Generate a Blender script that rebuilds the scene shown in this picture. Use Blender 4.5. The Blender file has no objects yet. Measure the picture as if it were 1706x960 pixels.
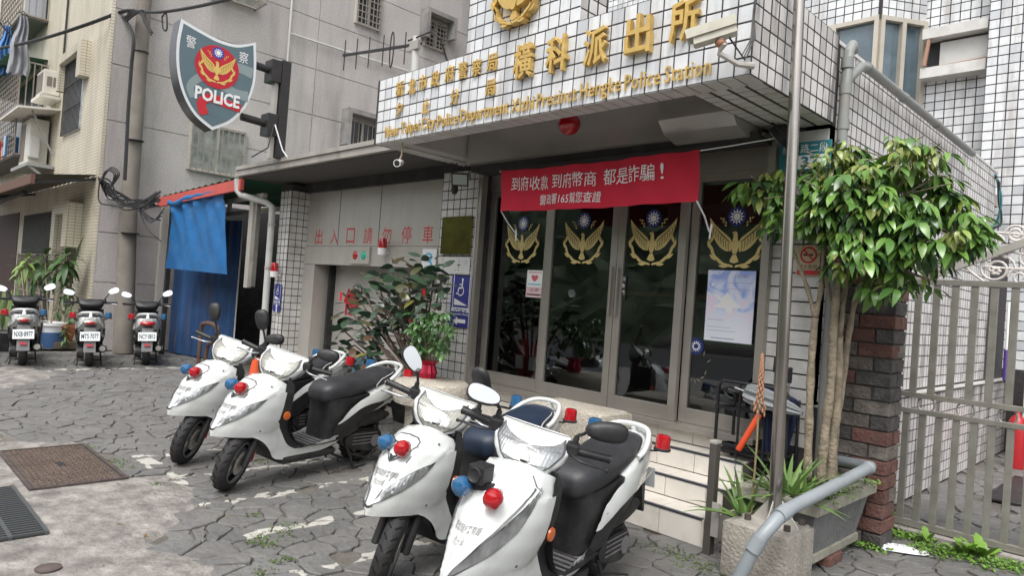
import bpy, bmesh, math, random
from mathutils import Vector, Matrix, Euler, noise
from math import sin, cos, pi, radians as R
random.seed(7)
scene = bpy.context.scene
COL = scene.collection
# ------------------------------------------------ camera
YAW, PITCH, ROLL, FPX = R(45.336), R(0.693), R(4.1875), 1152.7
CAM = Vector((0, 0, 1.45))
fw = Vector((-sin(YAW)*cos(PITCH), cos(YAW)*cos(PITCH), sin(PITCH)))
r0 = Vector((cos(YAW), sin(YAW), 0)); u0 = r0.cross(fw)
rt = r0*cos(ROLL)+u0*sin(ROLL); up = -r0*sin(ROLL)+u0*cos(ROLL)
cam = bpy.data.cameras.new("camera"); camo = bpy.data.objects.new("camera", cam); COL.objects.link(camo)
cam.sensor_width = 36; cam.lens = FPX/1706*36; cam.clip_start = .05; cam.clip_end = 500
camo.matrix_world = Matrix(((rt.x, up.x, -fw.x, CAM.x), (rt.y, up.y, -fw.y, CAM.y), (rt.z, up.z, -fw.z, CAM.z), (0, 0, 0, 1)))
scene.camera = camo
def at(px, py, ax, v):
    "measured point of the photograph on the plane X, Y or Z = v"
    d = rt*((px-853)/FPX)-up*((py-480)/FPX)+fw
    i = 'XYZ'.index(ax); return CAM+d*((v-CAM[i])/d[i])
def seen(p):
    d = Vector(p)-CAM; z = d.dot(fw)
    if z < .2: return None
    x = 853+FPX*d.dot(rt)/z; y = 480-FPX*d.dot(up)/z
    return (x, y, z) if -40 < x < 1746 and -40 < y < 1000 else None
# ------------------------------------------------ sky, sun, exposure
SUN_EL, SUN_AZ = 58, 150
w = bpy.data.worlds.new("World"); scene.world = w; w.use_nodes = True
nt = w.node_tree; bg = nt.nodes['Background']
sky = nt.nodes.new('ShaderNodeTexSky'); sky.sky_type = 'NISHITA'; sky.sun_disc = False
sky.sun_elevation = R(SUN_EL); sky.sun_rotation = R(SUN_AZ); sky.air_density = 1.0; sky.dust_density = 4.0; sky.ozone_density = .6
hs = nt.nodes.new('ShaderNodeHueSaturation'); hs.inputs['Saturation'].default_value = .16
nt.links.new(sky.outputs[0], hs.inputs['Color']); nt.links.new(hs.outputs[0], bg.inputs[0]); bg.inputs[1].default_value = .14
sl = bpy.data.lights.new("sun", 'SUN'); sl.energy = .7; sl.angle = R(25); sl.color = (1, .965, .92)
so = bpy.data.objects.new("sun", sl); COL.objects.link(so)
az = R(SUN_AZ); sd = Vector((sin(az)*cos(R(SUN_EL)), cos(az)*cos(R(SUN_EL)), sin(R(SUN_EL))))
so.rotation_euler = (-sd).to_track_quat('-Z', 'Y').to_euler(); so.location = (0, -5, 20)
vs = scene.view_settings; vs.view_transform = 'Standard'; vs.look = 'None'; vs.exposure = 0.95; vs.gamma = 1
# ------------------------------------------------ materials
MATS = {}
def mat(name, col, rough=.6, metal=0, var=0, vs_=6, bump=0, bs=60, dirt=None, da=.5, ds=3, streak=False, world=False, coat=0, spec=.5, trans=0, alpha=None, dr=(.5, .78)):
    if name in MATS: return MATS[name]
    m = bpy.data.materials.new(name); m.use_nodes = True; n = m.node_tree.nodes; L = m.node_tree.links
    b = n['Principled BSDF']; b.inputs['Roughness'].default_value = rough; b.inputs['Metallic'].default_value = metal
    b.inputs['Coat Weight'].default_value = coat; b.inputs['Coat Roughness'].default_value = .08
    b.inputs['Specular IOR Level'].default_value = spec; b.inputs['Transmission Weight'].default_value = trans
    b.inputs['Base Color'].default_value = (*col, 1)
    if world: co = n.new('ShaderNodeNewGeometry').outputs['Position']
    else: co = n.new('ShaderNodeTexCoord').outputs['Object']
    out = None
    if var:
        t = n.new('ShaderNodeTexNoise'); t.inputs['Scale'].default_value = vs_; t.inputs['Detail'].default_value = 5; L.new(co, t.inputs['Vector'])
        r = n.new('ShaderNodeMapRange'); r.inputs[1].default_value = .3; r.inputs[2].default_value = .7; r.inputs[3].default_value = 1-var; r.inputs[4].default_value = 1+var
        L.new(t.outputs['Fac'], r.inputs[0])
        mx = n.new('ShaderNodeVectorMath'); mx.operation = 'SCALE'; mx.inputs[0].default_value = col; L.new(r.outputs[0], mx.inputs['Scale']); out = mx.outputs[0]
    if dirt is not None:
        mp = n.new('ShaderNodeMapping'); L.new(co, mp.inputs['Vector'])
        if streak: mp.inputs['Scale'].default_value = (1, 1, .13)
        t = n.new('ShaderNodeTexNoise'); t.inputs['Scale'].default_value = ds; t.inputs['Detail'].default_value = 8; t.inputs['Roughness'].default_value = .65; L.new(mp.outputs[0], t.inputs['Vector'])
        r = n.new('ShaderNodeMapRange'); r.inputs[1].default_value = dr[0]; r.inputs[2].default_value = dr[1]; r.inputs[3].default_value = 0; r.inputs[4].default_value = da
        L.new(t.outputs['Fac'], r.inputs[0])
        mx = n.new('ShaderNodeMix'); mx.data_type = 'RGBA'; L.new(r.outputs[0], mx.inputs[0])
        if out: L.new(out, mx.inputs[6])
        else: mx.inputs[6].default_value = (*col, 1)
        mx.inputs[7].default_value = (*dirt, 1); out = mx.outputs[2]
    if out: L.new(out, b.inputs['Base Color'])
    if bump:
        t = n.new('ShaderNodeTexNoise'); t.inputs['Scale'].default_value = bs; t.inputs['Detail'].default_value = 6; L.new(co, t.inputs['Vector'])
        bp = n.new('ShaderNodeBump'); bp.inputs['Strength'].default_value = bump; bp.inputs['Distance'].default_value = .02; L.new(t.outputs['Fac'], bp.inputs['Height']); L.new(bp.outputs[0], b.inputs['Normal'])
    MATS[name] = m; return m
def nodes_of(m): return m.node_tree.nodes, m.node_tree.links, m.node_tree.nodes['Principled BSDF']
def lerpmix(m, fac_socket, col):
    n, L, b = nodes_of(m); mx = n.new('ShaderNodeMix'); mx.data_type = 'RGBA'; L.new(fac_socket, mx.inputs[0])
    s = b.inputs['Base Color']
    if s.links: L.new(s.links[0].from_socket, mx.inputs[6])
    else: mx.inputs[6].default_value = s.default_value
    mx.inputs[7].default_value = (*col, 1); L.new(mx.outputs[2], s)
def math_(n, L, op, a, b=None, c=None):
    t = n.new('ShaderNodeMath'); t.operation = op
    for i, v in enumerate((a, b, c)):
        if v is None: continue
        if isinstance(v, (int, float)): t.inputs[i].default_value = v
        else: L.new(v, t.inputs[i])
    return t.outputs[0]
tile_w = mat('white_glazed_tile', (.72, .735, .75), .22, var=.07, vs_=9, dirt=(.34, .31, .28), da=.7, ds=5, streak=True, world=True, coat=.3, dr=(.5, .66))
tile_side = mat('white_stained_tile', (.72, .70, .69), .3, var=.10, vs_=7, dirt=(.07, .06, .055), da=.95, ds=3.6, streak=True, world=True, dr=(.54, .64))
def varied(m, col, k):
    n, L, b = nodes_of(m); g = n.new('ShaderNodeNewGeometry'); o = n.new('ShaderNodeObjectInfo'); f = math_(n, L, 'FRACT', math_(n, L, 'ADD', math_(n, L, 'MULTIPLY', g.outputs['Random Per Island'], 3.7), math_(n, L, 'MULTIPLY', o.outputs['Random'], 7.3)))
    lerpmix(m, math_(n, L, 'MULTIPLY', math_(n, L, 'POWER', f, 3.0), k), col)
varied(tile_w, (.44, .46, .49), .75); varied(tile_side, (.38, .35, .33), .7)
tile_beige = mat('greyed_wall_tile', (.60, .59, .57), .35, var=.12, vs_=6, dirt=(.30, .26, .2), da=.6, ds=4, world=True)
tile_step = mat('cream_step_tile', (.70, .66, .60), .28, var=.08, vs_=4, dirt=(.36, .30, .24), da=.5, ds=5, world=True, coat=.2)
grout = mat('black_grout', (.045, .04, .042), .9, var=.3, vs_=20, world=True)
step_grout = mat('brown_grout', (.12, .10, .085), .9)
steel = mat('brushed_steel', (.38, .355, .32), .28, .5, var=.10, vs_=3, bump=.04, bs=180)
steel_dk = mat('dull_steel', (.50, .475, .435), .34, .3, var=.06, vs_=3, dirt=(.24, .21, .17), da=.3, ds=3, streak=True)
steel_rail = mat('gate_steel', (.33, .32, .285), .38, .5, var=.15, vs_=8, dirt=(.22, .17, .11), da=.45, ds=9)
gold = mat('gold_leaf', (.62, .42, .13), .38, .35, var=.12, vs_=20, bump=.06, bs=40)
white_paint = mat('scooter_white_paint', (.66, .68, .665), .22, var=.02, vs_=5, dirt=(.36, .36, .33), da=.5, ds=6, coat=.8)
black_pl = mat('black_plastic', (.018, .018, .020), .48, var=.25, vs_=8, dirt=(.10, .095, .085), da=.45, ds=8)
grey_pl = mat('grey_plastic', (.17, .165, .17), .5, var=.12, vs_=8, dirt=(.28, .26, .24), da=.4, ds=8)
seat_m = mat('black_vinyl_seat', (.032, .033, .037), .44, var=.2, vs_=12, bump=.10, bs=220, dirt=(.08, .08, .08), da=.4, ds=6)
rubber = mat('tyre_rubber', (.020, .020, .021), .7, var=.2, vs_=14, bump=.25, bs=60, dirt=(.09, .08, .07), da=.5, ds=9)
iron = mat('dark_iron', (.04, .04, .042), .5, .4, dirt=(.12, .07, .04), da=.4, ds=10)
alu = mat('cast_aluminium', (.45, .45, .46), .35, .9)
mirror_m = mat('mirror_glass', (.9, .92, .94), .04, 1)
red_lens = mat('red_lens', (.40, .008, .014), .12, coat=.6, var=.12, vs_=30)
blue_lens = mat('blue_lens', (.025, .11, .24), .14, coat=.6, var=.15, vs_=30)
orange_lens = mat('orange_lens', (.60, .13, .02), .2, coat=.5)
red_metal = mat('red_caliper', (.42, .015, .02), .4, coat=.3)
red_paint = mat('red_sign_paint', (.55, .02, .03), .45, var=.1)
concrete = mat('concrete', (.36, .335, .31), .85, var=.18, vs_=4, bump=.5, bs=40, dirt=(.13, .11, .09), da=.7, ds=5)
plaster = mat('plaster_soffit', (.50, .48, .47), .8, var=.1, vs_=3, dirt=(.25, .22, .2), da=.5, ds=3)
dark_in = mat('dark_interior', (.035, .035, .036), .8, var=.3)
white_p = mat('white_print', (.80, .80, .80), .5)
black_p = mat('black_print', (.02, .02, .02), .5)
blue_sign = mat('blue_sign', (.03, .035, .22), .4)
cream_wall = mat('cream_paint', (.60, .56, .45), .8, var=.1)
# ------------------------------------------------ mesh helpers
class MB:
    def __init__(s): s.v = []; s.f = []
    def add(s, v, f):
        o = len(s.v); s.v += [tuple(p) for p in v]; s.f += [tuple(i+o for i in q) for q in f]; return s
    def box(s, x0, x1, y0, y1, z0, z1):
        v = [(x, y, z) for x in (x0, x1) for y in (y0, y1) for z in (z0, z1)]
        return s.add(v, [(0, 1, 3, 2), (4, 6, 7, 5), (0, 4, 5, 1), (2, 3, 7, 6), (0, 2, 6, 4), (1, 5, 7, 3)])
    def cbox(s, x0, x1, y0, y1, z0, z1, c=.01):
        "box with chamfered edges"
        bm = bmesh.new(); bmesh.ops.create_cube(bm, size=1)
        for q in bm.verts: q.co = Vector(((x0+x1)/2+q.co.x*(x1-x0), (y0+y1)/2+q.co.y*(y1-y0), (z0+z1)/2+q.co.z*(z1-z0)))
        bmesh.ops.bevel(bm, geom=bm.edges[:], offset=c, segments=2, affect='EDGES', profile=.6)
        bm.verts.index_update(); s.add([q.co[:] for q in bm.verts], [[q.index for q in f.verts] for f in bm.faces]); bm.free(); return s
    def obox(s, c, ax, h):
        "oriented box: centre, three axis vectors, half sizes"
        a = [Vector(q).normalized()*k for q, k in zip(ax, h)]; c = Vector(c)
        v = [c+a[0]*i+a[1]*j+a[2]*k for i in (-1, 1) for j in (-1, 1) for k in (-1, 1)]
        return s.add(v, [(0, 1, 3, 2), (4, 6, 7, 5), (0, 4, 5, 1), (2, 3, 7, 6), (0, 2, 6, 4), (1, 5, 7, 3)])
    def bar(s, p, q, wx, wy=None, ref=(0, 0, 1)):
        p, q = Vector(p), Vector(q); d = q-p
        if abs(d.normalized().dot(Vector(ref))) > .95: ref = (0, 1, 0)
        a = d.cross(Vector(ref)).normalized(); b = a.cross(d).normalized()
        return s.obox((p+q)/2, (d, a, b), (d.length/2, wx/2, (wy or wx)/2))
    def tube(s, pts, r, n=8, cap=True):
        pts = [Vector(p) for p in pts]; rs = r if isinstance(r, (list, tuple)) else [r]*len(pts)
        V = []; F = []; last = None
        for i, p in enumerate(pts):
            d = (pts[min(i+1, len(pts)-1)]-pts[max(i-1, 0)]).normalized()
            if last is None:
                ref = Vector((0, 0, 1)) if abs(d.z) < .9 else Vector((1, 0, 0)); a = d.cross(ref).normalized()
            else:
                a = (last-d*last.dot(d)).normalized()
            last = a; b = d.cross(a)
            V += [p+(a*cos(2*pi*k/n)+b*sin(2*pi*k/n))*rs[i] for k in range(n)]
        for i in range(len(pts)-1):
            for k in range(n): F.append((i*n+k, i*n+(k+1) % n, (i+1)*n+(k+1) % n, (i+1)*n+k))
        if cap: F.append(tuple(range(n))[::-1]); F.append(tuple((len(pts)-1)*n+k for k in range(n)))
        return s.add(V, F)
    def lathe(s, prof, c=(0, 0, 0), axis=(0, 0, 1), n=16):
        c = Vector(c); d = Vector(axis).normalized(); ref = Vector((1, 0, 0)) if abs(d.x) < .9 else Vector((0, 1, 0))
        a = d.cross(ref).normalized(); b = d.cross(a); V = []; F = []
        for r, h in prof: V += [c+d*h+(a*cos(2*pi*k/n)+b*sin(2*pi*k/n))*max(r, 1e-4) for k in range(n)]
        for i in range(len(prof)-1):
            for k in range(n): F.append((i*n+k, i*n+(k+1) % n, (i+1)*n+(k+1) % n, (i+1)*n+k))
        F.append(tuple(range(n))[::-1]); F.append(tuple((len(prof)-1)*n+k for k in range(n)))
        return s.add(V, F)
    def ell(s, c, r, n=14, m=9, ax=None):
        c = Vector(c); ax = ax or ((1, 0, 0), (0, 1, 0), (0, 0, 1)); A = [Vector(q).normalized() for q in ax]
        V = []; F = []
        for i in range(m+1):
            t = -pi/2+pi*i/m
            for k in range(n):
                f = 2*pi*k/n; V.append(c+A[0]*(r[0]*cos(t)*cos(f))+A[1]*(r[1]*cos(t)*sin(f))+A[2]*(r[2]*sin(t)))
        for i in range(m):
            for k in range(n): F.append((i*n+k, i*n+(k+1) % n, (i+1)*n+(k+1) % n, (i+1)*n+k))
        return s.add(V, F)
    def loft(s, rings, cap=True):
        n = len(rings[0]); V = [p for r in rings for p in r]; F = []
        for i in range(len(rings)-1):
            for k in range(n): F.append((i*n+k, i*n+(k+1) % n, (i+1)*n+(k+1) % n, (i+1)*n+k))
        if cap: F.append(tuple(range(n))[::-1]); F.append(tuple((len(rings)-1)*n+k for k in range(n)))
        return s.add(V, F)
    def grid(s, rows):
        n = len(rows[0]); F = []
        for i in range(len(rows)-1):
            for k in range(n-1): F.append((i*n+k, i*n+k+1, (i+1)*n+k+1, (i+1)*n+k))
        return s.add([p for r in rows for p in r], F)
    def prism(s, poly, O, U, V, N, d0, d1):
        "2D polygon in the frame O,U,V pushed from d0 to d1 along N"
        O, U, V, N = map(Vector, (O, U, V, N)); n = len(poly)
        a = [O+U*p[0]+V*p[1]+N*d0 for p in poly]; b = [O+U*p[0]+V*p[1]+N*d1 for p in poly]
        return s.add(a+b, [tuple(range(n))[::-1], tuple(range(n, 2*n))]+[(k, (k+1) % n, n+(k+1) % n, n+k) for k in range(n)])
    def flat(s, poly, O, U, V): 
        O, U, V = map(Vector, (O, U, V)); return s.add([O+U*p[0]+V*p[1] for p in poly], [tuple(range(len(poly)))])
    def xf(s, M): s.v = [tuple(M @ Vector(p)) for p in s.v]; return s
    def mesh(s, name, m=None, smooth=False, ang=40):
        me = bpy.data.meshes.new(name); me.from_pydata(s.v, [], s.f)
        bm = bmesh.new(); bm.from_mesh(me); bmesh.ops.remove_doubles(bm, verts=bm.verts, dist=1e-5) if smooth else None
        big = [f for f in bm.faces if len(f.verts) > 4]
        if big: bmesh.ops.triangulate(bm, faces=big)
        bmesh.ops.recalc_face_normals(bm, faces=bm.faces) if s.closed else None
        bm.to_mesh(me); bm.free()
        if m: me.materials.append(m)
        if smooth:
            me.polygons.foreach_set('use_smooth', [True]*len(me.polygons)); me.set_sharp_from_angle(angle=R(ang))
        me.update(); return me
    closed = True
    def build(s, name, m, parent=None, smooth=False, ang=40, label=None, kind=None, wp=True):
        o = bpy.data.objects.new(name, s.mesh(name, m, smooth, ang)); COL.objects.link(o)
        if parent is not None:
            o.parent = parent
            if wp: o.matrix_parent_inverse = world_of(parent).inverted()
        if label: o['label'] = label
        if kind: o['kind'] = kind
        return o
def world_of(o):
    M = Matrix.Translation(o.location) @ o.rotation_euler.to_matrix().to_4x4() @ Matrix.Diagonal((*o.scale, 1))
    if o.parent: M = world_of(o.parent) @ o.matrix_parent_inverse @ M
    return M
def tag(o, label=None, cat=None, group=None, kind=None):
    for k, v in (('label', label), ('category', cat), ('group', group), ('kind', kind)):
        if v: o[k] = v
    return o
def thing(name, label, cat, loc=(0, 0, 0), rz=0, group=None):
    o = bpy.data.objects.new(name, None); COL.objects.link(o); o.location = loc; o.rotation_euler = (0, 0, rz); o.empty_display_size = .2
    return tag(o, label, cat, group)
def kids(o): return [c for c in bpy.data.objects if c.parent == o]
def copy_tree(o, parent=None):
    c = o.copy(); COL.objects.link(c)
    if parent is not None: c.parent = parent
    for ch in KIDS.get(o.name, None) or kids(o): copy_tree(ch, c)
    return c
KIDS = {}
def put(me, name, parent, M, m=None):
    o = bpy.data.objects.new(name, me); COL.objects.link(o); o.parent = parent
    if parent is not None: o.matrix_parent_inverse = world_of(parent).inverted()
    o.matrix_basis = M; return o
TJ = random.Random(99)
def jitter(M, k=.012): return M @ Matrix.Rotation(TJ.uniform(-k, k), 4, 'X') @ Matrix.Rotation(TJ.uniform(-k, k), 4, 'Y')
def frame(O, U, V, N): 
    return Matrix(((U[0], V[0], N[0], O[0]), (U[1], V[1], N[1], O[1]), (U[2], V[2], N[2], O[2]), (0, 0, 0, 1)))
# text as mesh polygons ------------------------------------------------
TXT = {}
def text_mb(txt, size=1, off=0, ext=0, font_w=1.0, bevel=0, spacing=1):
    "returns (verts2d/3d, faces, width) centred on x, baseline centred on y"
    key = (txt, off, ext, bevel, spacing)
    if key not in TXT:
        cu = bpy.data.curves.new('lettering', 'FONT'); cu.body = txt; cu.size = 1; cu.align_x = 'CENTER'; cu.align_y = 'CENTER'; cu.offset = off; cu.extrude = ext; cu.bevel_depth = bevel; cu.resolution_u = 2; cu.space_character = spacing
        ob = bpy.data.objects.new('lettering', cu); COL.objects.link(ob)
        dg = bpy.context.evaluated_depsgraph_get(); me = bpy.data.meshes.new_from_object(ob.evaluated_get(dg))
        v = [q.co.copy() for q in me.vertices]; f = [tuple(p.vertices) for p in me.polygons]
        bpy.data.objects.remove(ob); bpy.data.curves.remove(cu); bpy.data.meshes.remove(me)
        if v:
            x0 = min(p.x for p in v); x1 = max(p.x for p in v); y0 = min(p.y for p in v); y1 = max(p.y for p in v)
            v = [Vector((p.x-(x0+x1)/2, p.y-(y0+y1)/2, p.z)) for p in v]
        TXT[key] = (v, f)
    v, f = TXT[key]; return v, f
def letter(mb, txt, O, U, V, N, w=None, h=None, off=0, ext=0, bevel=0, lift=.002, spacing=1):
    "place text fitted to width w and height h centred on O"
    v, f = text_mb(txt, 1, off, ext, bevel=bevel, spacing=spacing)
    if not v: return mb
    W = max(p.x for p in v)*2; H = max(p.y for p in v)*2; zz = max(p.z for p in v)
    sx = (w/W) if w else h/H; sy = (h/H) if h else sx
    O, U, V, N = map(Vector, (O, U, V, N))
    return mb.add([O+U*(p.x*sx)+V*(p.y*sy)+N*((p.z+zz)*min(sx, sy)+lift) for p in v], f)
def cut2d(poly, d):
    "polygon cut on a grid of step d -> verts2d, faces"
    bm = bmesh.new(); vs_ = [bm.verts.new((p[0], p[1], 0)) for p in poly]; bm.faces.new(vs_)
    for ax in (0, 1):
        lo = min(p[ax] for p in poly); hi = max(p[ax] for p in poly); k = lo+d
        while k < hi-1e-6:
            no = Vector((1, 0, 0)) if ax == 0 else Vector((0, 1, 0))
            bmesh.ops.bisect_plane(bm, geom=bm.verts[:]+bm.edges[:]+bm.faces[:], plane_co=no*k, plane_no=no); k += d
    bmesh.ops.triangulate(bm, faces=[f for f in bm.faces if len(f.verts) > 4]); bm.verts.index_update()
    r = ([(v.co.x, v.co.y) for v in bm.verts], [tuple(v.index for v in f.verts) for f in bm.faces]); bm.free(); return r
def spline(pts, n=4, closed=True):
    "Catmull-Rom through points"
    N = len(pts); out = []
    rng = range(N) if closed else range(N-1)
    for i in rng:
        g = (lambda k: pts[k % N]) if closed else (lambda k: pts[max(0, min(N-1, k))])
        p0, p1, p2, p3 = g(i-1), g(i), g(i+1), g(i+2)
        for k in range(n):
            t = k/n; out.append(tuple(.5*((2*b)+(-a+c)*t+(2*a-5*b+4*c-d)*t*t+(-a+3*b-3*c+d)*t**3) for a, b, c, d in zip(p0, p1, p2, p3)))
    if not closed: out.append(tuple(pts[-1]))
    return out
def interp(tab, x):
    "piecewise linear rows (x, a, b, ...)"
    if x <= tab[0][0]: return tab[0][1:]
    for a, b in zip(tab, tab[1:]):
        if x <= b[0]:
            t = (x-a[0])/(b[0]-a[0]); t = t*t*(3-2*t)*.5+t*.5; return tuple(p+(q-p)*t for p, q in zip(a[1:], b[1:]))
    return tab[-1][1:]
# tiles --------------------------------------------------------------
def tile_mesh(w_, h_, t, c, m, name='tile'):
    mb = MB(); a, b = w_/2, h_/2
    mb.add([(-a, -b, 0), (a, -b, 0), (a, b, 0), (-a, b, 0), (-a+c, -b+c, t), (a-c, -b+c, t), (a-c, b-c, t), (-a+c, b-c, t)], [(4, 5, 6, 7), (0, 1, 5, 4), (1, 2, 6, 5), (2, 3, 7, 6), (3, 0, 4, 7)])
    mb.closed = False; return mb.mesh(name, m)
def tile_field(O, U, V, nu, nv, pu, pv, keep=None):
    "frames (matrix) of a field of tiles; O = lower left corner on the wall face, N = U x V"
    O, U, V = map(Vector, (O, U, V)); N = U.cross(V); out = []
    for i in range(nu):
        for j in range(nv):
            c = O+U*((i+.5)*pu)+V*((j+.5)*pv)
            if keep and not keep(c): continue
            out.append((c, U, V, N))
    return out
def emit_tiles(parent, fields, me, nmax, m, name='tile', stuffname='tiling', jit=.0):
    cand = []; rest = []
    for fr in fields:
        s = seen(fr[0]); d = (CAM-fr[0])
        if s and d.dot(fr[3]) > 0: cand.append((-(d.normalized().dot(fr[3]))/s[2]**2, fr))
        else: rest.append(fr)
    cand.sort(key=lambda q: q[0]); rest += [c[1] for c in cand[nmax:]]
    for _, fr in cand[:nmax]:
        put(me, name, parent, jitter(frame(*fr)))
    mb = MB(); mb.closed = False; lv = [v.co.copy() for v in me.vertices]; lf = [tuple(p.vertices) for p in me.polygons]
    for fr in rest:
        M = jitter(frame(*fr)); mb.add([M @ v for v in lv], lf)
    if rest: mb.build(stuffname, m, parent, kind='stuff')
# ================================================ GROUND
soil = mat('damp_earth', (.10, .09, .08), .9, var=.3, vs_=3, bump=.4, bs=30, world=True)
mortar = mat('mortar_bed', (.14, .128, .11), .9, var=.35, vs_=3, bump=.9, bs=22, dirt=(.07, .065, .055), da=.8, ds=2.5, world=True)
conc_road = mat('worn_concrete', (.27, .25, .23), .85, var=.45, vs_=7, bump=1.2, bs=22, dirt=(.12, .11, .10), da=1, ds=3.4, world=True)
n, L, b = nodes_of(conc_road)     # exposed grit
vo = n.new('ShaderNodeTexVoronoi'); vo.inputs['Scale'].default_value = 75; ge = n.new('ShaderNodeNewGeometry'); L.new(ge.outputs['Position'], vo.inputs['Vector'])
lerpmix(conc_road, math_(n, L, 'MULTIPLY', math_(n, L, 'LESS_THAN', vo.outputs['Distance'], .22), .45), (.16, .15, .14))
slate = mat('slate_flagstone', (.150, .149, .145), .62, var=.30, vs_=2.6, bump=1.0, bs=16, dirt=(.24, .225, .20), da=.55, ds=4.2, world=True)
n, L, b = nodes_of(slate)
ge = n.new('ShaderNodeNewGeometry'); rn = math_(n, L, 'MULTIPLY', ge.outputs['Random Per Island'], .30)
lerpmix(slate, rn, (.07, .071, .073))
oi = n.new('ShaderNodeObjectInfo'); lerpmix(slate, math_(n, L, 'MULTIPLY', oi.outputs['Random'], .45), (.20, .19, .178))
sx = n.new('ShaderNodeSeparateXYZ'); L.new(ge.outputs['Position'], sx.inputs[0])
nz = n.new('ShaderNodeTexNoise'); nz.inputs['Scale'].default_value = 5.2; nz.inputs['Detail'].default_value = 7; L.new(ge.outputs['Position'], nz.inputs['Vector'])
wob = n.new('ShaderNodeTexNoise'); wob.inputs['Scale'].default_value = 5; L.new(ge.outputs['Position'], wob.inputs['Vector'])
wx = math_(n, L, 'MULTIPLY_ADD', wob.outputs['Fac'], .16, -.08); X = math_(n, L, 'ADD', sx.outputs[0], wx); Y = math_(n, L, 'ADD', sx.outputs[1], wx)
acc = None
inY = math_(n, L, 'MULTIPLY', math_(n, L, 'GREATER_THAN', Y, 1.72), math_(n, L, 'LESS_THAN', Y, 3.4))
for xc in (-5.76, -5.06, -4.40, -3.75, -3.13, -2.45):
    c_ = math_(n, L, 'MULTIPLY', math_(n, L, 'COMPARE', X, xc, .040), inY); acc = c_ if acc is None else math_(n, L, 'MAXIMUM', acc, c_)
inX = math_(n, L, 'MULTIPLY', math_(n, L, 'GREATER_THAN', X, -5.85), math_(n, L, 'LESS_THAN', X, -4.9))
acc = math_(n, L, 'MAXIMUM', acc, math_(n, L, 'MULTIPLY', math_(n, L, 'COMPARE', Y, 1.80, .06), inX))
far = math_(n, L, 'MULTIPLY', math_(n, L, 'COMPARE', X, -10.95, .10), math_(n, L, 'GREATER_THAN', Y, .9)); acc = math_(n, L, 'MAXIMUM', acc, far)
paint = math_(n, L, 'MULTIPLY', acc, math_(n, L, 'GREATER_THAN', nz.outputs['Fac'], .51))
lerpmix(slate, math_(n, L, 'MULTIPLY', paint, .85), (.54, .52, .47))
moss_m = mat('moss', (.07, .12, .02), .9, var=.4, vs_=20)
weed_m = mat('weed_leaf', (.11, .22, .025), .55, var=.35, vs_=6)

gr = MB().add([(-60, -60, -.035), (60, -60, -.035), (60, 60, -.035), (-60, 60, -.035)], [(0, 1, 2, 3)]); gr.closed = False
ground = gr.build('ground', soil, kind='structure')
# concrete lane edge (measured) ------------------------------------
edge = [(-60, 1.7), (-13.3, 1.65), (-11.38, 1.72), (-11.30, 2.10), (-10.45, 2.25), (-9.95, 1.9), (-9.45, 1.42), (-8.2, 1.22), (-7.2, 1.12), (-6.74, 1.06), (-6.47, 1.50), (-6.25, 1.56), (-5.75, 1.50), (-5.39, 1.48), (-5.2, 1.60), (-5.16, 1.80), (-4.8, 1.84), (-4.42, 1.75), (-4.2, 1.52), (-3.95, 1.36), (-3.69, 1.41), (-3.5, 1.52), (-3.30, 1.43), (-2.9, 1.25), (-2.3, 1.2), (-1.2, 1.1), (0, 1.1), (3, 1.2), (60, 1.2)]
def edge_y(x):
    for a, b_ in zip(edge, edge[1:]):
        if a[0] <= x <= b_[0]: return a[1]+(b_[1]-a[1])*(x-a[0])/(b_[0]-a[0])
    return 1.2
rough = []
for a, b_ in zip(edge, edge[1:]):
    if a[0] < -13.4 or b_[0] > 3.1: rough.append(a); continue
    k = max(1, int(abs(b_[0]-a[0])/.09))
    for i in range(k):
        t = i/k; rough.append((a[0]+(b_[0]-a[0])*t, a[1]+(b_[1]-a[1])*t+random.uniform(-.05, .05)))
rough.append(edge[-1])
rows = [[(x, -4 if j == 0 else y-(0 if j == 3 else (.05 if j == 2 else .3)), (.008 if j < 2 else (.004 if j == 2 else -.014))) for x, y in rough] for j in range(4)]
m_ = MB().grid(rows); m_.closed = False; m_.build('concrete_lane', conc_road, kind='structure', smooth=True, ang=60)
MB().box(-60, 60, -11, -4, -.03, .004).build('road', mat('asphalt', (.055, .055, .057), .85, var=.2, vs_=3, bump=.4, bs=60, world=True), kind='structure')
mb_ = MB(); mb_.closed = False
mb_.grid([[(x, y, -.016) for x in (-13.4, -9, -6, -3, 0, 3)] for y in (1.0, 3, 5, 8, 11)]); mb_.build('mortar_bed', mortar, kind='structure')
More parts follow.
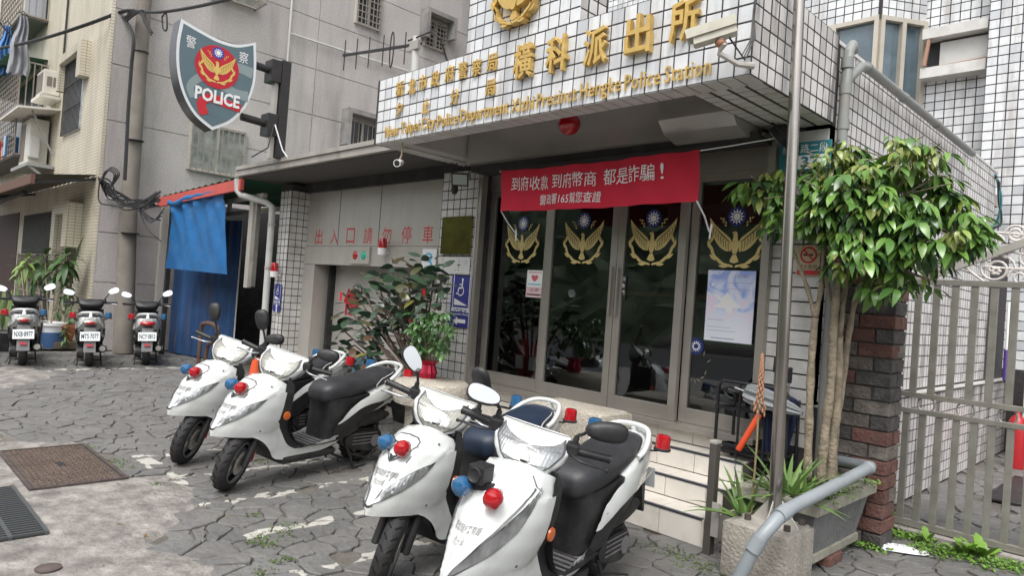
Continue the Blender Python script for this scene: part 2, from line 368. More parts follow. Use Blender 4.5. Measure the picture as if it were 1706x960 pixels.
# flagstones: irregular cells -----------------------------------------
rs = random.Random(11)
def cell_field(x0, x1, y0, y1, d):
    cols = int((x1-x0)/d); rws = int((y1-y0)/d); S = {}
    for i in range(-2, cols+3):
        for j in range(-2, rws+3):
            S[i, j] = (x0+(i+.5+.5*(j % 2)+rs.uniform(-.47, .47))*d, y0+(j+.5+rs.uniform(-.47, .47))*d) if rs.random() > .30 else None
    out = []
    for i in range(cols+1):
        for j in range(rws+1):
            c = S[i, j]
            if c is None: continue
            poly = [(c[0]-d*2, c[1]-d*2), (c[0]+d*2, c[1]-d*2), (c[0]+d*2, c[1]+d*2), (c[0]-d*2, c[1]+d*2)]
            for di in (-3, -2, -1, 0, 1, 2, 3):
                for dj in (-3, -2, -1, 0, 1, 2, 3):
                    q = S.get((i+di, j+dj))
                    if (di, dj) == (0, 0) or q is None: continue
                    mx, my = (c[0]+q[0])/2, (c[1]+q[1])/2; nx, ny = q[0]-c[0], q[1]-c[1]; ln = math.hypot(nx, ny); nx /= ln; ny /= ln
                    mx -= nx*.0045; my -= ny*.0045
                    new = []
                    for a, b_ in zip(poly, poly[1:]+poly[:1]):
                        da = (a[0]-mx)*nx+(a[1]-my)*ny; db = (b_[0]-mx)*nx+(b_[1]-my)*ny
                        if da <= 0: new.append(a)
                        if da*db < 0: t = da/(da-db); new.append((a[0]+(b_[0]-a[0])*t, a[1]+(b_[1]-a[1])*t))
                    poly = new
                    if len(poly) < 3: break
                if len(poly) < 3: break
            if len(poly) >= 3: out.append((c, poly))
    return out
def stone(poly, c, big):
    pts = []
    n_ = len(poly)
    for k in range(n_):
        a, b_ = poly[k], poly[(k+1) % n_]; l = math.hypot(b_[0]-a[0], b_[1]-a[1])
        if l < .02: continue
        pts.append((a[0]*.93+b_[0]*.07, a[1]*.93+b_[1]*.07))
        s_ = max(1, int(l/.07)) if big else 1
        for i in range(1, s_+1):
            t = i/(s_+1); o_ = rs.uniform(-.011, .007); pts.append((a[0]+(b_[0]-a[0])*t+(b_[1]-a[1])/l*o_, a[1]+(b_[1]-a[1])*t-(b_[0]-a[0])/l*o_))
        pts.append((a[0]*.07+b_[0]*.93, a[1]*.07+b_[1]*.93))
    if len(pts) < 3: return None
    z = rs.uniform(-.005, .006); tx, ty = rs.uniform(-.014, .014), rs.uniform(-.014, .014)
    h = lambda p, dz=0: (p[0], p[1], z+dz+(p[0]-c[0])*tx+(p[1]-c[1])*ty)
    inn = [(c[0]+(p[0]-c[0])*.955, c[1]+(p[1]-c[1])*.955) for p in pts]; m = MB(); k = len(pts)
    V = [(p[0], p[1], -.03) for p in pts]+[h(p, -.006) for p in pts]+[h(p) for p in inn]
    F = [(i, (i+1) % k, k+(i+1) % k, k+i) for i in range(k)]+[(k+i, k+(i+1) % k, 2*k+(i+1) % k, 2*k+i) for i in range(k)]+[tuple(range(2*k, 3*k))]
    m.add(V, F); m.closed = False; return m
stones = []
for c, poly in cell_field(-13.3, 1.6, 1.0, 4.9, .138)+cell_field(-1.75, .9, 4.95, 11, .2):
    x, y = c
    if y < edge_y(x)+.0: continue
    if y < 5 and x > -5.1 and x < -2.15 and y > 3.9: continue
    if y < 5 and x < -5.1 and y > 4.6: continue
    if -6.36 < x < -5.1 and y < 1.60: continue
    if rs.random() < .035 and x > -6: continue
    s = seen((x, y, 0))
    if not s and x < -2: 
        if y > 2.0 or x < -9: continue
    mb = stone(poly, c, bool(s and s[2] < 9))
    if mb: stones.append(((s[2] if s else 99), c, mb))
stones.sort(key=lambda q: q[0]); rest = MB(); rest.closed = False
for k, (d, c, mb) in enumerate(stones):
    if k < 300 and d < 50: mb.build('flagstone', slate, ground)
    else: rest.add(mb.v, mb.f)
rest.build('flagstone_paving', slate, ground, kind='stuff')
# manhole cover and drain grate ---------------------------------------
t = thing('manhole_cover', 'rusty rectangular steel inspection cover with raised checker pattern set in the concrete', 'manhole cover', (-5.73, 1.265, .01))
rust = mat('rusty_iron', (.105, .082, .074), .75, .3, var=.35, vs_=8, dirt=(.05, .04, .038), da=.7, ds=7, bump=.2, bs=60)
MB().box(-.55, .55, -.255, .255, -.02, .006).build('cover_plate', rust, t, wp=False)
fr = MB(); [fr.box(*q) for q in ((-.575, .575, -.285, -.262, -.02, .012), (-.575, .575, .262, .285, -.02, .012), (-.575, -.557, -.262, .262, -.02, .012), (.557, .575, -.262, .262, -.02, .012))]
fr.build('cover_frame', rust, t, wp=False)
st = MB()
for i in range(34):
    for j in range(15):
        x = -.52+i*.0315; y = -.225+j*.032
        if abs(x) < .07 and abs(y) < .03: continue
        a = pi/4 if (i+j) % 2 else -pi/4; st.obox((x, y, .009), ((cos(a), sin(a), 0), (-sin(a), cos(a), 0), (0, 0, 1)), (.012, .004, .003))
st.build('tread_pattern', mat('worn_iron', (.22, .165, .13), .6, .4, var=.3, vs_=12), t, kind='stuff', wp=False)
MB().box(-.06, .06, -.022, .022, .006, .010).build('lifting_slot', iron, t, wp=False)
t = thing('drain_grate', 'grey steel bar grating over a gutter drain in the concrete', 'drain grate', (-4.78, .66, .012))
gm = mat('grating_steel', (.13, .14, .145), .5, .6, dirt=(.2, .15, .1), da=.4, ds=9)
pit = MB().box(-.5, .5, -.26, .26, -.0, .001).build('drain_pit', black_p, t, wp=False)
for k in range(26): MB().box(-.49+k*.0385, -.478+k*.0385, -.25, .25, .001, .014).build('grate_bar', gm, t, wp=False)
f = MB(); [f.box(-.5, .5, y, y+.02, .001, .016) for y in (-.26, .24, -.1, .08)]; f.build('grate_frame', gm, t, wp=False)
t = MB().lathe([(.055, 0), (.055, .006), (.045, .008), (.0, .008)], (-3.79, .822, .012), n=20).build('valve_cap', rust, smooth=True)
tag(t, 'small round iron valve cap set in the concrete lane', 'valve cap')
# moss and weeds --------------------------------------------------------
def tuft(mb, x, y, z, n_, r_, s, rr):
    for _ in range(n_):
        a = rr.uniform(0, 2*pi); d = r_*math.sqrt(rr.random()); px, py = x+cos(a)*d, y+sin(a)*d; b_ = rr.uniform(0, 2*pi); q = s*rr.uniform(.5, 1.3); e = rr.uniform(.1, .9)
        u = Vector((cos(b_)*cos(e), sin(b_)*cos(e), sin(e))); v_ = Vector((-sin(b_), cos(b_), 0)); P = Vector((px, py, z+rr.uniform(0, s)))
        mb.add([P, P+u*q*.5+v_*q*.35, P+u*q, P+u*q*.5-v_*q*.35], [(0, 1, 2, 3)])
rr = random.Random(3); mo = MB(); mo.closed = False
for px, py, r_ in ((450, 768, .12), (190, 772, .10), (205, 782, .08), (480, 880, .1), (455, 900, .14), (430, 905, .08), (420, 860, .05), (470, 935, .06), (150, 748, .06), (265, 808, .05), (440, 955, .07), (330, 590, .2), (360, 598, .3), (395, 604, .2), (285, 588, .12), (1130, 925, .1), (1090, 912, .12), (1180, 950, .1), (1150, 940, .12)):
    P = at(px, py, 'Z', 0); tuft(mo, P.x, P.y, -.008, int(900*r_), r_, .016, rr)
mo.build('moss', moss_m, kind='stuff')
we = MB(); we.closed = False
for k in range(70):
    t_ = k/69; px = 1425+t_*300; py = 893+rr.uniform(-22, 18)+t_*50
    if 1440 < px < 1530 and py > 900: continue
    P = at(px, py, 'Z', 0); tuft(we, P.x, P.y, 0, 60, .10, .022, rr)
for k in range(16):
    px = rr.uniform(1415, 1470); py = rr.uniform(820, 900); P = at(px, py, 'Z', 0); P = Vector((-1.55+rr.uniform(-.06, .14), 4.9+rr.uniform(-.1, .55), 0)); tuft(we, P.x, P.y, 0, 60, .09, .028, rr)
tag(we.build('ground_weeds', weed_m, kind='stuff'), 'low bright green weeds spreading along the foot of the steel gate', 'weeds')
leafw = mat('broad_weed_leaf', (.16, .30, .04), .45, var=.2, vs_=9)
for (px, py, hh, lb) in ((1545, 905, .15, 'leafy green weed sprouting beside the crumpled white bag'), (1610, 925, .17, 'tall leafy weed growing in front of the middle of the gate'), (1637, 930, .20, 'tallest broad leaved weed at the gate, near the right edge'), (1470, 870, .20, 'leafy weed clump between the brick pillar and the concrete planter')):
    P = at(px, py, 'Z', 0.0); t = thing('weed_plant', lb, 'weed', tuple(P), 0, 'broad leaved weeds by the gate')
    for k in range(8):
        a = k*2.4; e = rr.uniform(.5, 1.2); u = Vector((cos(a)*cos(e), sin(a)*cos(e), sin(e))); v_ = Vector((-sin(a), cos(a), 0)); q = hh*rr.uniform(.6, 1); w_ = q*.18
        m = MB(); m.closed = False
        m.add([Vector((0, 0, 0)), u*q*.4+v_*w_, u*q*.75+v_*w_*.9-Vector((0, 0, .01)), u*q-Vector((0, 0, .03)), u*q*.75-v_*w_*.9-Vector((0, 0, .01)), u*q*.4-v_*w_, u*q*.6-Vector((0, 0, .012))], [(0, 1, 6, 5), (1, 2, 6), (2, 3, 6), (3, 4, 6), (4, 5, 6)])
        m.build('leaf', leafw, t, smooth=True, wp=False)
# crumpled bag
P = at(1487, 916, 'Z', 0); mb = MB(); rows = []
for j in range(9):
    rows.append([(P.x+(i/14-.5)*.36+rr.uniform(-.01, .01), P.y+(j/8-.5)*.13+rr.uniform(-.012, .012)+(i/14-.5)*.2, .004+.035*abs(sin(i*1.7+j))*sin(pi*j/8)*sin(pi*i/14)+.004*rr.random()) for i in range(15)])
mb.grid(rows); mb.closed = False; tag(mb.build('plastic_bag', mat('white_film', (.78, .80, .82), .3), smooth=True, ang=25), 'crumpled white plastic bag lying on the flagstones before the gate', 'bag')
# ================================================ POLICE STATION
X0 = -1.765; FY = 3.394; P_ = .0953; GAP = .009
stn = thing('police_station', 'white tiled police station with gold lettering on its canopy and four glass doors', 'building', (-3.5, 4.6, 0))
tm = tile_mesh(P_-GAP, P_-GAP, .0028, .0015, tile_w)
tms = tile_mesh(P_-.017, P_-GAP, .0018, .001, tile_side)
tmb = tile_mesh(P_-GAP, P_-GAP, .003, .0015, tile_beige)
# cores (dark joint colour shows between the tiles)
def blk(name, m, *b, par=None, **k): return MB().box(*b).build(name, m, par or stn, **k)
ZB, ZT = 2.715, 2.715+6*P_
XL = X0-37*P_-.03
blk('canopy_beam', grout, XL, X0, FY, FY+.16, ZB, ZT)
blk('canopy_side', grout, X0-.16, X0, FY+.16, 4.55, ZB, ZT)
blk('canopy_side', grout, XL, XL+.16, FY+.16, 4.55, ZB, ZT)
blk('emblem_block', grout, -4.126, -3.0, FY, FY+.3, ZT, ZT+1.2)
blk("canopy_ceiling", plaster, XL+.16, X0-.16, FY+.16, 4.55, 2.98, 3.12)
blk('canopy_soffit', plaster, XL+.16, -5.0, FY+.16, 4.55, 2.72, 2.98)
blk('canopy_soffit', grout, X0-.44, X0-.16, FY+.16, 4.55, 2.7165, 2.98)
blk('roof_slab', concrete, -8.9, X0-.16, 4.56, 10.3, 3.0, 3.14)
blk('side_wall', grout, X0-.18, X0-.03, 4.56, 9.4, .88, 3.26)
blk('side_plinth', grout, X0-.16, X0+.04, 4.62, 10.4, 0, .87)
blk('side_wall', grout, X0-.18, X0-.03, 9.4, 10.4, .88, 2.45)
blk('door_pier', grout, -2.13, X0-.03, 4.56, 4.9, 0, 2.72)
blk('door_pier', grout, -5.62, -5.03, 4.45, 4.9, 0, 2.74)
blk('far_pier', grout, -9.13, -8.80, 4.40, 4.9, 0, 2.75)
blk('coping', tile_side, X0-.22, X0-.02, 4.6, 9.45, 3.26, 3.285)
F = []
n_ = 37
F += tile_field((X0-n_*P_, FY, ZB), (1, 0, 0), (0, 0, 1), n_, 6, P_, P_)
F += tile_field((-3.0-11.8*P_+.0, FY, ZT), (1, 0, 0), (0, 0, 1), 12, 12, P_, P_, keep=lambda c: c.x > -4.12)
emit_tiles(stn, F, tm, 300, tile_w)
G = tile_field((X0, FY, ZB), (0, 1, 0), (0, 0, 1), 12, 6, P_, P_)
side_t = thing('canopy_side_cladding', 'x', 'x') if False else None
E2 = list(G)
E2 += tile_field((-3.0, FY, ZT), (0, 1, 0), (0, 0, 1), 3, 12, P_, P_)
E2 += tile_field((X0-.03, 4.65, .90), (0, 1, 0), (0, 0, 1), 50, 25, P_, P_, keep=lambda c: c.z < 2.45 or c.y < 9.4)
E2 += tile_field((X0+.04, 4.66, .0), (0, 1, 0), (0, 0, 1), 60, 9, P_, P_)
emit_tiles(stn, E2, tms, 0, tile_side, stuffname='side_wall_tiling')
S_ = []
# undersides (N = down): U x V = -Z
S_ += tile_field((X0-n_*P_, FY+.0, ZB), (0, 1, 0), (1, 0, 0), 2, n_, .08, P_)
S_ += tile_field((X0-.44, FY+.16, ZB+.0), (0, 1, 0), (1, 0, 0), 10, 4, .099, .11)
S_ += tile_field((XL, FY+.16, ZB), (0, 1, 0), (1, 0, 0), 10, 2, P_, .085)
emit_tiles(stn, S_, tmb, 0, tile_beige, stuffname='soffit_tiling')
W_ = tile_field((-5.62+.003, 4.45, .0), (1, 0, 0), (0, 0, 1), 6, 28, .0975, P_)
W_ += tile_field((-2.13, 4.56, .6), (1, 0, 0), (0, 0, 1), 4, 22, .0845, P_)
W_ += tile_field((-9.13, 4.40, 0), (1, 0, 0), (0, 0, 1), 3, 28, .105, P_)
W_ += tile_field((-8.80, 4.40, 0), (0, 1, 0), (0, 0, 1), 3, 28, P_, P_)
emit_tiles(stn, W_, tmb, 0, tile_beige, stuffname='pier_tiling')
# plain trim
MB().box(X0-.03, X0+.06, 4.62, 10.4, .872, .885).build('plinth_ledge', tile_beige, stn)
# gold lettering
def at2(px, py): p = at(px, py, 'Y', FY); return p
def gchar(ch, px, py, w_, h_, nm='gold_character'):
    p = at2(px, py); mb = MB(); letter(mb, ch, (p.x, FY-.007, p.z), (1, 0, 0), (0, 0, 1), (0, -1, 0), w_, h_, off=(.012 if w_ > .15 else 0), ext=(.09 if w_ > .15 else .05), bevel=.008, lift=.004); mb.build(nm, gold, stn)
for ch, px, py in zip('新北市政府警察局', (669, 689, 707, 728, 752, 774, 797, 823), (148, 145, 138, 132, 123, 118, 113, 105)): gchar(ch, px, py, .105, .13)
for ch, px, py in zip('夕止分局', (668, 712, 760, 820), (183, 177, 162, 147)): gchar(ch, px, py, .10, .12)
for ch, px, py in zip('橫科派出所', (878, 934, 998, 1070, 1146), (104, 92, 80, 60, 36)): gchar(ch, px, py, .185, .245)
full = 'New Taipei City Police Department Xizhi Precinct Hengke Police Station'
def raw_w(tx):
    v, f = text_mb(tx, 1, 0, .05, spacing=1.08); return max(p.x for p in v)*2
W_ = [raw_w(w_) for w_ in full.split()]; gap_ = .30; tot = sum(W_)+gap_*(len(W_)-1); sc_ = 3.14/tot; x_ = -5.13
for w_, ww in zip(full.split(), W_):
    v, f = text_mb(w_, 1, 0, .05, spacing=1.08); y0 = -.028 if any(c in w_ for c in 'pgy') else 0; mb = MB(); H = max(p.y for p in v)*2
    letter(mb, w_, (x_+ww*sc_/2, FY-.007, 2.800+(y0 if y0 else 0)*.35), (1, 0, 0), (0, 0, 1), (0, -1, 0), ww*sc_, H*sc_*1.4, off=0, ext=.05, spacing=1.08, lift=.003); mb.build('english_word', gold, stn); x_ += (ww+gap_)*sc_
# emblem polygons --------------------------------------------------------
def rot2(p, a, c=(0, 0)): x, y = p[0]-c[0], p[1]-c[1]; return (c[0]+x*cos(a)-y*sin(a), c[1]+x*sin(a)+y*cos(a))
def leafp(x, y, l, w_, a): return [rot2((x+l*t, y+s), a, (x, y)) for t, s in ((0, 0), (.25, w_*.8), (.5, w_), (.8, w_*.5), (1, 0), (.8, -w_*.4), (.5, -w_*.8), (.25, -w_*.6))]
def circ(x, y, r, n=20, ry=None): return [(x+r*cos(2*pi*k/n), y+(ry or r)*sin(2*pi*k/n)) for k in range(n)]
def emblem():
    g = []; dk = []; bl = [circ(0, .45, .165, 24)]; wh = [circ(0, .45, .062, 16)]
    for k in range(12):
        a = 2*pi*k/12; wh.append([rot2(q, a+pi/2, (0, .45)) for q in ((-.020, .45+.074), (0, .45+.135), (.020, .45+.074))])
    for s in (-1, 1):
        M = lambda P: [(s*x, y) for x, y in P]
        g.append(M([(.055, .02), (.10, .10), (.19, .17), (.30, .25), (.42, .36), (.49, .45), (.475, .30), (.44, .20), (.395, .10), (.335, .01), (.265, -.065), (.17, -.12), (.075, -.13)]))
        for k in range(8):
            t = k/7; a = (.085+.34*t, -.10+.33*t**1.15); b = (.11+.33*t, .055+.30*t)
            dk.append(M([(a[0]+.02, a[1]-.03), (a[0]+.03, a[1]-.02), ((a[0]+b[0])/2+.035, (a[1]+b[1])/2+.01), (b[0]-.01, b[1]-.01), ((a[0]+b[0])/2+.022, (a[1]+b[1])/2+.005)]))
        dk.append(M([(.10, .02), (.2, .10), (.30, .19), (.41, .31), (.40, .31), (.29, .20), (.19, .115), (.10, .035)]))
        for k in range(6):
            t = k/5; a = -pi/2+.25+t*1.35; x = .46*cos(a); y = -.0+.40*sin(a); g.append(M(leafp(x, y-.0, .17, .034, a+pi/2+(.35 if k % 2 else -.15))))
        g.append(M([(.02, -.40), (.20, -.36), (.38, -.22), (.47, -.02), (.50, .12), (.44, -.02), (.35, -.19), (.19, -.32), (.02, -.36)]))
        for k in range(5): g.append(M(leafp(.15+.028*k, .30+.035*k, .055, .016, 1.5)) if 0 else M(leafp(.17+.022*k, .30+.03*k, .05, .015, (1.7 if k % 2 else .3))))
    g.append([(-.03, .20), (-.075, .185), (-.035, .165), (-.04, .10), (-.065, .0), (-.06, -.10), (-.03, -.17), (.03, -.17), (.06, -.10), (.065, 0), (.04, .10), (.035, .17), (.012, .205)])
    g.append([(-.03, -.18), (-.085, -.29), (-.05, -.315), (0, -.325), (.05, -.315), (.085, -.29), (.03, -.18)])
    dk.append(circ(.0, .175, .007, 6))
    return g, dk, bl, wh
EMB = emblem(); EMB[0][:] = [p for p in EMB[0]]
def emblem_parts(parent, O, U, V, N, size, gm, flat=True, depth=.004, dark=True, wp=True, nm='emblem'):
    O, U, V, N = map(Vector, (O, U, V, N))
    for k, (polys, m, l_, part) in enumerate(zip((EMB[0], EMB[1], EMB[2], EMB[3]), (gm, black_p, blue_emb, white_p), (.001, .002, .001, .0022), ('dove_and_wreath', 'feather_lines', 'blue_disc', 'white_sun'))):
        if part == 'feather_lines' and not dark: continue
        mb = MB()
        for i, p in enumerate(polys):
            q = [(x*size, y*size) for x, y in p]
            if flat: mb.flat(q, O+N*(l_+i*4e-5), U, V)
            else: mb.prism(q, O, U, V, N, 0, depth*(1+.15*(i % 3))+(l_*2))
        mb.closed = not flat; mb.build(part, m, parent, wp=wp)
blue_emb = mat('emblem_blue', (.015, .03, .16), .4)
gold_flat = mat('gold_decal', (.62, .50, .20), .5)
# raised emblem on the block
E0 = thing('wall_emblem', 'large raised gold dove emblem fixed on the tiled block above the canopy', 'emblem', (-3.568, FY-.008, 3.56))
emblem_parts(E0, (0, 0, 0), (1, 0, 0), (0, 0, 1), (0, -1, 0), 0.46, gold, flat=False, depth=.045, dark=False, wp=False)
# front glass doors --------------------------------------------------------
DY = 4.6; Z0 = .60; ZH = 2.47
glass = bpy.data.materials.new('tinted_glass'); glass.use_nodes = True; n = glass.node_tree.nodes; L = glass.node_tree.links
for q in list(n): n.remove(q)
ou = n.new('ShaderNodeOutputMaterial'); gl = n.new('ShaderNodeBsdfGlossy'); gl.inputs['Roughness'].default_value = .02; gl.inputs[0].default_value = (.8, .85, .88, 1); tr = n.new('ShaderNodeBsdfTransparent'); tr.inputs[0].default_value = (.78, .82, .83, 1)
fr_ = n.new('ShaderNodeFresnel'); fr_.inputs[0].default_value = 2.1; mx = n.new('ShaderNodeMixShader'); L.new(fr_.outputs[0], mx.inputs[0]); L.new(tr.outputs[0], mx.inputs[1]); L.new(gl.outputs[0], mx.inputs[2]); L.new(mx.outputs[0], ou.inputs[0])
MATS['tinted_glass'] = glass
doorspec = [('fixed_panel', -5.03, -4.21, 0), ('sliding_door', -4.20, -3.42, -.05), ('sliding_door', -3.415, -2.79, -.05), ('fixed_panel', -2.785, -2.14, 0)]
# outer frame
jm = MB(); jm.box(-5.03, -2.13, DY-.02, DY+.16, 2.47, 2.64); jm.build('door_head', steel, stn)
MB().box(-5.03, -2.13, DY-.12, DY+.16, .565, .602).build('door_sill', steel, stn)
for i, (nm, xa, xb, dy) in enumerate(doorspec):
    f = MB(); y = DY+dy; w1 = .065
    for q in ((xa, xa+w1, y-.0, y+.045, Z0+.004, ZH), (xb-w1, xb, y-.0, y+.045, Z0+.004, ZH), (xa+w1, xb-w1, y+.001, y+.044, Z0+.004, Z0+.115), (xa+w1, xb-w1, y+.001, y+.044, ZH-.06, ZH)): f.cbox(*q, c=.003)
    fo = f.build(nm+'_frame', steel, stn)
    g = MB().add([(xa+w1, y+.02, Z0+.115), (xb-w1, y+.02, Z0+.115), (xb-w1, y+.02, ZH-.06), (xa+w1, y+.02, ZH-.06)], [(0, 1, 2, 3)]); g.closed = False
    g.build('glass_pane', glass, fo)
    if nm == 'sliding_door': MB().tube([((xb if i == 1 else xa+.0)-(.03 if i == 1 else -.03), y-.02, 1.35), ((xb if i == 1 else xa)-(.03 if i == 1 else -.03), y-.02, 1.75)], .010, 8).build('handle', steel, fo)
decal_y = [DY+.015, DY-.035, DY-.035, DY+.015]
for xc, yy, rank in ((-4.58, decal_y[0], 'leftmost door panel'), (-3.80, decal_y[1], 'second door panel from the left'), (-3.10, decal_y[2], 'third door panel from the left'), (-2.425, decal_y[3], 'rightmost door panel')):
    t = thing('emblem_decal', 'gold dove police emblem with blue sun on the '+rank, 'decal', (xc, yy, 1.945), 0, 'gold emblems on the glass doors')
    emblem_parts(t, (0, 0, 0), (1, 0, 0), (0, 0, 1), (0, -1, 0), .435, gold_flat, wp=False)
    bk = MB()
t = thing('emblem_decal', 'worn blue sun decal with scratched remains, low on the rightmost glass door', 'decal', (-2.68, DY+.015, 1.18))
mb = MB(); mb.closed = False; mb.flat(circ(0, 0, .062), (0, 0, 0), (1, 0, 0), (0, 0, 1)); mb.build('blue_disc', blue_emb, t, wp=False)
mb = MB(); mb.closed = False
for k in range(12): a = 2*pi*k/12; mb.flat([rot2(q, a) for q in ((-.006, .02), (0, .045), (.006, .02))], (0, -.002, 0), (1, 0, 0), (0, 0, 1))
mb.build('white_sun', white_p, t, wp=False)
mb = MB(); mb.closed = False
for k in range(14): a = .4+k*.45; x, y = .10*cos(a)+.0, -.16+.12*sin(a); mb.flat([rot2((x+q[0], y+q[1]), a*1.7, (x, y)) for q in ((0, 0), (.03, .004), (.045, 0), (.02, -.005))], (0, -.001, 0), (1, 0, 0), (0, 0, 1))
mb.build('scratched_wreath', mat('faded_gold', (.25, .23, .17), .6), t, wp=False)
# transom and shutter housing
stl2 = mat('polished_steel', (.46, .44, .41), .20, .45, var=.12, vs_=2)
bx = MB(); bx.box(-4.98, -2.75, 4.20, 4.50, 2.66, 2.98); bx.build('shutter_housing', stl2, stn)
bx = MB(); prof = [(4.50, 2.98), (4.02, 2.98), (4.0, 2.86), (4.02, 2.74), (4.10, 2.66), (4.24, 2.62), (4.50, 2.62)]
bx.prism([(p[0]-4.5, p[1]) for p in prof], (-2.75, 4.5, 0), (0, 1, 0), (0, 0, 1), (1, 0, 0), 0, .55); bx.build('shutter_roll_cover', stl2, stn, smooth=True, ang=20)
MB().box(-5.0, -2.15, 4.28, 4.5, 2.60, 2.655).build('shutter_slot', dark_in, stn)
MB().box(-5.0, -2.13, 4.35, 4.59, 2.64, 2.66).build('transom_sheet', steel, stn)
MB().box(-2.17, -2.115, 4.50, 4.58, .6, 2.7).build('shutter_guide', steel, stn)
MB().box(-5.03, -4.99, 4.43, 4.50, .1, 2.7).build('shutter_guide', steel, stn)
MB().box(-5.05, -5.032, 4.425, 4.45, .2, 2.7).build('pier_edge_trim', steel_dk, stn)
# interior
blk('room_floor', mat('terrazzo', (.25, .24, .22), .4, var=.2, vs_=20), -5.6, -1.95, 4.75, 8.5, .5, .598)
blk('room_wall', mat('room_paint', (.50, .50, .48), .8), -5.7, -1.95, 8.5, 8.6, .5, 3)
blk('room_wall', MATS['room_paint'], -5.62, -5.55, 4.9, 8.5, .5, 3)
blk('room_wall', MATS['room_paint'], -2.0, -1.95, 4.9, 8.5, .5, 3)
blk('room_ceiling', MATS['room_paint'], -5.55, -1.95, 4.75, 8.5, 2.9, 2.95)
t = thing('reception_counter', 'dark reception counter with a pale wooden top behind the glass doors', 'counter', (-3.3, 6.2, .6))
MB().box(-.95, 1.0, -.2, .3, 0, .95).build('counter_body', mat('dark_veneer', (.06, .04, .035), .4), t, wp=False); MB().cbox(-1.0, 1.05, -.28, .35, .95, 1.0, c=.008).build('counter_top', mat('pale_wood', (.42, .29, .16), .4, var=.2, vs_=9), t, wp=False)
for x, y, lb in ((-4.75, 4.95, 'red fire extinguisher standing behind the left glass panel'), (-4.55, 4.93, 'second red fire extinguisher behind the left glass panel, nearer the sliding door')):
    t = thing('fire_extinguisher', lb, 'fire extinguisher', (x, y, .6))
    MB().lathe([(.075, 0), (.08, .02), (.08, .36), (.06, .42), (.025, .45), (.02, .5)], n=16).build('cylinder', red_metal, t, smooth=True, wp=False)
    MB().box(-.04, .06, -.012, .012, .49, .53).build('handle', black_pl, t, wp=False); MB().box(-.05, .05, -.085, -.078, .15, .28).build('paper_label', white_p, t, wp=False)
    MB().tube([(0, 0, .5), (.1, 0, .46), (.12, 0, .3), (.1, 0, .12)], .012, 6).build('hose', black_pl, t, smooth=True, wp=False)
# posters and small signs on the doors
def poster(name, label, cat, xa, xb, za, zb, y, cols, texts, group=None):
    t = thing(name, label, cat, ((xa+xb)/2, y, (za+zb)/2), 0, group); w_, h_ = xb-xa, zb-za
    m = MB(); m.box(-w_/2, w_/2, -.0015, .0015, -h_/2, h_/2); m.build('sheet', cols, t, wp=False)
    for (tx, cx, cz, tw, th, tmat) in texts:
        mb = MB(); mb.closed = False; letter(mb, tx, (cx*w_, -.0016, cz*h_), (1, 0, 0), (0, 0, 1), (0, -1, 0), tw*w_, th*h_, lift=.0006); mb.build('lettering', tmat, t, wp=False)
    return t
pm = mat('blue_pink_poster', (.55, .60, .80), .35); n, L, b = nodes_of(pm)
tc = n.new('ShaderNodeTexCoord'); nz = n.new('ShaderNodeTexNoise'); nz.inputs['Scale'].default_value = 5; nz.inputs['Detail'].default_value = 2; nz.inputs['Distortion'].default_value = 1.6; L.new(tc.outputs['Object'], nz.inputs['Vector'])
cr = n.new('ShaderNodeValToRGB'); e = cr.color_ramp.elements; e[0].position = .36; e[0].color = (.30, .40, .78, 1); e[1].position = .66; e[1].color = (.80, .66, .78, 1); q = e.new(.5); q.color = (.66, .72, .88, 1); L.new(nz.outputs['Fac'], cr.inputs[0])
se = n.new('ShaderNodeSeparateXYZ'); L.new(tc.outputs['Object'], se.inputs[0]); lo = math_(n, L, 'GREATER_THAN', -.0, se.outputs[2]); mr = n.new('ShaderNodeMapRange'); mr.inputs[1].default_value = .0; mr.inputs[2].default_value = -.16; L.new(se.outputs[2], mr.inputs[0])
L.new(cr.outputs[0], b.inputs['Base Color']); lerpmix(pm, mr.outputs[0], (.74, .76, .84))
grey_t = mat('grey_print', (.30, .32, .42), .6); pink_t = mat('pink_print', (.62, .12, .15), .6)
pt = poster('event_poster', 'pale blue and pink printed poster taped to the rightmost glass door', 'poster', -2.612, -2.243, 1.235, 1.75, DY-.002, pm,
    [('★', -.38, .30, .10, .07, white_p), ('活動', .22, .42, .30, .05, grey_t), ('━━━━━━━━', .2, .33, .5, .006, grey_t), ('━━━━━━', .2, .24, .42, .005, grey_t), ('━━━━━', -.28, -.2, .35, .006, grey_t), ('━━━━━━━', -.2, -.30, .5, .005, grey_t), ('━━━━━━━━', -.15, -.35, .6, .005, grey_t), ('━━━━', -.1, -.455, .5, .012, grey_t)])
mb = MB(); mb.closed = False; mb.flat([(-.14, .09), (-.06, .06), (-.02, .10), (.02, .05), (.10, -.01), (.03, -.01), (.01, -.06), (-.04, -.02), (-.12, -.01), (-.07, .03)], (0, -.0025, 0), (1, 0, 0), (0, 0, 1)); mb.build('white_bird_print', white_p, pt, wp=False)
pk = mat('pink_poster', (.72, .50, .52), .5)
pt = poster('notice_poster', 'small pink and white notice on the leftmost glass door', 'notice', -4.475, -4.275, 1.455, 1.705, DY+.010, white_p,
    [('━━━━━', 0, .42, .8, .03, pink_t), ('♥', 0, .20, .42, .25, pink_t), ('━━━', 0, -.02, .8, .05, mat('cyan_print', (.15, .5, .6), .5)), ('注意', 0, -.22, .6, .12, pink_t), ('━━━━━', 0, -.40, .85, .05, pink_t)])
MB().box(-.1, .1, -.0022, -.0017, -.122, -.03).build('pink_field', pk, pt, wp=False)
poster('door_label', 'narrow black label with white characters on the third glass door panel', 'label', -3.365, -3.315, 1.49, 1.69, DY-.038, black_p, [('自', 0, .33, .5, .17, white_p), ('動', 0, .06, .5, .17, white_p), ('門', 0, -.22, .5, .17, white_p)])
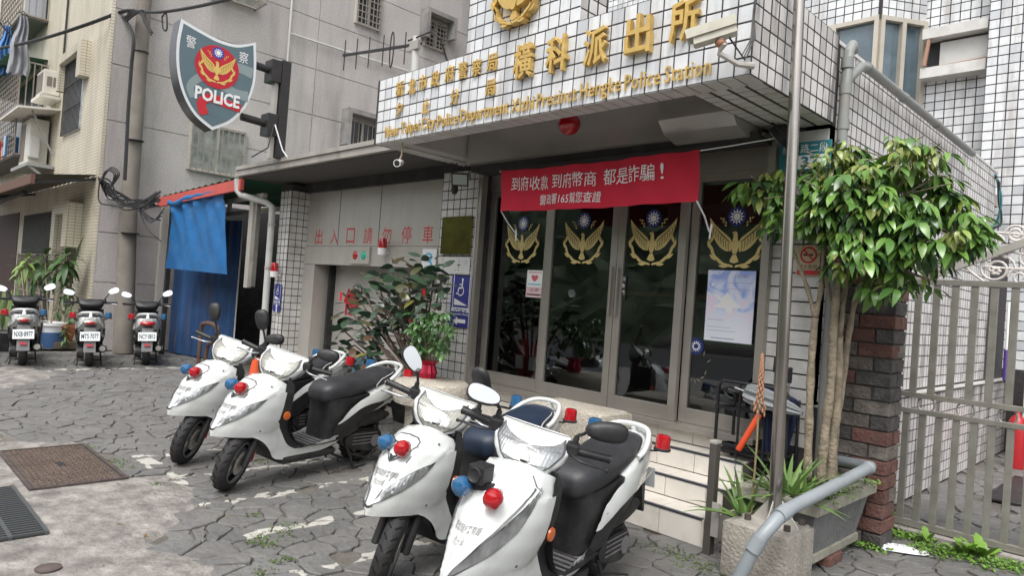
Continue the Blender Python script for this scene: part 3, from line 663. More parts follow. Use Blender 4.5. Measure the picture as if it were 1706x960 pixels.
# banner ----------------------------------------------------------------
ban = thing('red_banner', 'red cloth banner with white Chinese characters strung above the glass doors', 'banner', (-3.36, 4.05, 2.34))
clothr = mat('red_cloth', (.52, .010, .035), .75, var=.06, vs_=5)
def by(u, v): return .015*sin(u*9)+.012*sin(u*23+v*3)
rows = []
for j in range(9):
    v = j/8-.5; rows.append([(u*1.875, by(u*1.9, v)-.02*abs(v), v*(.345-.0*u)-.012*sin(pi*(u+.5))) for u in [i/40-.5 for i in range(41)]])
mb = MB().grid(rows); mb.closed = False; mb.build('cloth', clothr, ban, smooth=True, wp=False)
mb = MB(); mb.closed = False
def blet(tx, cx, cz, w_, h_):
    o = len(mb.v); letter(mb, tx, (cx, 0, cz), (1, 0, 0), (0, 0, 1), (0, -1, 0), w_, h_, off=0)
    for k in range(o, len(mb.v)): x, y, z = mb.v[k]; u = x/1.875; mb.v[k] = (x, by(u*1.9, z/.345)-.02*abs(z/.345)-.006, z-.012*sin(pi*(u+.5)))
blet('到府收款', -.615, .055, .40, .115); blet('到府幣商', -.145, .055, .42, .115); blet('都是詐騙', .37, .055, .45, .12); blet('!', .66, .055, .03, .11); blet('警政署165幫您查證', -.19, -.085, .62, .085)
mb.build('white_lettering', white_p, ban, wp=False)
for s, zz in ((-1, .13), (1, .15)):
    MB().tube([(s*.9375, 0, .165), (s*1.1, .1, .17+.03), (s*1.3, .3, .17+.10)], .004, 5).build('tie_rope', white_p, ban, wp=False)
    MB().tube([(s*.9375, 0, -.17), (s*.945, .1, -.26), (s*.93, .2, -.35), (s*.945, .2, -.30), (s*.935, .2, -.40)], .006, 5).build('tie_rope', white_p, ban, wp=False)
# alarm lamp under canopy, spotlights, cameras ----------------------------------------------
t = thing('alarm_lamp', 'round red glass alarm lamp hanging under the canopy above the banner', 'lamp', (-3.46, 3.9, 2.80)); MB().ell((0, 0, -.02), (.085, .085, .085), 18, 12).build('red_globe', red_lens, t, smooth=True, wp=False); MB().lathe([(.055, .05), (.06, .12), (.03, .19)], n=14).build('lamp_base', steel_dk, t, smooth=True, wp=False)
def floodlight(x, y, z, face, lb):
    t = thing('floodlight', lb, 'floodlight', (x, y, z)); f = Vector(face).normalized(); s = f.cross(Vector((0, 0, 1))).normalized(); u = s.cross(f)
    m = MB(); m.loft([[s*a*.085+u*b*.065+f*.05 for a, b in ((-1, -1), (1, -1), (1, 1), (-1, 1))], [s*a*.07+u*b*.055 for a, b in ((-1, -1), (1, -1), (1, 1), (-1, 1))], [s*a*.03+u*b*.03-f*.05 for a, b in ((-1, -1), (1, -1), (1, 1), (-1, 1))]]); m.build('housing', black_pl, t, wp=False)
    m = MB(); m.obox(f*.052, (s, u, f), (.07, .05, .002)); m.build('front_glass', mat('lamp_glass', (.45, .50, .48), .15), t, wp=False)
    m = MB(); m.tube([s*-.09, s*-.09+u*.09, s*.09+u*.09, s*.09], .007, 5); m.build('bracket', black_pl, t, wp=False)
    m = MB(); m.lathe([(.03, 0), (.035, .06), (.02, .09)], u*-.07+s*.06-f*.0, axis=-u+f*.5, n=10); m.build('motion_sensor', black_pl, t, smooth=True, wp=False)
    m = MB()
    for k in range(4): m.tube([u*.09, u*(.12+.01*k)+s*(.05*k-.06), u*.1+s*(.1*k-.12)-f*.04, u*.15+s*(.12*k-.2)-f*.15], .004, 4)
    m.build('cable', black_pl, t, wp=False)
p = at(768, 297, 'Y', 4.3); floodlight(p.x, p.y, p.z, (.6, -.75, -.45), 'black floodlight with wires left of the red banner')
p = at(1305, 228, 'Y', 4.42); floodlight(p.x, p.y, p.z+.02, (-.7, -.1, -.6), 'black floodlight under the right end of the canopy behind the flagpole')
# large cctv
p = at(1190, 55, 'Y', 3.20); t = thing('security_camera', 'large beige box security camera bolted to the canopy corner beside the last gold character', 'camera', tuple(p))
beige = mat('beige_housing', (.55, .53, .44), .4, dirt=(.3, .26, .2), da=.5, ds=8); d = Vector((-.86, -.42, -.27)).normalized(); s = d.cross(Vector((0, 0, 1))).normalized(); u = s.cross(d)
m = MB(); m.obox((0, 0, 0), (d, s, u), (.11, .038, .038)); m.build('housing', beige, t, wp=False)
m = MB(); m.obox(u*.044-d*-.012, (d, s, u), (.128, .048, .004)); m.obox(u*.02+s*.046+d*.012, (d, s, u), (.128, .003, .022)); m.obox(u*.02-s*.046+d*.012, (d, s, u), (.128, .003, .022)); m.build('sun_shield', beige, t, wp=False)
m = MB(); m.obox(d*.1105, (d, s, u), (.002, .031, .031)); m.build('front_window', black_pl, t, wp=False)
m = MB(); m.tube([u*-.04-d*.02, u*-.075-d*.03, Vector((.02, .03, -.10)), Vector((.09, .10, -.15)), Vector((.13, .19, -.14))], [.026, .022, .015, .014, .02], 8); m.build('wall_arm', steel_dk, t, smooth=True, wp=False)
m = MB(); m.ell(u*-.06-d*.02, (.03, .03, .025), 10, 7); m.build('swivel_joint', mat('rusty_joint', (.42, .2, .12), .7), t, smooth=True, wp=False)
m = MB()
for k in range(3): m.tube([(.06, .05, -.02), (.10+.01*k, .12, -.10-.015*k), (.12+.01*k, .17, .0), (.115, .185, .15), (.13+.02*k, .19, .5)], .005, 5)
m.build('cable', black_pl, t, smooth=True, wp=False)
p = at(665, 271, 'Y', 3.46); t = thing('bullet_camera', 'small white bullet camera under the left corner of the canopy', 'camera', (p.x, p.y, p.z))
m = MB(); m.lathe([(.028, -.05), (.03, .05), (.033, .052), (.033, .06)], axis=(.55, -.75, -.25), n=14); m.build('housing', white_p, t, smooth=True, wp=False); m = MB(); m.lathe([(.026, .0605), (.001, .062)], axis=(.55, -.75, -.25), n=14); m.build('lens', black_pl, t, smooth=True, wp=False)
MB().tube([(0, 0, .02), (0, .02, .07), (0, .02, .20)], .009, 6).build('stem', mat('tan_stem', (.4, .34, .25), .6), t, wp=False)
# signs on the left pier ----------------------------------------------
brass = mat('brass_plaque', (.30, .25, .09), .12, .95, var=.25, vs_=7)
tag(MB().box(-5.545, -5.09, 4.415, 4.432, 1.83, 2.205).build('wall_plaque', brass), 'dark mirror-polished brass plaque on the tiled pier left of the doors', 'plaque')
def acc_sign(name, lb, x0, x1, z0, z1, y, arrow):
    t = thing(name, lb, 'sign', ((x0+x1)/2, y, (z0+z1)/2), 0, 'blue accessible ramp signs'); w_, h_ = x1-x0, z1-z0
    MB().box(-w_/2, w_/2, -.003, .003, -h_/2, h_/2).build('sign_plate', blue_sign, t, wp=False); D = -.0036
    m = MB(); m.closed = False
    k = w_*.40; c = h_*.22; O = (0, D, c); th = w_*.028
    bw, bh = w_*.41, w_*.41*1.45
    for a, b_, c_, d_ in ((-bw, bw, bh-th, bh), (-bw, bw, -bh, -bh+th), (-bw, -bw+th, -bh+th, bh-th), (bw-th, bw, -bh+th, bh-th)): m.flat([(a, c_), (b_, c_), (b_, d_), (a, d_)], O, (1, 0, 0), (0, 0, 1))
    s = w_*.36
    m.flat([(x*s+.1*s, y*s+.95*s) for x, y in circ(0, 0, .13, 12)], O, (1, 0, 0), (0, 0, 1))
    def stroke(pts, wd):
        for (xa, ya), (xb, yb) in zip(pts, pts[1:]):
            dx, dy = xb-xa, yb-ya; l = math.hypot(dx, dy); nx, ny = -dy/l*wd/2, dx/l*wd/2
            m.flat([((xa+nx)*s, (ya+ny)*s), ((xa-nx)*s, (ya-ny)*s), ((xb-nx)*s, (yb-ny)*s), ((xb+nx)*s, (yb+ny)*s)], (O[0], O[1]-.0002, O[2]), (1, 0, 0), (0, 0, 1))
    stroke([(.1, .82), (.05, .2), (-.35, .2)], .14); stroke([(.08, .5), (-.3, .5)], .1); stroke([(-.35, .2), (-.5, -.35), (-.7, -.3)], .12)
    stroke([(-.1+.42*cos(a), -.05+.42*sin(a)) for a in [x*.35-2.9 for x in range(12)]], .1)
    m.flat([(-.9*s, -.75*s), (.95*s, -1.35*s), (-.9*s, -1.35*s)], O, (1, 0, 0), (0, 0, 1))
    m.build('wheelchair_symbol', white_p, t, wp=False)
    m = MB(); m.closed = False; letter(m, '無障礙坡道', (0, D, -h_*.17), (1, 0, 0), (0, 0, 1), (0, -1, 0), w_*.9, h_*.075, off=.02, lift=.0005); letter(m, 'Accessible Ramp', (0, D, -h_*.25), (1, 0, 0), (0, 0, 1), (0, -1, 0), w_*.9, h_*.045, off=.01, lift=.0005); m.build('lettering', white_p, t, wp=False)
    A = [(-1, 0), (-.35, .45), (-.35, .2), (1, .2), (1, -.2), (-.35, -.2), (-.35, -.45)]
    if arrow == 'up': A = [(-y, -x) for x, y in A]
    m = MB(); m.closed = False; m.flat([(x*w_*.3, y*w_*.3) for x, y in A], (0, D, -h_*.38), (1, 0, 0), (0, 0, 1)); m.build('arrow', white_p, t, wp=False)
acc_sign('ramp_sign', 'large blue accessible ramp sign with a left arrow on the pier beside the doors', -5.335, -5.03, 1.11, 1.615, 4.43, 'left')
acc_sign('ramp_sign', 'small blue accessible ramp sign with an up arrow on the far tiled pier', -9.07, -8.86, 1.01, 1.385, 4.38, 'up')
def wall_beacon(x, y, z, lb):
    t = thing('wall_beacon', lb, 'beacon', (x, y, z), 0); MB().lathe([(.05, 0), (.05, .09), (.042, .115), (.0, .12)], n=14).build('red_dome', red_lens, t, smooth=True, wp=False); MB().lathe([(.052, -.08), (.055, 0)], n=14).build('white_base', white_p, t, smooth=True, wp=False); MB().box(-.02, .02, 0, .09, -.06, -.03).build('bracket', white_p, t, wp=False)
wall_beacon(-8.95, 4.30, 1.555, 'red beacon lamp on the far tiled pier above the small ramp sign'); wall_beacon(-6.80, 4.56, 1.90, 'red beacon lamp on the steel frame above the rubber plant')
# steel lift door wall ----------------------------------------------
sb = thing('vehicle_lift_door', 'wide dull steel vehicle lift entrance with red characters across its upper panel', 'door', (-7.3, 4.7, 0))
blk('upper_panel', steel_dk, -8.80, -5.62, 4.66, 4.72, 1.935, 2.74, par=sb)
blk('lintel_panel', steel_dk, -8.80, -5.62, 4.64, 4.70, 1.69, 1.928, par=sb)
blk('left_frame', steel_dk, -8.80, -8.50, 4.645, 4.70, 0, 1.685, par=sb)
blk('reveal', steel_dk, -8.53, -8.50, 4.70, 4.96, 0, 1.70, par=sb)
blk('door_leaf', steel_dk, -8.5, -5.62, 4.93, 4.97, .865, 1.7, par=sb); blk('door_leaf', steel_dk, -8.5, -5.62, 4.94, 4.98, .05, .855, par=sb)
blk('door_track', black_pl, -8.47, -8.42, 4.85, 4.93, 0, 1.69, par=sb)
for x in (-7.98, -7.05): blk('panel_seam', iron, x, x+.006, 4.657, 4.66, 1.94, 2.72, par=sb)
for k, ch in enumerate('出入口請勿停車'):
    m = MB(); m.closed = False; letter(m, ch, (-8.47+k*.397, 4.66, 2.062), (1, 0, 0), (0, 0, 1), (0, -1, 0), .19, .20, lift=.001); m.build('red_character', red_paint, sb)
for x, ch in ((-7.98, '停'),):
    m = MB(); m.closed = False; letter(m, ch, (x, 4.925, 1.22), (1, 0, 0), (0, 0, 1), (0, -1, 0),   .36, .36, off=.03, lift=.002); m.build('large_red_character', red_paint, sb)
t = thing('signal_panel', 'steel plate with a red and a green round signal lamp above the lift door', 'signal light', (-7.36, 4.632, 1.815))
MB().cbox(-.21, .21, -.02, .004, -.105, .105, c=.004).build('plate', steel_dk, t, wp=False)
for x, m_ in ((-.10, red_lens), (.09, mat('green_lens', (.02, .45, .30), .15, coat=.5))): MB().ell((x, -.02, 0), (.055, .02, .055), 16, 8).build('lamp_lens', m_, t, smooth=True, wp=False)
poster('small_notice', 'small white and blue notice on the steel lintel right of the red characters', 'notice', -6.12, -5.87, 1.63, 1.90, 4.63, white_p, [('3', 0, 0, .5, .7, mat('sky_print', (.12, .45, .65), .5))])
poster('pier_notice', 'faded white sheet of notes on the pier under the brass plaque', 'notice', -5.50, -5.09, 1.63, 1.80, 4.432, mat('faded_paper', (.60, .60, .58), .7), [('十', .1, 0, .12, .7, iron), ('文', .35, .2, .1, .3, grey_t), ('人', .0, -.3, .1, .3, grey_t), ('━━', -.3, .2, .3, .05, grey_t)])
# lift porch canopy --------------------------------------------------------
cn = thing('porch_canopy', 'flat weathered metal-edged porch roof over the vehicle lift door', 'canopy', (-7, 3.9, 2.8))
edge_m = mat('aged_edge', (.40, .38, .345), .6, .2, var=.15, vs_=3, dirt=(.16, .13, .11), da=.7, ds=4, streak=True)
blk('roof_sheet', edge_m, -9.3, -5.34, 3.90, 4.66, 2.875, 2.90, par=cn); blk('roof_edge', edge_m, -9.3, -5.34, 3.84, 3.90, 2.80, 2.875, par=cn); blk('roof_lip', edge_m, -9.33, -5.34, 3.82, 3.90, 2.877, 2.925, par=cn); blk('side_edge', edge_m, -9.36, -9.3, 3.84, 4.66, 2.80, 2.915, par=cn)
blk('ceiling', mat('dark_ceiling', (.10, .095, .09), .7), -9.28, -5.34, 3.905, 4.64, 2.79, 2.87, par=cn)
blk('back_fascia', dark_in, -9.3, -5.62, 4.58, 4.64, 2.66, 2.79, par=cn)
pm_ = mat('white_pvc_pipe', (.56, .56, .54), .4, dirt=(.25, .22, .2), da=.4, ds=5)
t = thing('rain_pipe', 'white plastic downpipe running from the porch roof down the far tiled pier', 'pipe', (-9.15, 4.3, 0))
MB().tube([(-9.55, 3.95, 2.80), (-9.56, 3.97, 2.64), (-9.52, 4.0, 2.58), (-9.25, 4.25, 2.50), (-9.17, 4.30, 2.44), (-9.15, 4.30, 2.3), (-9.13, 4.3, 0)], .045, 12).build('pipe', pm_, t, smooth=True)
for z in (.5, 1.6, 2.2): MB().lathe([(.052, -.015), (.052, .015)], (-9.14, 4.3, z), n=12).build('bracket', steel_dk, t)
# antenna
an = thing('yagi_antenna', 'black yagi antenna on a white mast behind the left end of the tiled canopy', 'antenna', (-4.9, 3.7, 3.0))
A = at(690, 78, 'Y', 3.7); B = at(572, 92, 'Y', 3.5); 
MB().tube([(A.x+.02, 3.72, 2.9), (A.x+.0, 3.72, A.z+.10)], .036, 12).build('mast', pm_, an, smooth=True)
MB().bar(A+Vector((.08, .02, .02)), B, .022).build('boom', black_pl, an)
dd = (B-A)
for k, t_ in enumerate((.98, .8, .62, .42, .12)): 
    c = A+dd*t_; MB().tube([c-Vector((0, 0, .15)), c+Vector((0, 0, .15))], .006, 6).build('element', black_pl, an)
c = A+dd*.30; MB().tube([c+Vector((.03*cos(a), .0, .17*sin(a))) for a in [k*pi/8 for k in range(17)]], .007, 6).build('folded_dipole', black_pl, an, smooth=True)
MB().tube([A+Vector((-.10, 0, .08)), A+Vector((.25, 0, .09)), A+Vector((.38, .0, 0)), A+Vector((.42, .1, -.25))], .008, 6).build('feed_cable', black_pl, an, smooth=True)
MB().box(A.x-.08, A.x+.08, 3.68, 3.72, A.z-.03, A.z+.05).build('mast_clamp', steel, an)
# right hand downpipe, gutter, house number plate, no smoking sign ------------------
gp = mat('grey_pvc', (.27, .28, .27), .42, var=.08, vs_=5, dirt=(.24, .20, .15), da=.6, ds=4)
t = thing('corner_downpipe', 'grey plastic downpipe at the right corner of the station, behind the tree', 'pipe', (-1.72, 4.62, 0))
a_ = at(1392, 200, 'Y', 4.62); MB().tube([(X0+.02, 4.75, 3.25), (X0+.035, 4.68, 3.26), (X0+.04, 4.62, 3.2), (X0+.035, 4.61, 2.9), (X0+.03, 4.61, 0)], .033, 12).build('pipe', gp, t, smooth=True)
for z in (3.12, 2.95, 2.72): MB().lathe([(.038, -.035), (.038, .035)], (X0+.036, 4.612, z), n=12).build('pipe_collar', gp, t, smooth=True)
t = thing('side_gutter', 'long grey gutter pipe running along the top of the station side wall', 'gutter', (X0, 6.3, 3.18)); MB().tube([(X0+.03, 4.62, 3.0), (X0+.06, 4.78, 3.14), (X0+.06, 4.9, 3.17), (X0+.06, 7.85, 3.17)], .032, 12).build('pipe', gp, t, smooth=True)
for y in (4.9, 5.7, 6.6): MB().lathe([(.037, -.02), (.037, .02)], (X0+.06, y, 3.17), axis=(0, 1, 0), n=12).build('pipe_collar', gp, t, smooth=True)
teal = mat('teal_enamel', (.03, .20, .24), .35); t = thing('house_number_plate', 'teal house number plate at the right end of the canopy, half hidden by leaves', 'sign', (-1.93, 4.53, 2.52)); MB().cbox(-.17, .17, -.008, .008, -.10, .09, c=.004).build('plate', teal, t, wp=False)
m = MB(); m.closed = False; m.flat([(-.08, -.09), (.15, -.09), (.15, .0), (-.08, .0)], (0, -.009, 0), (1, 0, 0), (0, 0, 1)); m.build('white_field', white_p, t, wp=False); m = MB(); m.closed = False; letter(m, '橫科路二段', (.0, -.009, .045), (1, 0, 0), (0, 0, 1), (0, -1, 0), .30, .06, lift=.001); m.build('lettering', white_p, t, wp=False); m = MB(); m.closed = False; letter(m, '37', (.04, -.0095, -.045), (1, 0, 0), (0, 0, 1), (0, -1, 0), .12, .075, off=.03, lift=.001); m.build('number', teal, t, wp=False)
p = at(1347, 434, 'Y', 4.54); t = thing('no_smoking_sign', 'small tan no smoking sign on the tiled pier right of the flagpole', 'sign', (p.x, 4.54, p.z)); w_, h_ = .15, .20
MB().box(-w_/2, w_/2, -.003, .003, -h_/2, h_/2).build('sign_plate', mat('tan_plate', (.56, .44, .28), .5), t, wp=False)
m = MB(); m.closed = False; ro = circ(0, .035, .055, 24); ri = circ(0, .035, .043, 24)
for k in range(24): m.flat([ro[k], ro[(k+1) % 24], ri[(k+1) % 24], ri[k]], (0, -.004, 0), (1, 0, 0), (0, 0, 1))
m.flat([(-.038, .065), (-.03, .073), (.038, .005), (.03, -.003)], (0, -.0042, 0), (1, 0, 0), (0, 0, 1)); m.flat([(-.07, -.095), (.07, -.095), (.07, -.065), (-.07, -.065)], (0, -.004, 0), (1, 0, 0), (0, 0, 1)); m.build('red_symbol', red_paint, t, wp=False)
m = MB(); m.closed = False; m.flat([(-.035, .03), (.03, .03), (.03, .042), (-.035, .042)], (0, -.0038, 0), (1, 0, 0), (0, 0, 1)); letter(m, '禁止吸菸', (0, -.004, -.042), (1, 0, 0), (0, 0, 1), (0, -1, 0), .12, .03, lift=.0005); m.build('black_print', black_p, t, wp=False)
# entrance steps ----------------------------------------------
es = thing('entrance_steps', 'cream tiled entrance steps with dark nosing strips leading up to the glass doors', 'steps', (-3.6, 4.2, 0))
SY = [(3.88, .175), (4.12, .315), (4.36, .458)]; XA, XB = -5.04, -2.13
for k, (y, z) in enumerate(SY+[(4.58, .585)]):
    zb = 0 if k == 0 else SY[k-1][1]; yn = 4.9 if k == 3 else ([4.12, 4.36, 4.58][k])
    blk('step_core', step_grout, XA, XB, y+.006, yn+(.006 if k < 3 else .0), (zb-.02 if k else -.03), z-.006, par=es)
    TW = .305; nx = int((XB-XA)/TW)+1; off = (0, .12, .05, .2)[k]
    for i in range(-1, nx+1):
        a = max(XA, XB-(i+1)*TW-off); b_ = min(XB, XB-i*TW-off)
        if b_-a < .03: continue
        MB().cbox(a+.002, b_-.002, y, y+.012, zb+.004, z-.012, c=.002).build('riser_tile', tile_step, es)
        if k < 3: MB().cbox(a+.002, b_-.002, y+.022, yn-.002, z-.012, z, c=.002).build('tread_tile', tile_step, es)
    MB().box(XA, XB, y-.004, y+.02, z-.010, z+.003).build('nosing_strip', mat('nosing_steel', (.10, .11, .14), .35, .7), es)
# side of steps
MB().box(XB, XB+.012, 3.88, 4.58, 0, .17).build('side_tile', tile_step, es)
t = thing('stair_end_post', 'square brown metal post standing at the right end of the entrance steps', 'post', (-2.05, 3.83, 0)); bz = mat('bronze_metal', (.16, .145, .13), .45, .6)
MB().cbox(-.022, .022, -.028, .028, 0, .66, c=.004).build('post', bz, t, wp=False); MB().cbox(-.025, .025, -.031, .031, .66, .68, c=.004).build('post_cap', steel_dk, t, wp=False); MB().box(.022, .07, -.032, -.02, .12, .32).build('fixing_plate', steel_dk, t, wp=False)
# round pebble planters on the steps
peb = mat('pebble_concrete', (.50, .455, .385), .85, var=.25, vs_=45, bump=.8, bs=90, dirt=(.22, .18, .14), da=.5, ds=5)
t = thing('stone_drum', 'round pebble-dash stone planter at the left end of the steps carrying the small potted plant', 'planter', (-4.45, 3.56, 0)); MB().lathe([(.22, 0), (.20, .1), (.20, .50), (.30, .54), (.315, .60), (.31, .69), (.28, .715), (0, .715)], n=28).build('drum', peb, t, smooth=True, ang=50, wp=False)
t = thing('stone_drum', 'pebble-dash planter block on the steps behind the nearest scooters', 'planter', (-3.22, 3.95, .16)); MB().cbox(-.36, .36, -.2, .2, 0, .53, c=.05).build('block', peb, t, smooth=True, wp=False)
# ================================================ NEIGHBOURING BUILDINGS
GX = -13.4; GY = 3.2
ab = thing('apartment_building', 'old apartment block with grey pebble-dash side wall and cream mosaic tiled front', 'building', (-16, 6, 0))
pebw = mat('grey_pebble_dash', (.50, .47, .455), .9, var=.10, vs_=1.2, bump=.6, bs=120, dirt=(.24, .22, .21), da=.8, ds=1.4, streak=True, world=True)
n, L, b = nodes_of(pebw); vo = n.new('ShaderNodeTexNoise'); vo.inputs['Scale'].default_value = 55; vo.inputs['Detail'].default_value = 3; ge = n.new('ShaderNodeNewGeometry'); L.new(ge.outputs['Position'], vo.inputs['Vector'])
mr = n.new('ShaderNodeMapRange'); mr.inputs[1].default_value = .5; mr.inputs[2].default_value = .62; mr.inputs[3].default_value = 0; mr.inputs[4].default_value = .55; L.new(vo.outputs['Fac'], mr.inputs[0]); lerpmix(pebw, mr.outputs[0], (.25, .235, .235))
mos = mat('cream_mosaic', (.64, .59, .48), .5, var=.10, vs_=2, world=True, dirt=(.30, .26, .19), da=.75, ds=2.0, streak=True)
n, L, b = nodes_of(mos); ge = n.new('ShaderNodeNewGeometry'); mp = n.new('ShaderNodeMapping'); mp.inputs['Rotation'].default_value = (R(90), 0, 0); L.new(ge.outputs['Position'], mp.inputs['Vector'])
se = n.new('ShaderNodeSeparateXYZ'); L.new(ge.outputs['Position'], se.inputs[0]); cx = n.new('ShaderNodeCombineXYZ'); L.new(math_(n, L, 'ADD', se.outputs[0], se.outputs[1]), cx.inputs[0]); L.new(se.outputs[2], cx.inputs[1])
br = n.new('ShaderNodeTexBrick'); br.offset = 0; br.inputs['Scale'].default_value = 1; br.inputs['Brick Width'].default_value = .11; br.inputs['Row Height'].default_value = .055; br.inputs['Mortar Size'].default_value = .006; L.new(cx.outputs[0], br.inputs['Vector']); lerpmix(mos, math_(n, L, 'MULTIPLY', br.outputs['Fac'], .75), (.26, .21, .14))
bp = n.new('ShaderNodeBump'); bp.invert = True; bp.inputs['Distance'].default_value = .004; L.new(br.outputs['Fac'], bp.inputs['Height']); L.new(bp.outputs[0], b.inputs['Normal'])
MB().box(-26, GX-.02, GY, 14, 0, 10.5).build('front_wall', mos, ab)
# grey side wall in bays with recessed joints
seams_z = [0, 1.18, 2.04, 3.97, 4.94, 5.9, 6.95, 7.9, 8.9, 10.5]
for za, zb in zip(seams_z, seams_z[1:]):
    MB().box(GX-.02, GX, GY+.03, 7.0-.008, za+.008, zb-.008).build('wall_panel', pebw, ab); MB().box(GX-.02, GX, 7.0+.008, 14, za+.008, zb-.008).build('wall_panel', pebw, ab)
MB().box(GX-.03, GX+.006, GY-.02, GY+.03, 0, 10.5).build('corner_strip', mos, ab)
winm = mat('old_window_glass', (.30, .32, .31), .2, var=.4, vs_=5); frm = mat('window_frame_cream', (.50, .48, .42), .6, dirt=(.25, .15, .1), da=.5, ds=5)
rustb = mat('rusty_bars', (.30, .27, .24), .6, .3, dirt=(.22, .10, .05), da=.6, ds=6); dk_win = mat('dark_window', (.04, .045, .05), .15)
def gwin(y0, y1, z0, z1, hood=False, cage=0, m_=None, nb=5, nh=0):
    w_ = MB().box(GX-.01, GX+.012, y0, y1, z0, z1).build('window', m_ or winm, ab); f = MB()
    for q in ((y0-.04, y0, z0-.04, z1+.04), (y1, y1+.04, z0-.04, z1+.04), (y0, y1, z0-.04, z0), (y0, y1, z1, z1+.04), ((y0+y1)/2-.015, (y0+y1)/2+.015, z0, z1)): f.box(GX, GX+.05, *q)
    f.build('window_frame', frm, w_)
    g = MB(); d = .09+cage
    for k in range(nb+1): y = y0+(y1-y0)*k/nb; g.bar((GX+d, y, z0-.05), (GX+d, y, z1+.02), .016)
    for k in range(nh+2): z = z0-.05+(z1-z0+.07)*k/(nh+1); g.bar((GX+d, y0, z), (GX+d, y1, z), .018); g.bar((GX, y0, z), (GX+d, y0, z), .016); g.bar((GX, y1, z), (GX+d, y1, z), .016)
    if cage:
        for k in range(1, 6): g.bar((GX+d*k/6, y0, z0-.05), (GX+d*k/6, y1, z0-.05), .014); g.bar((GX+d*k/6, y0, z0-.05), (GX+d*k/6, y0, z1), .014)
    g.build('window_bars', rustb, w_)
    if hood:
        h = MB(); h.box(GX, GX+.28, y0-.16, y0-.06, z0+.1, z1+.22); h.box(GX, GX+.28, y0-.06, y1+.06, z1+.12, z1+.22); h.box(GX, GX+.28, y1+.06, y1+.16, z1-.3, z1+.22)
        h.build('window_hood', mat('weathered_concrete', (.25, .24, .235), .9, var=.25, vs_=3, dirt=(.08, .075, .07), da=.7, ds=4), w_)
gwin(4.62, 5.60, 3.40, 4.22, nb=9, nh=1); gwin(4.75, 5.62, 6.72, 7.6, cage=.45, nb=9, nh=5); gwin(7.85, 8.42, 7.2, 8.0, nb=6, nh=5, m_=dk_win, hood=False); gwin(9.72, 10.30, 7.28, 7.85, hood=True, nb=6, nh=5, m_=dk_win); gwin(7.85, 8.55, 4.35, 5.02, hood=True, nb=6, nh=0, m_=dk_win)
for q in (((GX+.06, 6.34, 2.9), (GX+.06, 6.34, 8.9)), ((GX+.06, 6.34, 6.44), (GX+.06, 9.6, 6.5)), ((GX+.05, 3.3, 2.62), (GX+.05, 9, 2.66))):
    tag(MB().tube(q, .022, 8).build('conduit_pipe', pm_, smooth=True), {6.34: 'thin white conduit pipe climbing the grey pebble-dash wall', 9.6: 'thin white pipe running sideways across the grey wall above the police shield', 9: 'white conduit running along the grey wall above the red roof beam'}[q[1][1]], 'pipe')
# front (cream) side: plane Y = 3.2
def fp(px, py, y=GY): return at(px, py, 'Y', y)
a, b_ = fp(114, 100), fp(137, 218); WX0, WX1, WZ0, WZ1 = -16.35, -15.0, 4.0, 5.42
w_ = MB().box(WX0, WX1, GY-.015, GY+.02, WZ0, WZ1).build('window', mat('pale_film_window', (.50, .54, .55), .25, var=.35, vs_=8), ab)
m = MB(); [m.bar((WX0+(WX1-WX0)*k/14, GY-.05, WZ0), (WX0+(WX1-WX0)*k/14, GY-.05, WZ1), .014) for k in range(15)]; [m.bar((WX0, GY-.05, z), (WX1, GY-.05, z), .022) for z in (WZ0, WZ0+.48, WZ0+.95, WZ1)]; m.build('window_bars', iron, w_)
h = MB(); h.box(WX0-.2, WX1+.32, GY-.16, GY-.0, WZ1, WZ1+.16); h.box(WX1+.02, WX1+.32, GY-.16, GY-.0, WZ1-.5, WZ1); h.box(WX0-.2, WX0-.04, GY-.16, GY, WZ0+.9, WZ1); h.build('window_hood', mos, w_)
MB().tube([(-16.75, GY-.03, 5.6), (-16.75, GY-.03, 10)], .02, 6).build('wall_cable', iron, ab)
# lower storey: doorways coloured dark, the awning's shade put into their colours
MB().box(-15.2, -14.65, GY-.012, GY+.01, 1.1, 2.35).build('doorway', mat('shaded_red_brown_door', (.04, .016, .014), .5), ab)
h = MB(); h.box(-15.5, -14.3, GY-.25, GY, 2.35, 2.55); h.box(-14.62, -14.3, GY-.25, GY, 1.75, 2.35); h.box(-15.5, -15.22, GY-.25, GY, 1.2, 2.35); h.build('door_surround', mos, ab)
MB().box(-19.6, -16.4, GY-.012, GY+.01, 0, 2.5).build('doorway', dark_in, ab); MB().box(-24, -20.2, GY-.014, GY+.01, 0, 2.6).build('doorway', mat('shaded_red_door', (.035, .012, .012), .6), ab)
g = MB(); [g.bar((-19.5+k*.16, GY-.08, .0), (-19.5+k*.16, GY-.08, 1.6), .02) for k in range(19)]; [g.bar((-19.6, GY-.08, z), (-16.5, GY-.08, z), .03) for z in (.1, .8, 1.6)]; g.build('entrance_bars', rustb, ab)
# awning
t = thing('street_awning', 'dark sagging sheet metal awning along the front of the cream tiled building', 'awning', (-18, 2.6, 2.8))
sheet = mat('dark_corrugated', (.10, .09, .075), .6, .2, var=.3, vs_=4, dirt=(.22, .17, .04), da=.4, ds=2)
rows = [[(x, y, 3.02-(3.2-y)*.16+.02*sin(x*18)) for x in [-24+i*.08 for i in range(131)]] for y in (3.19, 2.75, 2.3)]
m = MB().grid(rows); m.closed = False; m.build('roof_sheet', sheet, t, smooth=True)
MB().box(-24, -13.6, 2.26, 2.32, 2.72, 2.88).build('front_beam', mat('rust_beam', (.13, .07, .05), .7), t); MB().bar((-24, 2.5, 2.5), (-15.5, 2.5, 2.72), .06).build('brace', iron, t)
for x in (-23, -18.6, -13.7): MB().bar((x, 2.3, 2.75), (x, GY, 2.95), .05).build('rafter', iron, t)
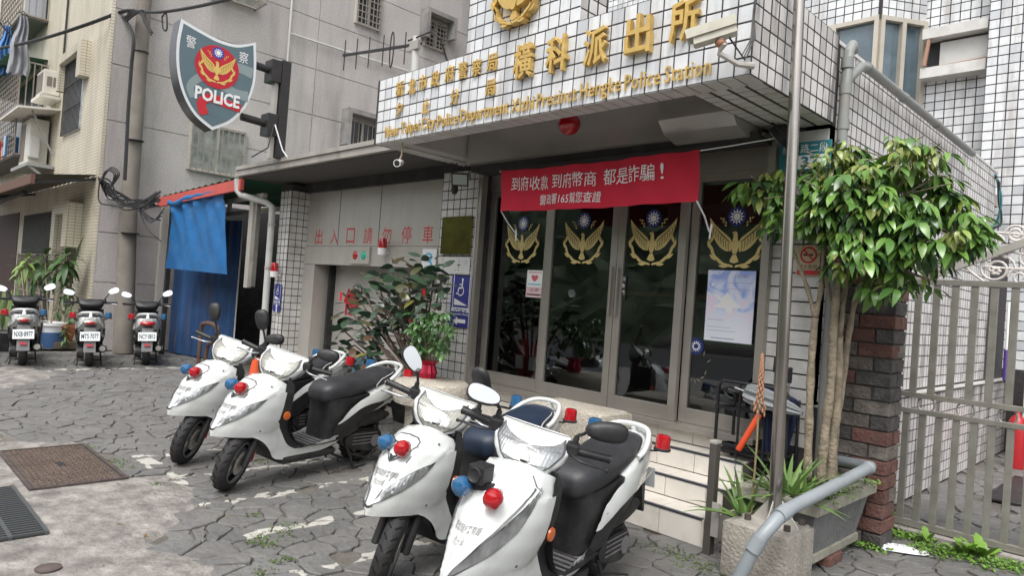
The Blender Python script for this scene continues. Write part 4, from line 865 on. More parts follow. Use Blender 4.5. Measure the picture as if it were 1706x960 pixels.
# caged balconies
def cage(name, lb, x0, x1, z0, z1, d, nx, nz, nd, roof=None):
    t = thing(name, lb, 'balcony', ((x0+x1)/2, GY, z0)); y0 = GY-d
    m = MB()
    for k in range(nx+1): x = x0+(x1-x0)*k/nx; m.bar((x, y0, z0), (x, y0, z1), .03 if k in (0, nx) else .018)
    for k in range(nz+1): z = z0+(z1-z0)*k/nz; m.bar((x0, y0, z), (x1, y0, z), .03 if k in (0, nz) else .018)
    m.build('front_grille', rustb, t); m = MB()
    for k in range(nd+1): y = y0+d*k/nd; m.bar((x1, y, z0), (x1, y, z1), .022)
    for z in (z0, (z0+z1)/2, z1): m.bar((x1, y0, z), (x1, GY, z), .03)
    m.build('side_grille', rustb, t); MB().box(x0, x1, y0, GY, z0-.05, z0).build('floor_plate', mat('cage_floor', (.15, .14, .13), .8), t)
    MB().box(x0, x1-.2, GY-.03, GY-.006, z0, z1).build('dark_window', dk_win, t)
    if roof:
        rows = [[(x, y, z1+.05+(GY-y)*-.10+.03*sin(x*14)+.12) for x in [x0-.2+i*.1 for i in range(int((x1-x0+.3)/.1))]] for y in (GY, GY-d-.25)]
        m = MB().grid(rows); m.closed = False; m.build('corrugated_roof', roof, t, smooth=True)
    return t
grn = mat('green_corrugated', (.05, .16, .09), .5, var=.3, vs_=4, dirt=(.2, .2, .15), da=.3, ds=3)
t = cage('caged_balcony', 'rusty barred balcony cage with a green corrugated roof at the upper left', -24, -18.3, 3.75, 5.78, .5, 22, 16, 4, grn)
rr = random.Random(5)
for k in range(10):
    x = -21.2+rr.uniform(-.6, 2.0); MB().cbox(x, x+rr.uniform(.12, .3), GY-.55, GY-.3, 3.76, 3.76+rr.uniform(.15, .5), c=.02).build('stored_item', [red_metal, blue_lens, cream_wall, orange_lens][k % 4], t)
t = cage('caged_window', 'rusty projecting window cage at the very top left above the green roof', -21.6, -18.7, 6.9, 8.6, .5, 12, 12, 4)
for x in (-21.2, -19.6): MB().bar((x, GY, 6.0), (x, GY-.8, 6.85), .03).build('brace', iron, t)
# laundry
lm = [mat('blue_cloth', (.10, .24, .50), .85, var=.2, vs_=3), mat('grey_cloth', (.28, .29, .32), .85, var=.2, vs_=3)]
for (px, py, lb, m_, w1, h1) in ((12, 42, 'pale blue garment hanging to dry at the top left', lm[0], .32, 1.15), (38, 26, 'grey garment hanging to dry beside the blue one', lm[1], .42, 1.25)):
    P = at(px, py, 'Y', 2.6); t = thing('hanging_garment', lb, 'laundry', tuple(P), pi/2); rows = []
    for j in range(12): rows.append([((i/12-.5)*w1*(.35+.065*j if j < 9 else .95)+.02*sin(j*.9), .05*sin(i*1.5+j*.25), -j/11*h1-.03*sin(i*1.9)*(j > 9)) for i in range(13)])
    m = MB().grid(rows); m.closed = False; m.build('cloth', m_, t, smooth=True, wp=False); MB().tube([(-w1*.25, 0, .02), (0, 0, .10), (w1*.25, 0, .02)], .012, 5).build('hanger', iron, t, wp=False)
# air conditioners
acw = mat('ac_white', (.66, .64, .58), .5, dirt=(.35, .3, .22), da=.5, ds=3); acg = mat('ac_grille', (.20, .17, .15), .6)
t = thing('window_air_conditioner', 'cream box window air conditioner beside the hooded window', 'air conditioner', (-17.2, 2.95, 4.9))
MB().cbox(-.40, .28, -.06, .24, 0, .5, c=.015).build('case', acw, t, wp=False); MB().box(-.34, .22, -.068, -.061, .06, .44).build('front_grille', acg, t, wp=False); MB().box(.281, .286, .0, .09, .16, .36).build('side_vent', acg, t, wp=False); MB().box(.281, .286, .11, .20, .16, .36).build('side_vent', acg, t, wp=False); MB().box(-.50, .40, -.12, .24, -.10, -.04).build('support_shelf', acw, t, wp=False)
t = thing('outdoor_ac_unit', 'white outdoor air conditioner unit on a grey bracket shelf under a small roof', 'air conditioner', (-17.9, 2.8, 3.5))
MB().cbox(-.55, .42, .02, .36, 0, .95, c=.02).build('case', acw, t, wp=False); MB().box(-.48, .0, .011, .019, .08, .86).build('fan_grille', acg, t, wp=False); MB().cbox(.42, .56, .0, .2, .1, .55, c=.03).build('side_box', pm_, t, wp=False)
MB().box(-.75, 1.0, -.08, .38, -.12, -.05).build('shelf', gp, t, wp=False); MB().bar((.95, -.06, -.1), (.95, .38, -.42), .05).build('bracket', gp, t, wp=False); MB().bar((.95, -.05, 1.0), (.95, .36, .15), .035).build('brace', gp, t, wp=False)
m = MB().add([(-1.0, -.32, .98), (1.15, -.32, .98), (1.15, .4, 1.08), (-1.0, .4, 1.08), (-1.0, -.32, 1.02), (1.15, -.32, 1.02), (1.15, .4, 1.12), (-1.0, .4, 1.12)], [(0, 1, 2, 3), (4, 5, 6, 7), (0, 1, 5, 4), (1, 2, 6, 5), (2, 3, 7, 6), (3, 0, 4, 7)]); m.build('rain_cover', acw, t, wp=False)
# ------------------------------------------------ utility pole with cables
t = thing('utility_pole', 'tall round concrete utility pole with cable bundles standing before the grey wall', 'utility pole', (-13.0, 3.62, 0)); pc = mat('pole_concrete', (.20, .18, .155), .85, var=.16, vs_=4, bump=.25, bs=50, dirt=(.12, .11, .10), da=.5, ds=3, streak=True)
PQ = [at(204.5, 592, 'Y', 3.62), at(214, 350, 'Y', 3.62), at(238, 40, 'Y', 3.62), at(246, -60, 'Y', 3.62)]; PQ[0].z = 0
MB().tube(PQ, [.155, .137, .112, .105], 24).build('pole_shaft', pc, t, smooth=True)
for z, k_ in ((2.05, .142), (3.65, .129), (5.2, .119)): MB().lathe([(k_, -.008), (k_+.004, 0), (k_, .008)], PQ[0]+(PQ[2]-PQ[0])*(z/PQ[2].z), n=24).build('joint_band', iron, t)
cab = mat('black_cable', (.018, .018, .02), .55)
rr = random.Random(8); 
def cable(name, label, pts, r=.016, par=None):
    o = MB().tube(spline(pts, 6, False), r, 6).build(name, cab, par, smooth=True); 
    if label: tag(o, label, 'cable')
    return o
pt_ = Vector((-12.9, 3.4, 5.62)); 
def P3(px, py, Y): return tuple(at(px, py, 'Y', Y))
cable('overhead_cable', 'thick black overhead cable crossing the cream building from the left edge to the pole', [P3(-20, 84, 2.4), P3(60, 67, 2.6), P3(140, 42, 2.9), P3(200, 20, 3.3), P3(224, 17, 3.42)], .030)
cable('overhead_cable', 'thin black overhead cable running right from the pole top past the shield sign', [P3(224, 17, 3.42), P3(262, 20, 3.35), P3(330, 10, 3.3), P3(420, -12, 3.2)], .022)
for k in range(9): 
    a = rr.uniform(-.3, .3); cable('coiled_cable', None, [P3(206+rr.uniform(0, 8), 27+k, 3.35), P3(214+3*k, 15+rr.uniform(0, 8), 3.35), P3(232+k*1.5, 20+k*2, 3.36), P3(238+k*2, 34+k*2.5, 3.37), P3(252, 54+rr.uniform(-4, 4), 3.38)][:3+k % 3], .014, t)
cable('coiled_cable', None, [P3(270, 28, 3.35), P3(277, 22, 3.35), P3(278, 48, 3.35), P3(272, 48, 3.35), P3(270, 28, 3.35)], .012, t)
cable('vertical_cable', None, [P3(205, 28, 3.36), P3(222, 60, 3.36), P3(219, 110, 3.36), P3(214, 180, 3.36), P3(211, 240, 3.36), P3(208, 300, 3.36)], .028, t)
bundle = thing('cable_bundle', 'tangled bundle of black cables between the utility pole and the red roof beam', 'cables', (-12.5, 3.6, 2.5))
for k in range(16):
    cable('loose_cable', None, [P3(163+rr.uniform(0, 10), 296+rr.uniform(-2, 6), 3.1), P3(180+rr.uniform(-5, 8), 315+rr.uniform(-10, 14), 3.25), P3(200, 335+rr.uniform(-14, 12), 3.35), P3(232, 338+rr.uniform(-8, 14), 3.5), P3(262+rr.uniform(-2, 6), 330+rr.uniform(-12, 14), 3.75)], .012, bundle)
for k in range(4): cable('loose_cable', None, [P3(228, 340, 3.5), P3(250, 362+k*3, 3.6), P3(268+k*2, 367-k*7, 3.8)], .010, bundle)
cable('loose_cable', None, [P3(232, 350, 3.4), P3(245, 380, 3.5), P3(268, 402, 3.6)], .010, bundle)
cable('loose_cable', None, [P3(166, 300, 3.1), P3(165, 335, 3.1), P3(185, 342, 3.2), P3(205, 345, 3.3)], .012, bundle)
for k in range(4): cable('loose_cable', None, [P3(170, 300, 3.1), P3(176+k*3, 285-k*2, 3.1), P3(190+k*3, 290, 3.1), P3(185, 312, 3.2)], .010, bundle)
# ------------------------------------------------ blue shed
sh = thing('tin_shed', 'small lean-to shed with a red roof beam and a blue corrugated metal sheet', 'shed', (-11, 4.6, 0))
bl = mat('blue_painted_sheet', (.035, .095, .235), .5, .2, var=.2, vs_=3, dirt=(.12, .085, .06), da=.75, ds=4, streak=True)
redb = mat('red_painted_beam', (.52, .09, .075), .55, var=.12, vs_=3, dirt=(.3, .12, .08), da=.4, ds=5)
MB().bar((-12.75, 3.95, 2.61), (-9.45, 3.98, 2.72), .05, .155).build('roof_beam', redb, sh)
m = MB().grid([[(x, y, 2.72+(x+12.7)*.033+(y-4)*.05+.015*sin(x*25)) for x in [-12.75+i*.08 for i in range(44)]] for y in (3.97, 5.2, 6.6)]); m.closed = False; m.build('roof_sheet', grn, sh)
MB().bar((-12.6, 4.25, 2.52), (-9.3, 4.25, 2.60), .06).build('rafter', frm, sh)
MB().bar((-13.0, 4.15, 0), (-13.0, 4.15, 2.6), .10).build('post', steel_dk, sh); MB().bar((-12.78, 4.2, 0), (-12.78, 4.2, 2.6), .07).build('post', iron, sh)
# corrugated leaf from (-13.3,4.54) to (-11.68,4.97)
A = Vector((-13.0, 4.38, 0)); B = Vector((-11.35, 4.86, 0)); d = (B-A).normalized(); nn = Vector((d.y, -d.x, 0)); Lg = (B-A).length
cols = []; k = 0; xs = []
while k*.05 < Lg: xs.append(k*.05); k += 1
prof = lambda s: .022 if (int(s/.05) % 4) in (1, 2) else 0
rows = []
for z in (.02, 1.2, 2.38): rows.append([tuple(A+d*s+nn*prof(s)+Vector((0, 0, z))) for s in xs])
m = MB().grid(rows); m.closed = False; m.build('blue_metal_sheet', bl, sh)
MB().tube([tuple(B+nn*.02+Vector((.01*sin(z*5), 0, z))) for z in (.02, .6, 1.2, 1.8, 2.38)], .012, 6).build('sheet_edge', white_p, sh)
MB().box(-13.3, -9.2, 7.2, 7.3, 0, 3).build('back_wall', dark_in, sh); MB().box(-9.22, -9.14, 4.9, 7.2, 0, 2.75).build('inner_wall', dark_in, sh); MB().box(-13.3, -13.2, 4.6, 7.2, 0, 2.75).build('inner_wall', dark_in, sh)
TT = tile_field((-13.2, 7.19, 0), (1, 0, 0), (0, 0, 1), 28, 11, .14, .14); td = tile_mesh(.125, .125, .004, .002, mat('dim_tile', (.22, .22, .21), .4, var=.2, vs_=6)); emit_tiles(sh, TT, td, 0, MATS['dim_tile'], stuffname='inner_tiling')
TT = tile_field((-13.25, 4.5, 0), (1, 0, 0), (0, 0, 1), 4, 15, P_, P_); MB().box(-13.3, -12.82, 4.5, 4.6, 0, 2.6).build('tiled_stub_wall', grout, sh); emit_tiles(sh, TT, tmb, 60, tile_beige)
MB().box(-9.62, -9.50, 4.18, 4.24, .95+.35, 2.6).build('hanging_channel', steel_dk, sh); MB().box(-9.50, -9.42, 4.2, 4.26, 1.32, 2.6).build('hanging_channel', steel_rail, sh); MB().bar((-11.8, 4.5, 2.42), (-9.4, 4.5, 2.45), .06).build('door_rail', frm, sh); MB().bar((-10.6, 4.3, 2.42), (-10.6, 4.3, 2.62), .05).build('hanger', frm, sh)
MB().bar((-12.8, 4.46, 1.2), (-12.85, 4.44, .1), .03).build('cardboard_strip', mat('straw', (.45, .30, .12), .8), sh)
# tarpaulin
tp = thing('blue_tarpaulin', 'bright blue tarpaulin hanging rumpled from the red roof beam over the metal sheet', 'tarpaulin', (-11.7, 4.0, 2))
tar = mat('blue_tarp', (.02, .15, .40), .5, var=.12, vs_=5, dirt=(.10, .17, .24), da=.5, ds=4, bump=.3, bs=14)
c4 = [at(290, 338, 'Y', 4.02), at(379, 318, 'Y', 4.06), at(376, 457, 'Y', 4.12), at(277, 447, 'Y', 4.05)]
rows = []
for j in range(31):
    v = j/30; row = []
    for i in range(37):
        u = i/36; P = (c4[0]*(1-u)+c4[1]*u)*(1-v)+(c4[3]*(1-u)+c4[2]*u)*v
        pinch = .10*sin(pi*v)*(1-u)**3; sag = .10*math.exp(-((u-.12)/.14)**2)*(1-v)
        fold = .035*sin(u*14+v*4+1.3*sin(v*5))*(.25+.75*v)*(1-.3*v)+.02*sin(u*31-v*9)*(1-v)+.03*math.exp(-((v-.10)/.05)**2)*sin(u*26)
        P = P+Vector((pinch, -fold-.05*(1-v), -sag*.6)); row.append(tuple(P))
    rows.append(row)
m = MB().grid(rows); m.closed = False; m.build('sheet', tar, tp, smooth=True, ang=180)
rows = [[tuple((c4[0]*(1-u)+c4[1]*u)+Vector((0, .05*cos(a)-.06, .05*sin(a)+.01*sin(u*30+a)-.05*math.exp(-((u-.15)/.1)**2)))) for u in [i/24 for i in range(25)]] for a in [k*pi/5 for k in range(11)]]
m = MB().grid(rows); m.closed = False; m.build('rolled_top', tar, tp, smooth=True, ang=180)
# bike rack tubes near shed
t = thing('pipe_barrier', 'rusty bent tube barrier standing in front of the blue metal sheet', 'barrier', (-8.6, 3.6, 0)); P = at(345, 600, 'Y', 3.55)
m = MB()
for k, (hh, w_) in enumerate(((.80, .55), (.55, .40))): m.tube(spline([(P.x-w_/2, 3.55+k*.06, 0), (P.x-w_/2, 3.55+k*.06, hh-.12), (P.x-w_/2+.1, 3.55+k*.06, hh), (P.x+w_/2-.1, 3.55+k*.06, hh), (P.x+w_/2, 3.55+k*.06, hh-.12), (P.x+w_/2, 3.55+k*.06, 0)], 4, False), .028, 8)
m.build('bent_tube', mat('brown_rust_tube', (.12, .07, .05), .6, .3, var=.3, vs_=9), t, smooth=True)
# ------------------------------------------------ police shield sign
sg = thing('police_shield_sign', 'large grey shield-shaped light box sign with a red dove roundel and the word POLICE', 'sign', (-8.0, 2.98, 3.65))
out = [(-.42, .555), (-.22, .50), (0, .455), (.22, .465), (.42, .555), (.445, .30), (.44, .05), (.36, -.22), (.20, -.44), (0, -.575), (-.20, -.45), (-.34, -.25), (-.42, 0), (-.445, .28)]
seg = [spline(out[0:5], 5, False), spline(out[4:10], 5, False), spline(out[9:14]+out[:1], 5, False)]
sh2 = []
for s_ in seg: sh2 += s_[:-1]
# faces +X, u axis = +Y (to the right in the picture)
O, U_, V_, N_ = (0, 0, 0), (0, 1, 0), (0, 0, 1), (1, 0, 0)
blk_case = mat('black_light_box', (.03, .032, .036), .35, coat=.3, dirt=(.15, .15, .16), da=.4, ds=4)
MB().prism(sh2, O, U_, V_, N_, -.22, -.004).build('case', blk_case, sg, smooth=True, ang=30, wp=False)
m = MB(); m.closed = False; m.flat(sh2, (.0, 0, 0), U_, V_); m.build('white_border', mat('sign_white', (.72, .74, .76), .4), sg, wp=False)
m = MB(); m.closed = False; m.flat([(x*.93, y*.925-.002) for x, y in sh2], (.003, 0, 0), U_, V_); m.build('grey_field', mat('sign_grey_blue', (.105, .16, .185), .4, var=.05), sg, wp=False)
lt = mat('sign_pale_grey', (.24, .30, .31), .5)
def ribbon(c, w0, w1, x, m_, nm):
    c = spline(c, 6, False); L1 = []; L2 = []
    for k, p in enumerate(c):
        q = c[min(k+1, len(c)-1)]; o = c[max(k-1, 0)]; dx, dy = q[0]-o[0], q[1]-o[1]; l = math.hypot(dx, dy) or 1; w_ = (w0+(w1-w0)*k/len(c))/2; L1.append((x, p[0]-dy/l*w_, p[1]+dx/l*w_)); L2.append((x, p[0]+dy/l*w_, p[1]-dx/l*w_))
    m = MB().grid([L1, L2]); m.closed = False; m.build(nm, m_, sg, wp=False)
ribbon([(-.23, -.26), (-.27, -.14), (-.15, -.01), (.05, -.04), (.22, -.10), (.375, -.10)], .07, .12, .005, lt, 'pale_ribbon')
ribbon([(.15, .18), (.26, .20), (.41, .18)], .09, .13, .0052, lt, 'pale_ribbon')
ribbon([(-.10, -.42), (-.14, -.30), (-.05, -.22), (.12, -.24), (.30, -.26)], .10, .09, .0065, red_paint, 'red_ribbon')
m = MB(); m.closed = False; m.flat(circ(.0, .14, .245, 40, ry=.24), (.008, 0, 0), U_, V_); m.build('red_roundel', mat('roundel_red', (.50, .012, .03), .4), sg, wp=False)
e_ = thing('x', 'x', 'x') if False else None
for k, (polys, m_, l_, part) in enumerate(zip((EMB[0], EMB[1], EMB[2], EMB[3]), (mat('sign_gold', (.70, .50, .14), .45), mat('sign_brown', (.35, .15, .05), .5), mat('sun_blue', (.02, .05, .35), .4), white_p), (.010, .012, .010, .012), ('dove_and_wreath', 'feather_lines', 'blue_disc', 'white_sun'))):
    mb = MB(); mb.closed = False
    for i, p in enumerate(polys): mb.flat([(x*.40, y*.40+.12) for x, y in p], (l_+i*3e-5, 0, 0), U_, V_)
    mb.build(part, m_, sg, wp=False)
m = MB(); m.closed = False; letter(m, 'POLICE', (.012, .03, -.195), U_, V_, N_, .50, .15, off=.035, lift=.001); m.build('police_lettering', white_p, sg, wp=False)
for ch, u, v in (('警', -.30, .335), ('察', .29, .335)): m = MB(); m.closed = False; letter(m, ch, (.006, u, v), U_, V_, N_, .105, .13, off=0, lift=.001); m.build('white_character', white_p, sg, wp=False)
t = thing('sign_post', 'black steel post on the porch roof holding the police shield sign', 'post', (-8.05, 3.82, 2.88))
MB().box(-8.12, -8.0, 3.75, 3.86, 2.92, 4.10).build('post', iron, t); MB().box(-8.13, -8.05, 3.69, 3.738, 2.9, 4.1).build('channel', steel_dk, t)
for z in (3.98, 3.33): MB().tube([(-8.11, 3.34, z), (-8.10, 3.72, z-.02)], .045, 10).build('support_arm', iron, t, smooth=True); MB().box(-8.20, -8.0, 3.62, 3.74, z-.16, z+.10).build('clamp', iron, t)
MB().tube([(-8.0, 3.7, 3.3), (-7.95, 3.62, 3.0), (-8.1, 3.5, 2.88)], .008, 5).build('wire', cab, t); MB().tube([(-7.98, 3.7, 3.3), (-7.9, 3.78, 3.0), (-7.82, 3.84, 2.88)], .008, 5).build('wire', white_p, t)
# ------------------------------------------------ tall white tiled building behind
rb = thing('tiled_rear_building', 'tall white tiled building with a bay window rising behind the police station', 'building', (-3, 10.6, 0))
RY = 10.4; RX = -2.17
MB().box(RX, 6, RY, 16, 0, 12).build('front_wall', grout, rb); MB().box(-11, RX, RY+.3, 16, 0, 12).build('recessed_wall', grout, rb)
T2 = tile_field((RX, RY, 1.0), (1, 0, 0), (0, 0, 1), 26, 62, .12, .12); 
def keepR(c): return not (-3.42 < c.x < -2.30 and 4.72 < c.z < 5.75)
T3 = tile_field((-11+.03, RY+.3, 3.0), (1, 0, 0), (0, 0, 1), 73, 50, .12, .12, keep=lambda c: c.x < RX and not (-2.92 < c.x < -2.2 and 4.95 < c.z < 5.40))
tr2 = tile_mesh(.108, .108, .003, .0015, tile_w)
# bay window
BX0, BX1, BZ0, BZ1, BD = -5.1, -2.98, 3.6, 5.70, .60
bay = [(BX0, RY+.3), (BX0+.5, RY+.3-BD), (BX1-.41, RY+.3-BD), (BX1, RY+.3)]
lintel = []
for (xa, ya), (xb, yb) in zip(bay, bay[1:]):
    U = Vector((xb-xa, yb-ya, 0)); ln = U.length; U.normalize(); V = Vector((0, 0, 1)); N = U.cross(V)
    O = Vector((xa, ya, 0)); mb = MB(); mb.obox(O+U*ln/2-N*.04+V*(BZ1+.35), (U, N, V), (ln/2+.02, .04, .35)); mb.build('bay_lintel', grout, rb)
    k = int(ln/.12); lintel += tile_field(tuple(O+V*BZ1+N*.003), tuple(U), (0, 0, 1), k, 6, ln/k, .12)
    wo = MB().obox(O+U*ln/2-N*.05+V*(BZ0+BZ1)/2, (U, N, V), (ln/2, .01, (BZ1-BZ0)/2)).build('bay_window', mat('blue_grey_glass', (.10, .14, .17), .08, var=.3, vs_=3, spec=.8), rb)
    f = MB(); w_ = .06
    for s in (w_/2, ln-w_/2)+((ln*.5,) if ln > .7 else ()): f.obox(O+U*s+V*(BZ0+BZ1)/2, (U, N, V), (w_/2, .04, (BZ1-BZ0)/2))
    for z in (BZ0+w_/2, BZ1-w_/2, BZ0+.75): f.obox(O+U*ln/2+V*z, (U, N, V), (ln/2, .035, w_/2))
    f.build('window_frame', mat('cream_aluminium', (.52, .48, .41), .4, .2, dirt=(.3, .26, .2), da=.4, ds=5), wo)
emit_tiles(rb, T2+T3+lintel, tr2, 300, tile_w)
# ac opening with white board
for z_ in (4.84, 5.38): MB().box(-2.95, -2.19, RY+.06, RY+.3, z_, z_+.14).build('opening_ledge', tile_beige, rb)
rb.location.z = 0; MB().box(-2.76, -2.21, RY+.20, RY+.26, 5.02, 5.34).build('white_board', pm_, rb); MB().box(-2.93, -2.2, RY+.26, RY+.31, 4.98, 5.38).build('opening', dark_in, rb)
MB().bar((-2.86, RY+.1, 5.5), (-2.90, RY+.05, 5.0), .04).build('rusted_bracket', mat('rust_streak', (.35, .2, .14), .8), rb); MB().bar((-2.85, RY+.18, 5.0), (-2.22, RY+.18, 5.02), .03).build('rusted_bracket', MATS['rust_streak'], rb)
tag(MB().box(-13.0, -8.9, 7.4, 14, 0, 2.9).build('infill_wall', concrete), 'plain grey infill wall behind the shed roof', 'wall')
for k in range(5): 
    o = MB().tube(spline([P3(1658+k*1.5, 290+k*3, 9.3), P3(1668-k, 330, 9.35), P3(1660+k*2, 370, 9.4), P3(1640+k*4, 388-k*2, 9.3)], 5, False), .014, 6)
    o.build('loose_pipe', [teal, cab, gp][k % 3], rb, smooth=True)
# trees across the road (mirrored in the glass)
hill = mat('far_foliage', (.09, .12, .07), .9, var=.6, vs_=1.5, world=True, bump=1, bs=3)
rows = []
rr = random.Random(21)
for j in range(16): rows.append([(-45+i*1.5, -13-j*.8+rr.uniform(-.9, .9), (j/15)**.8*11+rr.uniform(-.6, .6)-(.2 if j else 0)*1) for i in range(61)])
m = MB().grid(rows); m.closed = False; m.build('wooded_hillside', hill, kind='structure')
# ================================================ PLANTS AND STREET OBJECTS ON THE RIGHT
def leaf_mat(name, col, col2, rough=.35, dirt=None):
    m = mat(name, col, rough, spec=.5, coat=.15); n, L, b = nodes_of(m); g = n.new('ShaderNodeNewGeometry'); o = n.new('ShaderNodeObjectInfo')
    f = math_(n, L, 'FRACT', math_(n, L, 'ADD', math_(n, L, 'MULTIPLY', g.outputs['Random Per Island'], 3.7), math_(n, L, 'MULTIPLY', o.outputs['Random'], 5.3)))
    lerpmix(m, f, col2); b.inputs['Subsurface Weight'].default_value = 0
    return m
def leaf_mb(l, w_, droop=.25, fold=.15, n_=6):
    "leaf along +x, tip bending down, folded at the midrib"
    m = MB(); m.closed = False; C_ = []; A_ = []; B_ = []
    for k in range(n_+1):
        t = k/n_; wd = w_*.5*math.sin(pi*min(1, t*1.0))**.75*(1-.35*t) if 0 < k < n_ else 0
        x = l*t*(1-.12*droop*t); z = -droop*l*t*t
        C_.append((x, 0, z)); A_.append((x, wd, z+fold*wd)); B_.append((x, -wd, z+fold*wd))
    V = C_+A_+B_; N = n_+1; F = []
    for k in range(n_): F.append((k, k+1, N+k+1, N+k)); F.append((k+1, k, 2*N+k, 2*N+k+1))
    return m.add(V, F)
def emit_leaves(parent, mats_, mbs, trs, nmax, name='leaf', stuff='foliage'):
    "trs: (matrix, variant index, material index)"
    meshes = {}
    trs.sort(key=lambda t: (t[0].translation-CAM).length)
    rest = {}
    for k, (M, v, mi) in enumerate(trs):
        if k < nmax:
            if (v, mi) not in meshes: meshes[v, mi] = mbs[v].mesh(name, mats_[mi], True, 180)
            o = bpy.data.objects.new(name, meshes[v, mi]); COL.objects.link(o); o.parent = parent; o.matrix_parent_inverse = world_of(parent).inverted(); o.matrix_basis = M
        else: rest.setdefault(mi, MB()); rest[mi].closed = False; rest[mi].add([M @ Vector(p) for p in mbs[v].v], mbs[v].f)
    for mi, mb in rest.items(): mb.build(stuff, mats_[mi], parent, smooth=True, ang=180, kind='stuff')
def orient(P, d, roll, s=1):
    x = Vector(d).normalized(); z = Vector((0, 0, 1)); y = z.cross(x)
    if y.length < .05: y = Vector((0, 1, 0))
    y.normalize(); z = x.cross(y); y2 = y*cos(roll)+z*sin(roll); z2 = x.cross(y2)
    return Matrix(((x.x*s, y2.x*s, z2.x*s, P[0]), (x.y*s, y2.y*s, z2.y*s, P[1]), (x.z*s, y2.z*s, z2.z*s, P[2]), (0, 0, 0, 1)))
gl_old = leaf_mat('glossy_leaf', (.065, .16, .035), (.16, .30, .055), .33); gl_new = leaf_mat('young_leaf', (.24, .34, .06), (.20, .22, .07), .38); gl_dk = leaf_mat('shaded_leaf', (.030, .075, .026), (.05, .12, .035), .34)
bark = mat('smooth_bark', (.26, .215, .155), .85, var=.28, vs_=16, bump=.8, bs=38, dirt=(.13, .12, .08), da=.8, ds=12)
# planter --------------------------------------------------------
PXR = -1.45
pl = thing('concrete_planter', 'large tapered grey concrete planter box holding the tree, beside the brick pillar', 'planter', (-1.68, 4.3, 0))
gpc = mat('dark_planter_concrete', (.15, .155, .155), .75, var=.25, vs_=5, bump=.3, bs=40, dirt=(.30, .27, .22), da=.6, ds=6)
rim_m = mat('mossy_rim', (.30, .29, .24), .85, var=.2, vs_=8, dirt=(.10, .12, .05), da=.6, ds=10, bump=.4, bs=60)
def ring(x0, x1, y0, y1, z): return [(x0, y0, z), (x1, y0, z), (x1, y1, z), (x0, y1, z)]
m = MB().loft([ring(-1.86, PXR-.09, 3.99, 4.74, .08), ring(-1.90, PXR-.03, 3.93, 4.78, .37)]); m.build('tapered_body', gpc, pl)
m = MB()
for q in ((-1.93, PXR, 3.88, 3.95, .37, .44), (-1.93, PXR, 4.76, 4.83, .37, .44), (-1.93, -1.86, 3.95, 4.76, .37, .44), (PXR-.07, PXR, 3.95, 4.76, .37, .44)): m.cbox(*q, c=.006)
m.build('rim', rim_m, pl); m = MB(); m.cbox(-1.87, PXR-.07, 3.97, 4.76, .06, .11, c=.006); m.build('base_moulding', rim_m, pl)
for y in (4.05, 4.6): MB().cbox(-1.8, PXR-.12, y, y+.12, 0, .07, c=.01).build('foot', rim_m, pl)
m = MB(); m.box(-1.88, PXR-.06, 3.95, 4.77, .3, .405); m.build('soil', soil, pl)
mb = MB(); mb.closed = False; rr = random.Random(2)
for k in range(40): tuft(mb, rr.uniform(-1.86, PXR-.05), rr.uniform(3.95, 4.78), .405, 26, .07, .028, rr)
for k in range(14): tuft(mb, PXR-.03+rr.uniform(-.03, .03), rr.uniform(3.95, 4.78), .43, 18, .05, .022, rr)
mb.build('ground_cover', weed_m, pl, kind='stuff')
brickred = mat('red_brick', (.145, .068, .056), .85, var=.3, vs_=10, bump=.7, bs=50, dirt=(.10, .09, .085), da=.7, ds=9, world=True)
brickgrey = mat('sooty_brick', (.15, .13, .115), .9, var=.35, vs_=12, bump=.8, bs=50, dirt=(.34, .32, .28), da=.5, ds=11, world=True)
brickdk = mat('dark_brick', (.075, .07, .068), .9, var=.35, vs_=12, bump=.8, bs=50, dirt=(.2, .19, .17), da=.4, ds=10, world=True)
t = MB().cbox(-1.62, -1.50, 4.25, 4.45, 0, .058, c=.008).build('loose_brick', brickred); tag(t, 'loose red brick wedged under the concrete planter', 'brick')
# brick pillar ----------------------------------------------------
bp_ = thing('brick_pillar', 'rough pillar of red and soot-grey bricks between the tiled wall and the steel gate', 'pillar', (-1.58, 4.98, 0))
BXA, BXB, BYA, BYB = -1.76, -1.42, 4.87, 5.12
MB().box(BXA+.01, BXB-.012, BYA+.012, BYB-.01, 0, 2.02).build('mortar_core', mat('dark_mortar', (.07, .065, .06), .95), bp_)
rr = random.Random(4); H_ = .094; bm3 = [brickred, brickgrey, brickdk]
for j in range(21):
    z = j*H_
    def brick(x0, x1, y0, y1):
        q = rr.uniform(-.005, .005); m = MB().cbox(x0, x1, y0+q, y1, z+.006, z+H_-.004, c=.008)
        m.v = [(x+rr.uniform(-.003, .003), y+rr.uniform(-.003, .003), zz+rr.uniform(-.002, .002)) for x, y, zz in m.v]
        m.build('brick', bm3[rr.choices((0, 1, 2), (5, 4, 3))[0]], bp_)
    if j % 2: brick(BXA, BXA+.115, BYA, BYA+.1); brick(BXA+.125, BXB, BYA, BYA+.11); brick(BXB-.1, BXB+.001, BYA+.122, BYB)
    else: brick(BXA, BXA+.22, BYA, BYA+.1); brick(BXA+.23, BXB, BYA, BYA+.235)
